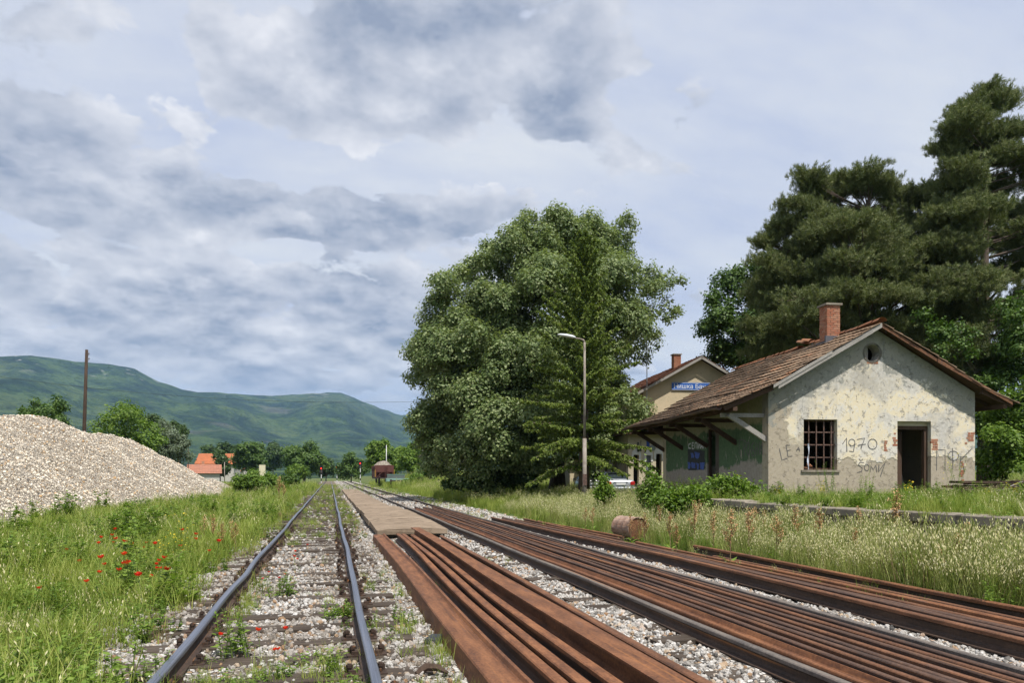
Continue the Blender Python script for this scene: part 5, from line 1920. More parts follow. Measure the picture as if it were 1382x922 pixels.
for (nm, lab, px, d, ls, mt, lf_, sd_) in BUSH:
    leafy(nm, lab, 'bush', place(px, d), lobes_px([(a, b_, c, (i % 3 - 1) * c * d / 2200) for i, (a, b_, c) in enumerate(ls)], d), mt, lf_ * .55, lf_ * .4, sub=12, per=46, cl=6, cr=lf_ * .8, seed=500 + sd_, trunk_r=.04, sr=(.3, .5))
leafy('elder_bush', 'white flowering shrub beside the line', 'bush', place(388, 80), lobes_px([(384, 648, 6), (392, 646, 6), (398, 650, 5)], 80), M_MIDLEAF, .09, .07, sub=10, per=40, cl=5, cr=.12, seed=541, trunk_r=.03)


# ------------------------------------------------------------------ grasses and weeds
def mat_blade(name, lo, mid, hi, trans=.35):
    m, nt, b = new_mat(name)
    k = nt.math('ADD', nt.math('MULTIPLY', orand(nt), .5), nt.math('MULTIPLY', island(nt), .5))
    n = nt.noise(posn(nt), .55, 3, .6)
    k = nt.math('ADD', nt.math('MULTIPLY', k, .6), nt.math('MULTIPLY', n, .4))
    c = nt.ramp(k, [(.25, lo), (.5, mid), (.75, hi)])
    finish(nt, b, c, .6, None, 0, .25)
    tr = nt.node('ShaderNodeBsdfTranslucent')
    nt.put(tr.inputs[0], nt.mix(1.0, c, (1.0, 1.1, .6), 'MULTIPLY'))
    mx = nt.node('ShaderNodeMixShader'); mx.inputs[0].default_value = trans
    nt.l.new(b.outputs[0], mx.inputs[1]); nt.l.new(tr.outputs[0], mx.inputs[2])
    nt.l.new(mx.outputs[0], nt.n['Material Output'].inputs[0])
    return m


M_GRASS = mat_blade('meadow_grass', (.140, .210, .032), (.260, .325, .056), (.38, .39, .110))
M_GRASS2 = mat_blade('yellowing_grass', (.19, .26, .055), (.32, .37, .100), (.46, .47, .18))
M_STRAW = mat_blade('pale_seed_heads', (.44, .41, .20), (.60, .55, .31), (.72, .67, .44), .25)
M_BROWNG = mat_blade('dry_brown_stalks', (.15, .10, .055), (.24, .165, .09), (.33, .25, .14), .2)
M_WEED = mat_blade('leafy_weed', (.095, .17, .024), (.165, .255, .038), (.24, .33, .062))
M_YELLOW = mat_blade('yellow_petals', (.62, .47, .03), (.72, .58, .05), (.80, .68, .10), .3)
M_DOCKSEED = mat_blade('rusty_seed_heads', (.34, .17, .075), (.45, .26, .12), (.54, .36, .18), .15)
M_RED = mat_blade('poppy_petals', (.55, .020, .008), (.68, .035, .012), (.78, .075, .02), .35)
M_STEM = mat_blade('green_stem', (.07, .11, .03), (.11, .15, .045), (.16, .19, .07), .1)


def blades(m, n, h0, h1, spread, w, lean, r_, mi=0, seg=3):
    for _ in range(n):
        a = r_.uniform(0, 6.28); rr0 = spread * math.sqrt(r_.random())
        bx0, by0 = rr0 * math.cos(a), rr0 * math.sin(a)
        h = r_.uniform(h0, h1)
        la = r_.uniform(0, 6.28); ll = h * lean * r_.uniform(.3, 1.3)
        ta = la + math.pi / 2 + r_.uniform(-.5, .5)
        vs = []
        for i in range(seg + 1):
            t = i / seg
            ww = w * (1 - t) ** .7 * .5 if i < seg else 0
            cx_, cy_ = bx0 + math.cos(la) * ll * t * t, by0 + math.sin(la) * ll * t * t
            z = h * (t - .18 * lean * t * t)
            vs += [(cx_ - math.cos(ta) * ww, cy_ - math.sin(ta) * ww, z), (cx_ + math.cos(ta) * ww, cy_ + math.sin(ta) * ww, z)]
        fs = [(2 * i, 2 * i + 1, 2 * i + 3, 2 * i + 2) for i in range(seg)]
        m.add(vs, fs, mi)


def leaf_at(m, p, d, L, Wd, mi, r_):
    p = Vector(p); d = Vector(d).normalized()
    s = d.cross(Vector((r_.uniform(-.4, .4), r_.uniform(-.4, .4), 1))).normalized() * Wd
    k = Vector((0, 0, -.12 * L))
    m.add([p, p + d * L * .5 + s, p + d * L + k, p + d * L * .5 - s], [(0, 1, 2, 3)], mi)


def weed(m, h, nl, L, Wd, r_, mi=0, stem_mi=None, x=0, y=0, flowers=0, fmi=2):
    la = r_.uniform(0, 6.28)
    tip = Vector((x + .2 * h * math.cos(la), y + .2 * h * math.sin(la), h))
    b_ = Vector((x, y, 0))
    m.tube([b_, b_.lerp(tip, .5) + Vector((0, 0, .02)), tip], [.006, .004, .002], 3, mi if stem_mi is None else stem_mi, cap=False)
    for i in range(nl):
        t = r_.uniform(.12, 1)
        a = r_.uniform(0, 6.28)
        leaf_at(m, b_.lerp(tip, t), (math.cos(a), math.sin(a), r_.uniform(-.1, .7)), L * (1.25 - .7 * t) * r_.uniform(.7, 1.2), Wd * (1.2 - .6 * t), mi, r_)
    for i in range(flowers):
        t = r_.uniform(.6, 1.02); a = r_.uniform(0, 6.28)
        c = b_.lerp(tip, t) + Vector((math.cos(a), math.sin(a), .3)) * r_.uniform(.01, .08)
        for q in range(2):
            a2 = r_.uniform(0, 3.14); s = r_.uniform(.010, .018)
            u = Vector((math.cos(a2), math.sin(a2), .2)) * s; v = Vector((-math.sin(a2), math.cos(a2), .6)) * s
            m.add([c - u - v, c + u - v, c + u + v, c - u + v], [(0, 1, 2, 3)], fmi)


def seed_stalk(m, h, r_, mi_stem, mi_seed, x, y, nseed=9, big=1.0):
    la = r_.uniform(0, 6.28)
    pts = []
    for i in range(5):
        t = i / 4
        pts.append(Vector((x + math.cos(la) * h * .25 * t * t, y + math.sin(la) * h * .25 * t * t, h * (t - .06 * t * t))))
    for a, b_ in zip(pts[:-1], pts[1:]):
        m.bar(a, b_, .005, .005, mi_stem)
    for i in range(nseed):
        t = r_.uniform(.68, 1.0)
        k = min(3, int(t * 4)); p = pts[k].lerp(pts[k + 1], t * 4 - k)
        a = r_.uniform(0, 6.28)
        q = p + Vector((math.cos(a) * .035, math.sin(a) * .035, -.01)) * big
        d = Vector((math.cos(a) * .4, math.sin(a) * .4, -.8))
        leaf_at(m, q, d, .032 * big, .006 * big, mi_seed, r_)


rg_ = random.Random(77)


def tuft_coll(name, makers):
    c = bpy.data.collections.new(name)
    for i, (fn, mats) in enumerate(makers):
        m = MB(); fn(m)
        source(c, '%s_%02d' % (name, i), m.mesh('tuft'), mats)
    return c


GM = [M_GRASS, M_WEED, M_YELLOW, M_STRAW]
GT = [M_GRASS2, M_STRAW, M_WEED, M_BROWNG]


def f_short(m): blades(m, 26, .08, .22, .14, .010, .55, rg_)
def f_mead(m): blades(m, 30, .18, .46, .15, .010, .45, rg_)
def f_mead2(m):
    blades(m, 20, .2, .5, .15, .009, .5, rg_); seed_stalk(m, .55, rg_, 0, 3, .03, 0, 8); seed_stalk(m, .48, rg_, 0, 3, -.05, .04, 7)
def f_weedy(m):
    for k in range(4): weed(m, rg_.uniform(.2, .42), 16, .085, .022, rg_, 1, 1, rg_.uniform(-.1, .1), rg_.uniform(-.1, .1))
    blades(m, 8, .15, .3, .15, .009, .5, rg_)
def f_clover(m):
    for k in range(26):
        a = rg_.uniform(0, 6.28); r0 = rg_.uniform(.02, .16)
        leaf_at(m, (r0 * math.cos(a), r0 * math.sin(a), rg_.uniform(.04, .2)), (math.cos(a), math.sin(a), rg_.uniform(-.1, .5)), rg_.uniform(.05, .10), .022, 1, rg_)
def f_yellow(m):
    for k in range(3): weed(m, rg_.uniform(.35, .6), 14, .06, .014, rg_, 1, 1, rg_.uniform(-.08, .08), rg_.uniform(-.08, .08), 7, 2)
    blades(m, 8, .15, .35, .15, .009, .5, rg_)
def f_oat(m):
    blades(m, 16, .35, .75, .14, .010, .35, rg_, 0)
    for k in range(7): seed_stalk(m, rg_.uniform(.7, 1.0), rg_, 0, 1, rg_.uniform(-.12, .12), rg_.uniform(-.12, .12), 12, 1.25)
def f_oat2(m):
    blades(m, 26, .3, .8, .15, .010, .4, rg_, 0); blades(m, 6, .4, .8, .15, .008, .3, rg_, 3)
    for k in range(3): seed_stalk(m, rg_.uniform(.65, .95), rg_, 0, 1, rg_.uniform(-.12, .12), rg_.uniform(-.12, .12), 12, 1.2)
def f_reed(m): blades(m, 30, .4, .85, .13, .012, .3, rg_, 2)
def f_dry(m):
    blades(m, 12, .1, .3, .12, .006, .6, rg_, 3); blades(m, 8, .08, .22, .1, .008, .6, rg_, 0)
    for k in range(3): weed(m, rg_.uniform(.15, .3), 8, .02, .008, rg_, 3, 3, rg_.uniform(-.08, .08), rg_.uniform(-.08, .08))


def f_dryw(m):
    blades(m, 14, .2, .55, .14, .007, .6, rg_, 3); blades(m, 10, .15, .4, .14, .009, .5, rg_, 0)


def f_bigweed(m):
    for k in range(6): weed(m, rg_.uniform(.35, .65), 22, .13, .035, rg_, 1, 1, rg_.uniform(-.16, .16), rg_.uniform(-.16, .16))
    for k in range(14):
        a = rg_.uniform(0, 6.28); leaf_at(m, (.05 * math.cos(a), .05 * math.sin(a), rg_.uniform(.03, .15)), (math.cos(a), math.sin(a), rg_.uniform(.2, .9)), rg_.uniform(.14, .26), .045, 1, rg_)
C_MEADOW = tuft_coll('meadow_tufts', [(f_mead, GM), (f_mead, GM), (f_mead2, GM), (f_weedy, GM), (f_clover, GM), (f_yellow, GM), (f_short, GM), (f_bigweed, GM), (f_dryw, GM)])
C_TALL = tuft_coll('tall_tufts', [(f_oat, GT), (f_oat, GT), (f_oat2, GT), (f_oat2, GT), (f_reed, GT), (f_dry, GT)])


def wedge(n, d0, d1, r_, k0=-.76, k1=.76):
    d = np.sqrt(r_.uniform(d0 * d0, d1 * d1, n))
    xc = r_.uniform(k0, k1, n) * d
    c, s = math.cos(R(YAW)), math.sin(R(YAW))
    return xc * c + d * s, -xc * s + d * c


def shed_local(x, y, org, rot=SROT):
    c, s = math.cos(-rot), math.sin(-rot)
    a, b_ = x - org[0], y - org[1]
    return a * c - b_ * s, a * s + b_ * c


def sow(name, coll, prob, zfun, bands, types, seed, sc=(.8, 1.25), k0=-.76, k1=.76, label=None):
    r_ = np.random.default_rng(seed)
    P = []; S = []
    for (d0, d1, dens, scl) in bands:
        n = int(dens * .5 * (k1 - k0) * (d1 * d1 - d0 * d0))
        x, y = wedge(n, d0, d1, r_, k0, k1)
        ok = r_.random(n) < prob(x, y)
        x, y = x[ok], y[ok]
        P.append(np.stack([x, y, zfun(x, y)], -1)); S.append(scl * r_.uniform(sc[0], sc[1], len(x)) * np.clip(1 + .30 * wob(x, y, .8, 6, 4) + .22 * wob(x, y, 2.6, 6, 9), .45, 1.7))
    P = np.concatenate(P); S = np.concatenate(S)
    n = len(P)
    rot = np.stack([r_.normal(0, .10, n), r_.normal(0, .10, n), r_.uniform(0, 6.28, n)], -1)
    # kinds of plant grow in patches
    w = np.array([t_[1] for t_ in types], float)
    pat = np.stack([np.exp(1.9 * wob(P[:, 0], P[:, 1], .75, 6, 3 * i)) for i in range(len(types))], 1) * w
    pat = np.cumsum(pat / pat.sum(1, keepdims=True), 1)
    pick = (r_.random(n)[:, None] > pat).sum(1)
    idx = np.array([t_[0] for t_ in types])[np.clip(pick, 0, len(types) - 1)]
    return scatter(name, coll, P, rot, S, idx, label=label)


def p_left(x, y):
    edge_ = 2.15 + .35 * wob(x, y, 1.4, 6) - .55 * sstep(-y, -6.6, -5.0)
    p = sstep(-x, edge_ - .55, edge_ + .15)
    p = p * (heap_z(x, y) < gh(x, y) + .05)
    return p * (x > -60)


sow('meadow_grass', C_MEADOW, p_left, lambda x, y: gh(x, y) - .02,
    [(3, 8, 105, .92), (8, 15, 66, 1.12), (15, 30, 28, 1.25), (30, 60, 9, 1.35), (60, 130, 1.8, 1.9)], [(0, 3), (1, 3), (2, .35), (3, 2.4), (4, 1.6), (6, .8), (7, .10), (8, .30)], 71, k1=.1)


def p_right(x, y):
    lu, lv = shed_local(x, y, K0)
    wu, wv = shed_local(x, y, WG)
    p = sstep(x, 7.25 + .15 * wob(x, y, 1.4, 5), 7.75) * ((x < 9.72) | (y > DY1 + .1))
    su, sv = shed_local(x, y, S0)
    p = p * ~((su > -.15) & (su < SW + .1) & (sv > -.1) & (sv < SL + .1))
    p = p * ~((lu > -.3) & (lu < 8.3) & (lv > -.5) & (lv < 13)) * ~((wu > -.2) & (wu < 7) & (wv > -.3) & (wv < 8))
    return p


sow('tall_grass', C_TALL, lambda x, y: p_right(x, y) * (y < 33), lambda x, y: gh(x, y) - .02,
    [(5, 12, 85, .78), (12, 20, 60, .75), (20, 40, 32, .72)], [(0, 1.3), (1, 1.0), (2, 2.5), (3, 2.5), (4, 1.0), (5, .2)], 72, k0=-.2)
sow('meadow_grass', C_MEADOW, lambda x, y: p_right(x, y) * (y > 25), lambda x, y: gh(x, y) - .02,
    [(24, 45, 16, 1.15), (45, 80, 5, 1.5), (80, 150, 1.2, 2.2)], [(0, 3), (1, 3), (2, 3), (3, .5), (6, 1)], 73, k0=-.3)


def p_dock(x, y):
    lu, lv = shed_local(x, y, S0)
    p = ((x > 9.95 + .3 * wob(x, y, 2, 5)) & (y < DY1) & (y > -1)) * 1.0
    return p * ~((lu > -.12) & (lu < SW + .1) & (lv > -.12) & (lv < SL))


sow('dock_grass', C_MEADOW, p_dock, lambda x, y: FL - .05 + 0 * x, [(9, 34, 30, .8)], [(0, 2), (2, 1), (3, 2), (4, 1.5), (5, .02), (6, 1), (7, .22), (8, .7)], 74, sc=(.45, 1.15), k0=.1)


def p_track(x, y):
    n = wob(x, y, 1.6, 7, 9)
    inb = ((x > -2.9) & (x < 1.0)) * 1.0
    near = np.exp(-((x + .75) / .55) ** 2 - ((y - 5.0) / 1.1) ** 2) * .9 + np.exp(-((x - .05) / .28) ** 2 - ((y - 5.2) / .8) ** 2) * .55 + .9 * np.exp(-((x + .95) / .18) ** 2 - ((y - 9.3) / .8) ** 2)
    near = near + .5 * np.exp(-((x - .05) / .2) ** 2 - ((y - 8.2) / .4) ** 2)
    far = sstep(y, 16, 30) * .55
    p = np.clip(near + far * (x < .95) + .34 * sstep(n, .05, .7), 0, 1)
    p = np.where(x < -1.45, np.clip(p + .45 * sstep(-x, 1.6, 2.8) * sstep(n, -.4, .5), 0, 1), p)
    rails = (np.abs(x + 1.19) < .09) | (np.abs(x - .31) < .09)
    rest = ((x > 2.6) & (x < 3.2) & (y > 12)) * .05 + ((x > 1.25) & (x < 1.4) & (y < 17)) * .25 + ((x > 6.2) & (x < 7.3) & (y < 30)) * .35 + ((x > 5.1) & (x < 5.6) & (y > 24)) * .4
    # far along, the whole formation is overgrown
    rest = rest + ((y > 60) & (x > -3) & (x < 7.6)) * .35 + ((y > 36) & (x > 5.0) & (x < 7.4)) * .5
    return np.clip(inb * p * ~rails + rest, 0, 1)


sow('track_weeds', C_MEADOW, p_track, lambda x, y: bh(x, y) - .01, [(3.5, 9, 55, .5), (9, 20, 40, .5), (20, 45, 14, .6), (45, 130, 2.2, .9)], [(0, 3), (6, 3), (3, 1), (4, 1), (2, .5)], 75, sc=(.6, 1.2), k1=.55)
sow('track_weeds', C_MEADOW, lambda x, y: np.clip(np.exp(-((x + .72) / .45) ** 2 - ((y - 4.9) / .75) ** 2) + .8 * np.exp(-((x - .02) / .20) ** 2 - ((y - 5.0) / .5) ** 2) + .7 * np.exp(-((x - .62) / .18) ** 2 - ((y - 4.9) / .5) ** 2) + np.exp(-((x + .93) / .12) ** 2 - ((y - 9.4) / .7) ** 2), 0, 1) * (np.abs(x - .31) > .08) * (np.abs(x + 1.19) > .08),
    lambda x, y: bh(x, y) - .01, [(4.2, 11, 80, .62)], [(0, 3), (1, 3), (3, 1), (6, 2)], 77, sc=(.6, 1.1), k0=-.6, k1=.05)
sow('dead_stalks', C_TALL, lambda x, y: np.clip(.9 * ((x > -3.2) & (x < -1.5)) * sstep(wob(x, y, 1.3, 6, 14), -.2, .5) + .35 * ((x > .95) & (x < 1.0)) + .15 * ((np.abs(x - .31) < .25) | (np.abs(x + 1.19) < .25)) * (wob(x, y, 2, 6, 2) > .2), 0, 1),
    lambda x, y: bh(x, y) - .01, [(3.5, 12, 45, .55), (12, 30, 22, .7)], [(5, 1)], 76, k1=.3)


# ------------------------------------------------------------------ countable plants
def plant(name, label, cat, group, loc, parts, rz=0, s=1.0):
    root = empty(name, loc, rz, label, cat, group)
    root.scale = (s, s, s)
    for nm, me in parts:
        o = bpy.data.objects.new(nm, me); COL.objects.link(o); o.parent = root
    return root


def poppy_parts(seed):
    r_ = random.Random(seed)
    st = MB(); h = .42
    st.tube([(0, 0, 0), (.02, .01, h * .5), (.05, .0, h)], [.004, .0035, .003], 4, cap=False)
    for k in range(4): leaf_at(st, (.01, 0, .06 + .05 * k), (math.cos(k * 2.1), math.sin(k * 2.1), .5), .10, .012, 0, r_)
    fl = MB()
    vs = [(.05, 0, h)]; n = 10
    for j, (rr0, zz0) in enumerate(((.018, .004), (.032, .016), (.038, .034))):
        for k in range(n):
            q = 2 * math.pi * k / n
            w_ = 1 + (.16 * math.sin(q * 4 + seed) if j == 2 else 0)
            vs.append((.05 + rr0 * w_ * math.cos(q), rr0 * w_ * math.sin(q), h + zz0 + (.010 * math.sin(q * 3 + seed) if j == 2 else 0)))
    fs = [(0, 1 + k, 1 + (k + 1) % n) for k in range(n)]
    for j in range(2):
        for k in range(n): fs.append((1 + j * n + k, 1 + j * n + (k + 1) % n, 1 + (j + 1) * n + (k + 1) % n, 1 + (j + 1) * n + k))
    fl.add(vs, fs)
    a = st.mesh('stem'); a.materials.append(M_STEM)
    b_ = fl.mesh('flower'); b_.materials.append(M_RED)
    return [('stem', a), ('flower', b_)]


PP = [poppy_parts(k) for k in range(3)]
POP = [(148, 732), (153, 727), (155, 736), (140, 735), (155, 741), (170, 735), (167, 745), (181, 747), (197, 745), (207, 753), (86, 755), (172, 766), (173, 773), (170, 776), (138, 769), (130, 778), (135, 786), (166, 786), (174, 788),
       (208, 773), (218, 771), (219, 785), (208, 789), (215, 791), (220, 795), (49, 803), (267, 738), (268, 743), (282, 752), (291, 751), (131, 744), (200, 741), (193, 808), (106, 760), (240, 748), (245, 734), (121, 800)]
for i, (px, py) in enumerate(POP):
    h_ = .30
    d = (EYE + .12 - h_) / ((py - HY) / FPX)
    x, y = at(px, d)
    plant('poppy', 'red poppy in bloom in the green meadow left of the track', 'poppy', 'poppies in the left meadow', (x, y, float(gh(x, y)) + .02), PP[i % 3], i * 1.3, .95 + .2 * math.sin(i * 2.2))
POPT = [(413, 737), (397, 749), (399, 756), (404, 757), (364, 771), (353, 779), (374, 781), (384, 857), (353, 861), (303, 862), (375, 875), (367, 873), (383, 775)]
for i, (px, py) in enumerate(POPT):
    h_ = .22
    d = (EYE - h_) / ((py - HY) / FPX)
    x, y = at(px, d)
    plant('poppy', 'small red poppy growing among the sleepers of the nearer track', 'poppy', 'poppies between the rails', (x, y, 0), PP[i % 3], i * 1.1, .55 + .1 * math.sin(i))
for i, (px, py, lab) in enumerate([(898, 718, 'lone red poppy right of the rusty drum'), (930, 692, 'red poppy before the dock, left of the other'), (940, 690, 'red poppy before the dock, right of the other')]):
    x, y = at(px, 19.5 + i)
    plant('poppy', lab, 'poppy', 'poppies by the dock', (x, y, zat(py, 19.5 + i) - .5), PP[i % 3], i, 1.25)


def dock_parts(seed, h):
    r_ = random.Random(seed)
    st = MB()
    st.tube([(0, 0, 0), (.02, .01, h * .5), (.03, .0, h)], [.009, .007, .003], 5, cap=False)
    lv = MB(); sd = MB()
    for k in range(6): leaf_at(lv, (0, 0, .05 + .03 * k), (math.cos(k * 1.7), math.sin(k * 1.7), .6), .24, .035, 0, r_)
    for k in range(9):
        z0 = h * (.42 + .055 * k); a = r_.uniform(0, 6.28); ln = h * .30 * (1 - .07 * k)
        e = Vector((math.cos(a) * ln * .45, math.sin(a) * ln * .45, z0 + ln * .8))
        s0 = Vector((.02 * z0 / h, 0, z0))
        st.tube([s0, e], [.005, .002], 4, cap=False)
        for q in range(int(34 * ln / .25)):
            t = r_.uniform(.1, 1); p = s0.lerp(e, t) + Vector((r_.gauss(0, .016), r_.gauss(0, .016), r_.gauss(0, .016)))
            leaf_at(sd, p, (r_.uniform(-1, 1), r_.uniform(-1, 1), r_.uniform(-1, .4)), .026, .011, 0, r_)
    for q in range(70):
        p = Vector((.03, 0, h * r_.uniform(.62, 1.02))) + Vector((r_.gauss(0, .02), r_.gauss(0, .02), 0))
        leaf_at(sd, p, (r_.uniform(-1, 1), r_.uniform(-1, 1), r_.uniform(-1, .4)), .028, .012, 0, r_)
    a, b_, c = st.mesh('stalk'), lv.mesh('leaves'), sd.mesh('seed_head')
    a.materials.append(M_BROWNG); b_.materials.append(M_WEED); c.materials.append(M_DOCKSEED)
    return [('stalk', a), ('foliage', b_), ('seed_head', c)]


DP = [dock_parts(k, .95) for k in range(4)]
DOCKS = [(985, 12.2, 1.15), (1012, 14.0, 1.1), (1020, 15.5, .95), (962, 15, 1.0), (938, 16, 1.15), (905, 15.5, .95), (912, 14, .8), (1048, 13, 1.0), (1075, 14, 1.05), (1105, 13.5, 1.0), (1217, 13.0, 1.3), (1205, 14, 1.0), (1155, 12, .8),
         (1264, 10.2, .8), (1268, 9.6, .75), (1294, 10.0, .85), (1303, 10.5, .95), (870, 17, .85), (852, 17.5, .8), (800, 21, .8), (790, 22, .75), (815, 24, .8), (835, 22, .7), (1030, 15, .9), (890, 18.5, .9), (945, 18, 1.0)]
for i, (px, d, s) in enumerate(DOCKS):
    x, y = at(px, d)
    x = min(x, 9.6)
    plant('dock_plant', 'rusty seeding dock plant standing in the tall grass before the loading dock', 'weed', 'dock plants in the tall grass', (x, y, float(gh(x, y)) - .02), DP[i % 4], i * 1.9, s)
for i, (px, d, s) in enumerate([(287, 15.5, .9), (300, 14.5, .8), (318, 14.8, .75), (275, 16, .85), (312, 17, .7)]):
    x, y = at(px, d)
    plant('dock_plant', 'orange-brown seeding dock plant in the meadow beside the nearer track', 'weed', 'dock plants in the left meadow', (x, y, float(gh(x, y)) - .02), DP[(i + 1) % 4], i * 2.3, s)
for i, (px, d, s) in enumerate([(376, 40, 1.7), (382, 41, 1.4)]):
    x, y = at(px, d)
    plant('dock_plant', 'dark rusty dock spike below the white flowering shrub', 'weed', 'far dock plants', (x, y, float(gh(x, y)) - .02), DP[i], i, s)


def broom_parts(seed, h, fl):
    r_ = random.Random(seed)
    m = MB(); f_ = MB()
    for k in range(9):
        weed(m, h * r_.uniform(.6, 1.0), 26, .075, .016, r_, 0, 0, r_.uniform(-.14, .14), r_.uniform(-.14, .14))
    for k in range(fl):
        p = Vector((r_.gauss(0, .13), r_.gauss(0, .13), h * r_.uniform(.35, .95)))
        for q in range(2):
            leaf_at(f_, p, (r_.uniform(-1, 1), r_.uniform(-1, 1), r_.uniform(-.3, 1)), .035, .014, 0, r_)
    a, b_ = m.mesh('leafy_stems'), f_.mesh('flowers')
    a.materials.append(M_WEED); b_.materials.append(M_YELLOW)
    return [('foliage', a), ('flower_heads', b_)]


def one_plant(name, label, px, d, h, fl, seed, z=None, cat='weed'):
    x, y = at(px, d)
    return plant(name, label, cat, None, (x, y, float(gh(x, y)) - .02 if z is None else z), broom_parts(seed, h, fl)[:2 if fl else 1], seed)


one_plant('yellow_weed', 'tall weed with small yellow flowers at the foot of the gravel heap', 238, 13.5, 1.05, 46, 1)
one_plant('yellow_weed', 'leafy weed with few yellow flowers just left of the tallest yellow-flowered weed', 228, 12.6, .75, 22, 2)
one_plant('leafy_weed', 'dark leafy weed patch among the poppies', 205, 11.2, .5, 0, 3)
one_plant('leafy_weed', 'bushy green weed in the meadow at the left edge', 60, 8.4, .5, 0, 4)
one_plant('leafy_weed', 'leafy weed beside the nearer rail at the bottom left', 195, 5.6, .38, 0, 5)
one_plant('leafy_weed', 'green weed sprouting against the right rail', 455, 8.1, .22, 0, 6, 0)
one_plant('leafy_weed', 'tall thin weed inside the left rail, nearest the camera', 322, 6.4, .48, 0, 7, 0)
one_plant('leafy_weed', 'leafy clump inside the left rail, halfway along', 378, 9.6, .34, 0, 8, 0)
one_plant('leafy_weed', 'upright weed against the gable wall left of the doorway', 1166, 22.6, .95, 0, 9, FL)
one_plant('yellow_weed', 'yellow-green upright weed right of the doorway', 1287, 20.5, 1.35, 26, 10, FL)
one_plant('leafy_weed', 'low leafy weed in the doorway', 1251, 23.2, .55, 0, 11, FL)
one_plant('leafy_weed', 'thin tall weed before the barred window', 1118, 21.0, 1.15, 0, 12, FL)
one_plant('leafy_weed', 'broad weed breaking over the dock coping', 1195, 15.2, .95, 0, 13)
one_plant('leafy_weed', 'green grassy weed clump at the lower right edge', 1345, 8.4, .5, 0, 14)
leafy('sapling', 'bright yellow-green sapling beside the parked cars', 'bush', place(876, 21.5), lobes_px([(871, 630, 3), (874, 640, 5), (878, 652, 7), (884, 662, 9), (868, 668, 8), (888, 648, 4), (880, 676, 10)], 21.5), M_BRIGHT, .055, .026, sub=6, per=14, cl=3, cr=.10, seed=601, trunk_r=.015)
leafy('sapling', 'green sapling growing before the silver cars', 'bush', place(816, 24), lobes_px([(814, 650, 4), (817, 660, 5), (811, 668, 5), (821, 670, 5)], 24), M_BRIGHT, .055, .03, sub=8, per=16, cl=4, cr=.10, seed=602, trunk_r=.015)
leafy('bush', 'dark green shrubs along the green shed wall', 'bush', place(915, 19.5), lobes_px([(905, 676, 5), (925, 674, 6), (893, 682, 5), (943, 675, 5), (915, 685, 6), (933, 683, 6)], 19.5), M_BRIGHT, .050, .028, sub=9, per=26, cl=5, cr=.14, seed=603, trunk_r=.02)
leafy('bush', 'bright nettles below the lettering on the green shed wall', 'bush', place(985, 20.5, FL), lobes_px([(975, 659, 7), (992, 660, 7), (1010, 666, 5), (960, 668, 5), (1024, 669, 4)], 20.5), M_BRIGHT, .050, .026, sub=9, per=24, cl=5, cr=.14, seed=604, trunk_r=.02)


# ------------------------------------------------------------------ lamp post, poles, signals
M_POLE = mat_concrete('concrete_pole', (.40, .36, .31), (.22, .18, .15), 2)
M_LAMPWHITE = plain('pale_lamp_housing', (.62, .64, .66), .45, .12, 4, bump=.03)
M_OLDWOOD = mat_wood('tarred_pole', (.035, .024, .018), (.11, .075, .055), 2)
M_BLACK = plain('black_enamel', (.015, .015, .017), .5, .2, 4, bump=.03)
M_WHITE = plain('white_enamel_post', (.62, .62, .62), .5, .12, 4, bump=.03)

LPD = 32.5
lx, ly = at(789, LPD)
lz = float(gh(lx, ly))
lp = empty('lamp_post', (lx, ly, lz), -R(YAW), 'tall street lamp post with a pale head, in front of the spruce', 'lamp post')
H = zat(462, LPD) - lz
m = MB(); m.tube([(0, 0, -.2), (0, 0, H * .42)], [.10, .085], 10); m.tube([(0, 0, H * .42), (0, 0, H)], [.06, .045], 10); m.build('pole', M_POLE, lp, True)
m = MB(); m.tube([(0, 0, H), (-.06, 0, H + .10), (-.22, 0, H + .15), (-.45, 0, H + .19)], [.042, .04, .036, .03], 8); m.build('arm', M_POLE, lp, True)
m = MB()
vs = []; fs = []; n = 10
for i, (t, w, hh) in enumerate(((0, .05, .05), (.15, .11, .09), (.5, .14, .10), (.85, .11, .07), (1, .03, .03))):
    for k in range(n):
        a = 2 * math.pi * k / n
        vs.append((-.40 - .78 * t, w * math.cos(a), H + .20 + .13 * t + hh * math.sin(a) * (.5 if math.sin(a) < 0 else 1)))
for i in range(4):
    for k in range(n): fs.append((i * n + k, i * n + (k + 1) % n, (i + 1) * n + (k + 1) % n, (i + 1) * n + k))
fs += [tuple(range(n)), tuple(4 * n + k for k in range(n))]
m.add(vs, fs); m.build('lamp_head', M_LAMPWHITE, lp, True)
m = MB(); m.box(-.09, .09, -.13, -.09, 1.0, 1.5); m.build('access_door', M_IRON, lp)

px_, py_ = at(113, 60)
up = empty('utility_pole', (px_, py_, -.2), 0, 'bare dark wooden pole standing behind the gravel heap', 'pole')
zt = zat(472, 60) + .2
m = MB(); m.tube([(0, 0, -.3), (.05, 0, zt * .5), (.22, 0, zt)], [.17, .14, .11], 9); m.build('shaft', M_OLDWOOD, up, True)
for k, zz0 in enumerate((zt - .5, zt - .9)):
    m = MB(); m.tube([(.2, 0, zz0), (.36, 0, zz0), (.38, 0, zz0 + .12)], [.014, .014, .014], 5); m.lathe([(0, .25), (.035, .24), (.05, .16), (.03, .12), (.0, .12)], 8, 0, Matrix.Translation((.38, 0, zz0)))
    m.build('insulator', M_IRON, up)


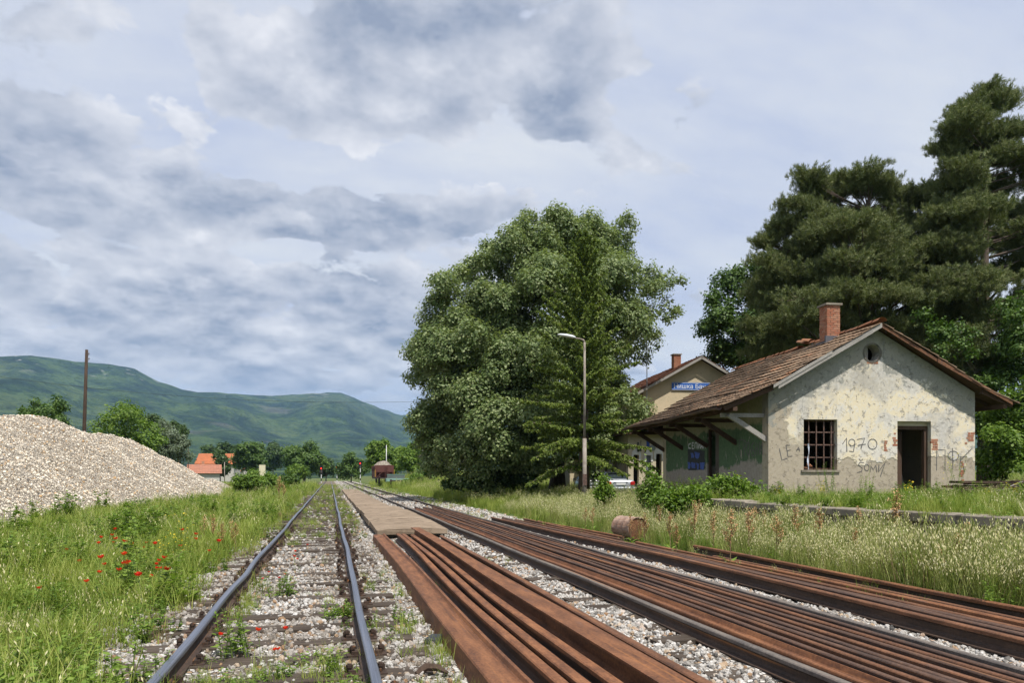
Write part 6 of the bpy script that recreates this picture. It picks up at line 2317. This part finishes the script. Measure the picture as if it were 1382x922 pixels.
def far_pole(label, px, d, ytop, disc=False, hcol=M_WHITE, rad=.07, name='lamp_pole'):
    x, y = at(px, d); z = float(gh(x, y)); r0 = empty(name, (x, y, z), 0, label, 'pole')
    h = zat(ytop, d) - z
    m = MB(); m.tube([(0, 0, -.2), (0, 0, h)], [rad, rad * .75], 8); m.build('shaft', hcol, r0, True)
    if disc:
        zz0 = zat(616, d) - z
        m = MB(); m.lathe([(.0, zz0 + .30), (.12, zz0 + .28), (.45, zz0 + .05), (.62, zz0 - .12), (.55, zz0 - .14), (.40, zz0), (.05, zz0 + .12)], 14); m.build('disc_shade', M_POLE, r0, True)
    return r0


far_pole('white pole rising behind the red freight wagon', 521.5, 128, 601)
far_pole('white pole with a disc shade in front of the bright trees', 570.5, 105, 592, True)
far_pole('dark slender pole right of the silvery tree', 254, 120, 605, False, M_OLDWOOD, .09, 'utility_pole')
far_pole('thin grey pole by the orange village roofs', 303, 150, 624, False, M_POLE, .09, 'utility_pole')
far_pole('grey pole with the leaning linden, at its dark foot', 608, 58, 612, False, M_OLDWOOD, .10, 'utility_pole')


def signal(label, px, d, ytop, red):
    x, y = at(px, d); z = -.05
    r0 = empty('railway_signal', (x, y, z), -R(10), label, 'signal', 'light signals down the line')
    h = zat(ytop, d) - z
    m = MB(); m.tube([(0, 0, 0), (0, 0, h - 1.2)], .10, 8); m.build('post', M_WHITE, r0)
    for k in (0, 2):
        m = MB(); m.tube([(0, 0, .5 + .75 * k), (0, 0, 1.1 + .75 * k)], .115, 8); m.build('band', M_BLACK, r0)
    m = MB(); m.box(-.38, .38, -.12, .12, h - 1.75, h); b_ = m.build('signal_head', M_BLACK, r0)
    m = MB(); m.box(-.30, .30, -.42, -.12, h - .42, h - .40); m.build('hood', M_BLACK, b_)
    e = bpy.data.materials.get('red_signal_light')
    if not e:
        e, nt, bb = new_mat('red_signal_light')
        finish(nt, bb, (.5, .01, .01), .4); bb.inputs['Emission Color'].default_value = (1, .03, .02, 1); bb.inputs['Emission Strength'].default_value = 3.5
    m = MB(); m.lathe([(0, .03), (.13, .02), (.15, 0)], 14, 0, Matrix.Translation((0, -.125, h - .62)) @ Matrix.Rotation(R(90), 4, 'X')); m.build('red_lens', e, b_)
    for k in range(2):
        m = MB(); m.lathe([(0, .03), (.14, .02), (.15, 0)], 12, 0, Matrix.Translation((0, -.125, h - 1.08 - .38 * k)) @ Matrix.Rotation(R(90), 4, 'X')); m.build('dark_lens', M_INNER, b_)


signal('leftmost red light signal down the line', 433.6, 168, 629, 1)
signal('middle red light signal, standing beside the nearer track', 454.8, 205, 628.5, 1)
signal('rightmost and tallest red light signal', 486.3, 185, 622.5, 1)

# overhead wire across the valley
m = MB()
pa, pb = Vector((*at(-60, 120), zat(500, 120))), Vector((*at(600, 130), zat(541, 130)))
pts = [pa.lerp(pb, k / 20) - Vector((0, 0, 2.0 * (1 - (2 * k / 20 - 1) ** 2))) for k in range(21)]
m.tube(pts, .022, 4, cap=False)
tag(m.build('overhead_wire', M_BLACK), 'thin dark overhead wire crossing in front of the hills', 'wire')

# ------------------------------------------------------------------ hopper wagon and flat trolley
M_WAGON = plain('wagon_red_oxide', (.10, .038, .030), .75, .3, 3)
M_WAGDARK = plain('wagon_underframe', (.045, .03, .025), .8, .3, 3)
M_TEAL = plain('faded_green_paint', (.20, .33, .27), .75, .35, 2.5)
M_YEL = plain('yellow_paint', (.55, .34, .03), .6, .2, 3)
wx, wy = at(519.5, 113)
wz = .45
wgn = empty('hopper_wagon', (wx, wy, wz), 0, 'dark red hopper wagon heaped with pale gravel', 'wagon')
WL = 11.5
m = MB()
prof = [(-1.42, 2.75), (1.42, 2.75), (1.42, 1.95), (.95, .95), (-.95, .95), (-1.42, 1.95)]
rim = [(-1.42, 1.75), (1.42, 1.75), (1.42, 2.75), (-1.42, 2.75)]
m.prism(rim, .95, WL - .95)
lowr = [(-1.42, 1.0, 1.748), (1.42, 1.0, 1.748), (1.42, WL - 1.0, 1.748), (-1.42, WL - 1.0, 1.748), (-1.28, 1.5, .95), (1.28, 1.5, .95), (1.28, WL - 1.5, .95), (-1.28, WL - 1.5, .95)]
m.add(lowr, [(4, 5, 1, 0), (5, 6, 2, 1), (6, 7, 3, 2), (7, 4, 0, 3), (7, 6, 5, 4)])
m.build('hopper_body', M_WAGON, wgn)
for yy in (1.02, WL - 1.14):
    m = MB()
    for x in (-1.35, -.7, .7, 1.35): m.box(x - .05, x + .05, yy, yy + .07, .9, 2.75)
    m.box(-1.42, 1.42, yy - .02, yy + .09, 2.66, 2.80)
    m.build('end_rib', M_WAGON, wgn)
for k in range(6):
    yy = 1.5 + k * 1.7
    for s in (-1, 1):
        m = MB(); m.box(s * 1.42 - .05, s * 1.42 + .05, yy, yy + .1, 1.9, 2.72); m.build('side_rib', M_WAGON, wgn)
m = MB(); m.box(-1.3, 1.3, 0, WL, .72, .94); m.build('underframe', M_WAGDARK, wgn)
for yy in (.92, WL - 1.02):
    for s_ in (-1, 1):
        m = MB(); m.box(s_ * 1.3 - .09, s_ * 1.3 + .09, yy, yy + .1, .942, 1.746); m.build('corner_post', M_WAGON, wgn)
        m = MB(); m.bar((s_ * 1.15, yy + .05, 1.0), (s_ * .35, yy + .05, 1.72), .1, .08); m.build('brace', M_WAGON, wgn)
for s in (-1, 1):
    m = MB(); m.box(.15 * s + .25 - .03, .15 * s + .25 + .03, .82, .88, .95, 2.7); m.build('ladder_rail', M_WAGON, wgn)
for k in range(6):
    m = MB(); m.box(.1, .4, .83, .87, 1.1 + .28 * k, 1.14 + .28 * k); m.build('ladder_rung', M_WAGON, wgn)
for yy in (1.2, 3.0, WL - 3.0, WL - 1.2):
    for s in (-1, 1):
        m = MB(); m.lathe([(0, -.06), (.40, -.06), (.46, -.05), (.46, .06), (.0, .06)], 18, 0, Matrix.Translation((s * .75, yy, .46)) @ Matrix.Rotation(R(90), 4, 'Y')); m.build('wheel', M_WAGDARK, wgn)
for s in (-1, 1):
    m = MB(); m.lathe([(.08, -.5), (.08, -.1), (.22, -.08), (.22, 0), (0, .0)], 12, 0, Matrix.Translation((s * .85, -.02, .85)) @ Matrix.Rotation(R(90), 4, 'X') @ Matrix.Scale(-1, 4, (0, 0, 1))); m.build('buffer', M_WAGDARK, wgn)
    m = MB(); m.box(s * 1.44 - .02, s * 1.44 + .02, .3, .9, 1.0, 2.1); m.build('side_panel', M_YEL, wgn)
gx_ = np.linspace(-1.36, 1.36, 14); gy_ = np.linspace(1.15, WL - 1.15, 30)
V, F = grid(gx_, gy_, lambda a, b_: 2.70 + .80 * np.clip(1 - (np.abs(a) / 1.25) ** 2.2, 0, 1) * np.clip(np.minimum(b_ - 1.1, WL - 1.1 - b_) / 1.6, 0, 1) ** .5 + .06 * wob(a, b_, 3))
ld = link('gravel_load', np_mesh('gravel_load', V, F, smooth=True), M_HEAP)
ld.location = (wx, wy, wz); tag(ld, 'pale gravel heaped in the red hopper wagon', 'gravel')

tx, ty = at(536, 96)
tr = empty('flat_trolley', (tx, ty, .45), -R(3), 'faded green flat trolley standing before the red wagon', 'trolley')
m = MB(); m.box(-1.35, 1.45, 0, 3.2, .42, .80); m.box(-1.42, -1.36, -.05, 3.2, .38, .84); bevel(m.build('deck', M_TEAL, tr), .02)
m = MB(); m.box(-1.25, 1.05, 1.4, 2.8, .804, 1.30); m.build('tool_box', plain('grey_green_box', (.10, .115, .11), .7, .3, 3), tr)
m = MB(); m.box(-1.28, 1.08, 1.36, 2.84, 1.304, 1.36); m.build('box_lid', M_TEAL, tr)
m = MB(); m.box(-.9, .9, -.12, -.004, .46, .60); m.build('end_sill', M_WAGDARK, tr)
for s in (-1, 1):
    m = MB(); m.lathe([(.06, 0), (.06, .2), (.16, .22), (.16, .28), (0, .28)], 12, 0, Matrix.Translation((s * .8, -.12, .55)) @ Matrix.Rotation(R(90), 4, 'X')); m.build('buffer', M_WAGDARK, tr)
    for yy in (.7, 2.5):
        m = MB(); m.lathe([(0, -.05), (.28, -.05), (.33, -.04), (.33, .05), (0, .05)], 16, 0, Matrix.Translation((s * .75, yy, .30)) @ Matrix.Rotation(R(90), 4, 'Y')); m.build('wheel', M_WAGDARK, tr)
m = MB(); m.bar((1.46, 1.2, .62), (2.1, 1.2, .66), .05, .05); m.build('side_handle', M_WAGDARK, tr)


# ------------------------------------------------------------------ village houses
def house(label, px, d, w, l, z0, ze, zr, rot, wall, roofm, wins=()):
    x, y = at(px, d)
    h = empty('village_house', (x, y, 0), rot, label, 'house', 'village houses beyond the heap')
    panel([[(-w / 2, z0), (w / 2, z0), (w / 2, ze), (0, zr), (-w / 2, ze)]], 0, .3).build('gable_wall', wall, h)
    panel([[(-w / 2, z0), (w / 2, z0), (w / 2, ze), (0, zr), (-w / 2, ze)]], l - .3, l).build('gable_wall', wall, h)
    for s in (-1, 1):
        m = MB(); m.box(s * w / 2 - (.3 if s > 0 else 0), s * w / 2 + (0 if s > 0 else .3), .304, l - .304, z0, ze); m.build('side_wall', wall, h)
    sl = (zr - ze) / (w / 2)
    simple_roof(h, -w / 2 - .5, 0, w / 2 + .5, -.5, l + .5, lambda u: zr + .08 - sl * abs(u), roofm, M_BROWNWOOD, .6, .6, 3)
    for (a, z, ww, hh) in wins:
        m = MB(); m.box(a, a + ww, -.05, -.01, z, z + hh); f = m.build('window', M_INNER, h)
        m = MB(); m.box(a - .08, a + ww + .08, -.09, -.054, z - .08, z - .01); m.build('sill', M_WHITE, f)
    m = MB(); m.box(.8, 1.4, l * .5, l * .5 + .6, zr - 1, zr + .9); m.build('chimney', M_BRICK, h)
    return h


M_ORANGE = mat_ridge('bright_orange_tile', (.46, .15, .065), (.38, .13, .06))
M_HWALL = plain('white_house_wall', (.46, .44, .40), .9, .12, 2)
house('orange roofed house behind the dark village tree', 320, 215, 9, 10, 0, 5.2, 8.0, R(85), M_HWALL, M_ORANGE, ((-3, 3.6, 1.2, 1.3), (1.6, 3.6, 1.2, 1.3)))
house('low white house with faded red roof at the end of the gravel heap', 296, 175, 6, 6.5, 0, 2.4, 4.2, R(99), M_HWALL, mat_ridge('faded_red_tile', (.40, .17, .11), (.34, .16, .11)), ((-2.4, 1.0, 1.0, 1.2), (1.2, 1.0, 1.0, 1.2)))
house('tiny house with red gable right of the round village tree', 340, 240, 6, 8, 0, 3.4, 5.6, R(10), M_HWALL, mat_ridge('red_tile', (.40, .14, .08), (.33, .13, .08)), ((-1, 1.5, 1.2, 1.2),))
x, y = at(354, 120)
sgn = empty('trackside_board', (x, y, -.1), R(-YAW), 'small cream board on legs beside the line, right of the village', 'sign')
m = MB(); m.box(-.5, .5, -.03, .03, 1.6, 3.5); m.build('board', plain('cream_board', (.66, .60, .42), .7, .1, 3), sgn)
for s in (-1, 1):
    m = MB(); m.box(s * .35 - .04, s * .35 + .04, .04, .10, 0, 3.4); m.build('leg', M_OLDWOOD, sgn)
x, y = at(305, 95)
bx_ = empty('stacked_rails', (x, y, -.1), R(60), 'low rusty stack of old track parts past the end of the gravel heap', 'rail stack')
for k in range(3):
    m = MB(); m.bar((-2, .2 * k, .2 + .18 * k), (2.2, .2 * k, .2 + .18 * k), .16, .16); m.build('beam', M_RUSTD, bx_)

# low outbuilding behind the cars
x, y = at(806, 64)
ob = empty('outbuilding', (x, y, 0), SROT, 'low cream outbuilding glimpsed between the trees behind the cars', 'building')
panel([[(-3.2, .2), (3.4, .2), (3.4, 3.0), (-3.2, 3.0)], rect(.6, 2.2, 1.5, 2.7)], 0, .3).build('front_wall', M_CREAM, ob)
MB().box(-3.2, 3.4, .5, .6, .2, 2.95).build('inner_wall', M_INNER, ob)
m = MB(); m.prism([(-3.6, 3.02), (3.8, 3.02), (3.8, 3.14), (-3.6, 3.14)], -.6, 4.0); m.build('roof', M_DOCK, ob)
m = MB(); m.box(-3.19, 3.39, 3.6, 3.9, .2, 3.0); m.build('rear_wall', M_CREAM, ob)
x, y = at(812, 55)
pg = empty('swing_frame', (x, y, float(gh(x, y))), SROT, 'green and blue tube frame behind the silver cars', 'frame')
m = MB(); m.tube([(-.4, 0, 2.0), (2.2, 0, 2.0)], .06, 8); m.build('top_bar', plain('green_tube', (.14, .36, .10), .5, .1), pg)
for xx in (-.4, .55):
    m = MB(); m.tube([(xx - .25, 0, 0), (xx, 0, 1.98)], .05, 8); m.build('leg', plain('blue_tube', (.05, .10, .45), .5, .1), pg)
m = MB(); m.tube([(2.2, 0, 0), (2.2, 0, 1.98)], .05, 8); m.build('leg', bpy.data.materials['green_tube'], pg)
x, y = at(763, 57)
gp = empty('gate_pillar', (x, y, 0), SROT, 'white pillar between the dark trunks left of the lamp post', 'pillar')
m = MB(); m.box(-.35, .35, 0, .4, 0, 2.1); m.build('shaft', M_HWALL, gp)
m = MB(); m.box(-.35, -.1, 0, .4, 2.104, 2.4); m.build('stub', M_HWALL, gp)

# ------------------------------------------------------------------ parked cars
def mat_carpaint(name, col):
    m, nt, b = new_mat(name)
    n = nt.noise(oc(nt), 3, 4, .6)
    c = nt.mix(nt.math('MULTIPLY', n, .25), col, tuple(x * .6 for x in col))
    finish(nt, b, c, .32, None, .55, .5)
    b.inputs['Coat Weight'].default_value = .6
    return m


M_CAR = mat_carpaint('silver_car_paint', (.52, .55, .60))
M_CAR2 = mat_carpaint('grey_car_paint', (.36, .36, .35))
M_GLASS = plain('tinted_car_glass', (.03, .04, .045), .08, .1, 2, spec=.6, bump=0)
M_TAIL = plain('red_tail_lamp', (.42, .02, .02), .25, .15, 6, bump=0)
M_TYRE = plain('black_tyre', (.02, .02, .02), .85, .3, 8)
M_RIM = plain('alloy_rim', (.40, .41, .42), .35, .1, 5, metal=.7)
M_PLATE = plain('white_number_plate', (.70, .71, .72), .5, .05, 4, bump=0)


def car(label, px, d, rot, paint, hatch=False):
    x, y = at(px, d)
    c = empty('parked_car', (x, y, float(gh(x, y)) + .02), rot, label, 'car', 'silver cars parked by the station')
    # body loft from tail (y=0) to nose (y=4.3): stations of half width, sill, belt height
    ST = [(0.0, .70, .42, .86), (.06, .78, .34, .96), (.45, .84, .30, 1.0), (1.2, .86, .28, .98), (2.4, .86, .28, .96), (3.2, .84, .28, .90), (3.9, .80, .30, .82), (4.25, .70, .36, .70), (4.32, .60, .42, .60)]
    vs = []; fs = []
    for (yy, hw, z0, z1) in ST:
        vs += [(-hw * .92, yy, z0), (-hw, yy, z0 + .14), (-hw * 1.01, yy, (z0 + z1) / 2), (-hw * .96, yy, z1 - .04), (-hw * .86, yy, z1), (0, yy, z1 + .025), (hw * .86, yy, z1), (hw * .96, yy, z1 - .04), (hw * 1.01, yy, (z0 + z1) / 2), (hw, yy, z0 + .14), (hw * .92, yy, z0)]
    n = 11
    for i in range(len(ST) - 1):
        for k in range(n):
            fs.append((i * n + k, i * n + (k + 1) % n, (i + 1) * n + (k + 1) % n, (i + 1) * n + k))
    fs += [tuple(range(n)), tuple((len(ST) - 1) * n + k for k in range(n))]
    m = MB(); m.add(vs, fs); body = m.build('body', paint, c, True)
    y0, y1 = (.12, .55) if hatch else (.42, 1.0)
    CB = [(y0, .72, .97), (y1, .60, 1.38), (y1 + .9, .61, 1.43), (y1 + 1.45, .58, 1.38), (3.05, .70, .94)]
    vs = []; fs = []
    for (yy, hw, zt_) in CB:
        vs += [(-hw, yy, zt_ - .02), (-hw * .8, yy, zt_ + .015), (0, yy, zt_ + .035), (hw * .8, yy, zt_ + .015), (hw, yy, zt_ - .02)]
    for i in range(4):
        for k in range(4): fs.append((i * 5 + k, i * 5 + k + 1, (i + 1) * 5 + k + 1, (i + 1) * 5 + k))
    m = MB(); m.add(vs, fs); rf = m.build('roof', paint, c, True, fix=True)
    sm_ = rf.modifiers.new('t', 'SOLIDIFY'); sm_.thickness = .02
    # glass: rear screen and side lights just proud of the cabin
    k0, k1 = .12, .86
    def lerp(a, b_, t): return a + (b_ - a) * t
    q = []
    for t, sc in ((k0, .90), (k1, .88)):
        hw = lerp(.72, .60, t); yy = lerp(y0, y1, t); zz0 = lerp(.97, 1.38, t)
        q.append((hw * sc, yy, zz0))
    m = MB()
    m.add([(-q[0][0], q[0][1] - .02, q[0][2] + .02), (q[0][0], q[0][1] - .02, q[0][2] + .02), (q[1][0], q[1][1] - .02, q[1][2] + .025), (-q[1][0], q[1][1] - .02, q[1][2] + .025), (0, q[0][1] - .03, q[0][2] + .045), (0, q[1][1] - .03, q[1][2] + .05)],
          [(0, 4, 5, 3), (4, 1, 2, 5)]); m.build('rear_window', M_GLASS, c, fix=False)
    for s in (-1, 1):
        m = MB(); m.add([(s * .80, y0 + .25, .985), (s * .80, 2.75, .965), (s * .63, y1 + 1.4, 1.345), (s * .63, y1 + .1, 1.345)], [(0, 1, 2, 3)]); m.build('side_window', M_GLASS, c, fix=False)
        m = MB(); m.box(s * .66 - .13, s * .66 + .13, -.03, .12, .68, .90); bevel(m.build('tail_lamp', M_TAIL, c), .03)
        for yy in (.85, 3.45):
            m = MB(); M_ = Matrix.Translation((s * .74, yy, .30)) @ Matrix.Rotation(R(90), 4, 'Y')
            m.lathe([(.20, -.09), (.30, -.09), (.31, -.06), (.31, .06), (.30, .09), (.20, .09)], 20, 0, M_)
            wh = m.build('wheel', M_TYRE, c, True)
            m = MB(); m.lathe([(.0, .07), (.18, .075), (.205, .085), (.205, -.08), (0, -.07)], 16, 0, M_); m.build('rim', M_RIM, wh)
        m = MB(); m.box(s * .92 - .08, s * .92 + .08, 2.55, 2.68, .95, 1.06); bevel(m.build('mirror', paint, c), .02)
    m = MB(); m.box(-.80, .80, -.07, .10, .36, .58); bevel(m.build('bumper', paint, c), .04, 2)
    m = MB(); m.box(-.27, .27, -.045, -.02, .70, .82); m.build('number_plate', M_PLATE, c)
    m = MB(); m.box(-.40, .40, -.035, -.015, .86, .89); m.build('boot_trim', M_RIM, c)
    return c


car('silver saloon seen from behind, right of the green sapling', 838, 41.5, SROT - R(4), M_CAR)
car('grey hatchback beside the lamp post, left of the silver saloon', 803, 43.5, SROT - R(6), M_CAR2, True)

# ------------------------------------------------------------------ small things on the ground
x, y = at(849, 18.6)
dm = empty('rusty_drum', (x, y, .28), R(-38), 'rusty steel drum lying on its side at the edge of the tall grass', 'drum')
m = MB(); M_ = Matrix.Rotation(R(90), 4, 'X')
m.lathe([(.27, -.40), (.285, -.39), (.285, -.37), (.272, -.36), (.272, -.14), (.284, -.125), (.272, -.11), (.272, .11), (.284, .125), (.272, .14), (.272, .36), (.285, .37), (.285, .39), (.27, .40)], 28, 0, M_)
m.build('shell', mat_rust('pale_rusty_shell', (.16, .09, .06), (.30, .20, .15), (.42, .33, .27)), dm, True)
for s in (-1, 1):
    m = MB(); m.lathe([(.272, s * .385), (.262, s * .37), (.10, s * .372), (0, s * .372)], 28, 0, M_); m.build('end_plate', M_RUSTD, dm)
dm.rotation_euler = (0, 0, R(10))
x, y = at(873, 18.8)
ty_ = empty('worn_tyre_piece', (x, y, .12), .4, 'black torn tyre lying right of the rusty drum', 'tyre')
m = MB(); n = 26; vs = []; fs = []
for i in range(n):
    a = 4.2 * i / (n - 1); rr0 = .26 + .03 * math.sin(i * 2.0)
    for k in range(6):
        b_ = 2 * math.pi * k / 6
        vs.append(((rr0 + .055 * math.cos(b_)) * math.cos(a), (rr0 + .055 * math.cos(b_)) * math.sin(a) * .6, .06 + .05 * math.sin(b_) + .02 * math.sin(i * 1.3)))
for i in range(n - 1):
    for k in range(6): fs.append((i * 6 + k, i * 6 + (k + 1) % 6, (i + 1) * 6 + (k + 1) % 6, (i + 1) * 6 + k))
m.add(vs, fs); m.build('tread', M_TYRE, ty_, True)
x, y = at(586, 6.9)
m = MB(); m.add([(-.11, -.03, 0), (.02, -.09, 0), (.10, .03, 0), (-.03, .08, 0), (-.09, -.025, .05), (.015, -.07, .04), (.08, .02, .075), (-.02, .06, .07)], [(3, 2, 1, 0), (4, 5, 6, 7), (0, 1, 5, 4), (1, 2, 6, 5), (2, 3, 7, 6), (3, 0, 4, 7)])
o = m.build('coal_lump', plain('black_slate', (.03, .032, .036), .45, .4, 18)); o.location = (x, y, .02); bevel(o, .008)
tag(o, 'black angular lump lying on the ballast left of the foreground rails', 'stone')
x, y = at(583, 5.75)
m = MB(); m.tube([(-.12, .0, .02), (-.04, .04, .06), (.05, .03, .05), (.12, -.03, .02)], [.02, .035, .03, .012], 6)
o = m.build('bark_scrap', M_OLDWOOD); o.location = (x, y, .02); tag(o, 'curved dark scrap of bark on the ballast nearest the camera', 'scrap')
x, y = at(1236, 8.9)
m = MB(); m.lathe([(0, .05), (.05, .045), (.09, .02), (.10, 0)], 12); o = m.build('plastic_scrap', plain('blue_plastic', (.22, .34, .52), .4, .3, 12)); o.location = (x, y, .06); o.rotation_euler = (.4, .2, 0)
tag(o, 'pale blue plastic scrap between the rails beside the tall grass', 'litter')

# plank pile by the shed's far corner
x, y = at(1352, 22.5)
pp = empty('plank_pile', (x, y, FL), SROT + R(4), 'pile of old dark planks and brushwood right of the shed', 'plank pile')
rr_ = random.Random(12)
for k in range(11):
    lay, col_ = divmod(k, 4)
    m = MB(); m.box(-1.5, 1.9, 0, .22, 0, .07)
    o = m.build('plank', M_OLDWOOD if k % 3 else M_BROWNWOOD, pp)
    o.location = (rr_.uniform(-.3, .3), col_ * .25 - .4, .12 + lay * .14); o.rotation_euler = (rr_.uniform(-.05, .05), rr_.uniform(-.03, .03), rr_.uniform(-.1, .1))
for k in range(60):
    m = MB(); a = rr_.uniform(-.6, .6)
    p0 = Vector((rr_.uniform(-.9, 1.8), rr_.uniform(-1.0, .1), rr_.uniform(.02, .35))); L = rr_.uniform(.5, 1.4)
    p1 = p0 + Vector((math.cos(a) * L, math.sin(a) * L * .5, rr_.uniform(-.2, .25)))
    m.tube([p0, p0.lerp(p1, .5) + Vector((0, 0, rr_.uniform(-.05, .1))), p1], [.014, .010, .005], 4); m.build('branch', M_GREYWOOD if k % 2 else M_OLDWOOD, pp)

# ------------------------------------------------------------------ air: thin haze over the whole valley
hb = MB(); hb.box(-9400, 9400, -9400, 9400, -8, HILL_TOP + 40)
hz = hb.build('haze', None)
hm = bpy.data.materials.new('valley_haze'); hm.use_nodes = True
hn = hm.node_tree.nodes; hn.clear()
ho = hn.new('ShaderNodeOutputMaterial'); pv = hn.new('ShaderNodeVolumePrincipled')
pv.inputs['Color'].default_value = (.40, .66, 1.0, 1)
pv.inputs['Density'].default_value = 0.000075
pv.inputs['Anisotropy'].default_value = .1
hm.node_tree.links.new(pv.outputs[0], ho.inputs['Volume'])
hz.data.materials.append(hm)
tag(hz, kind='stuff')
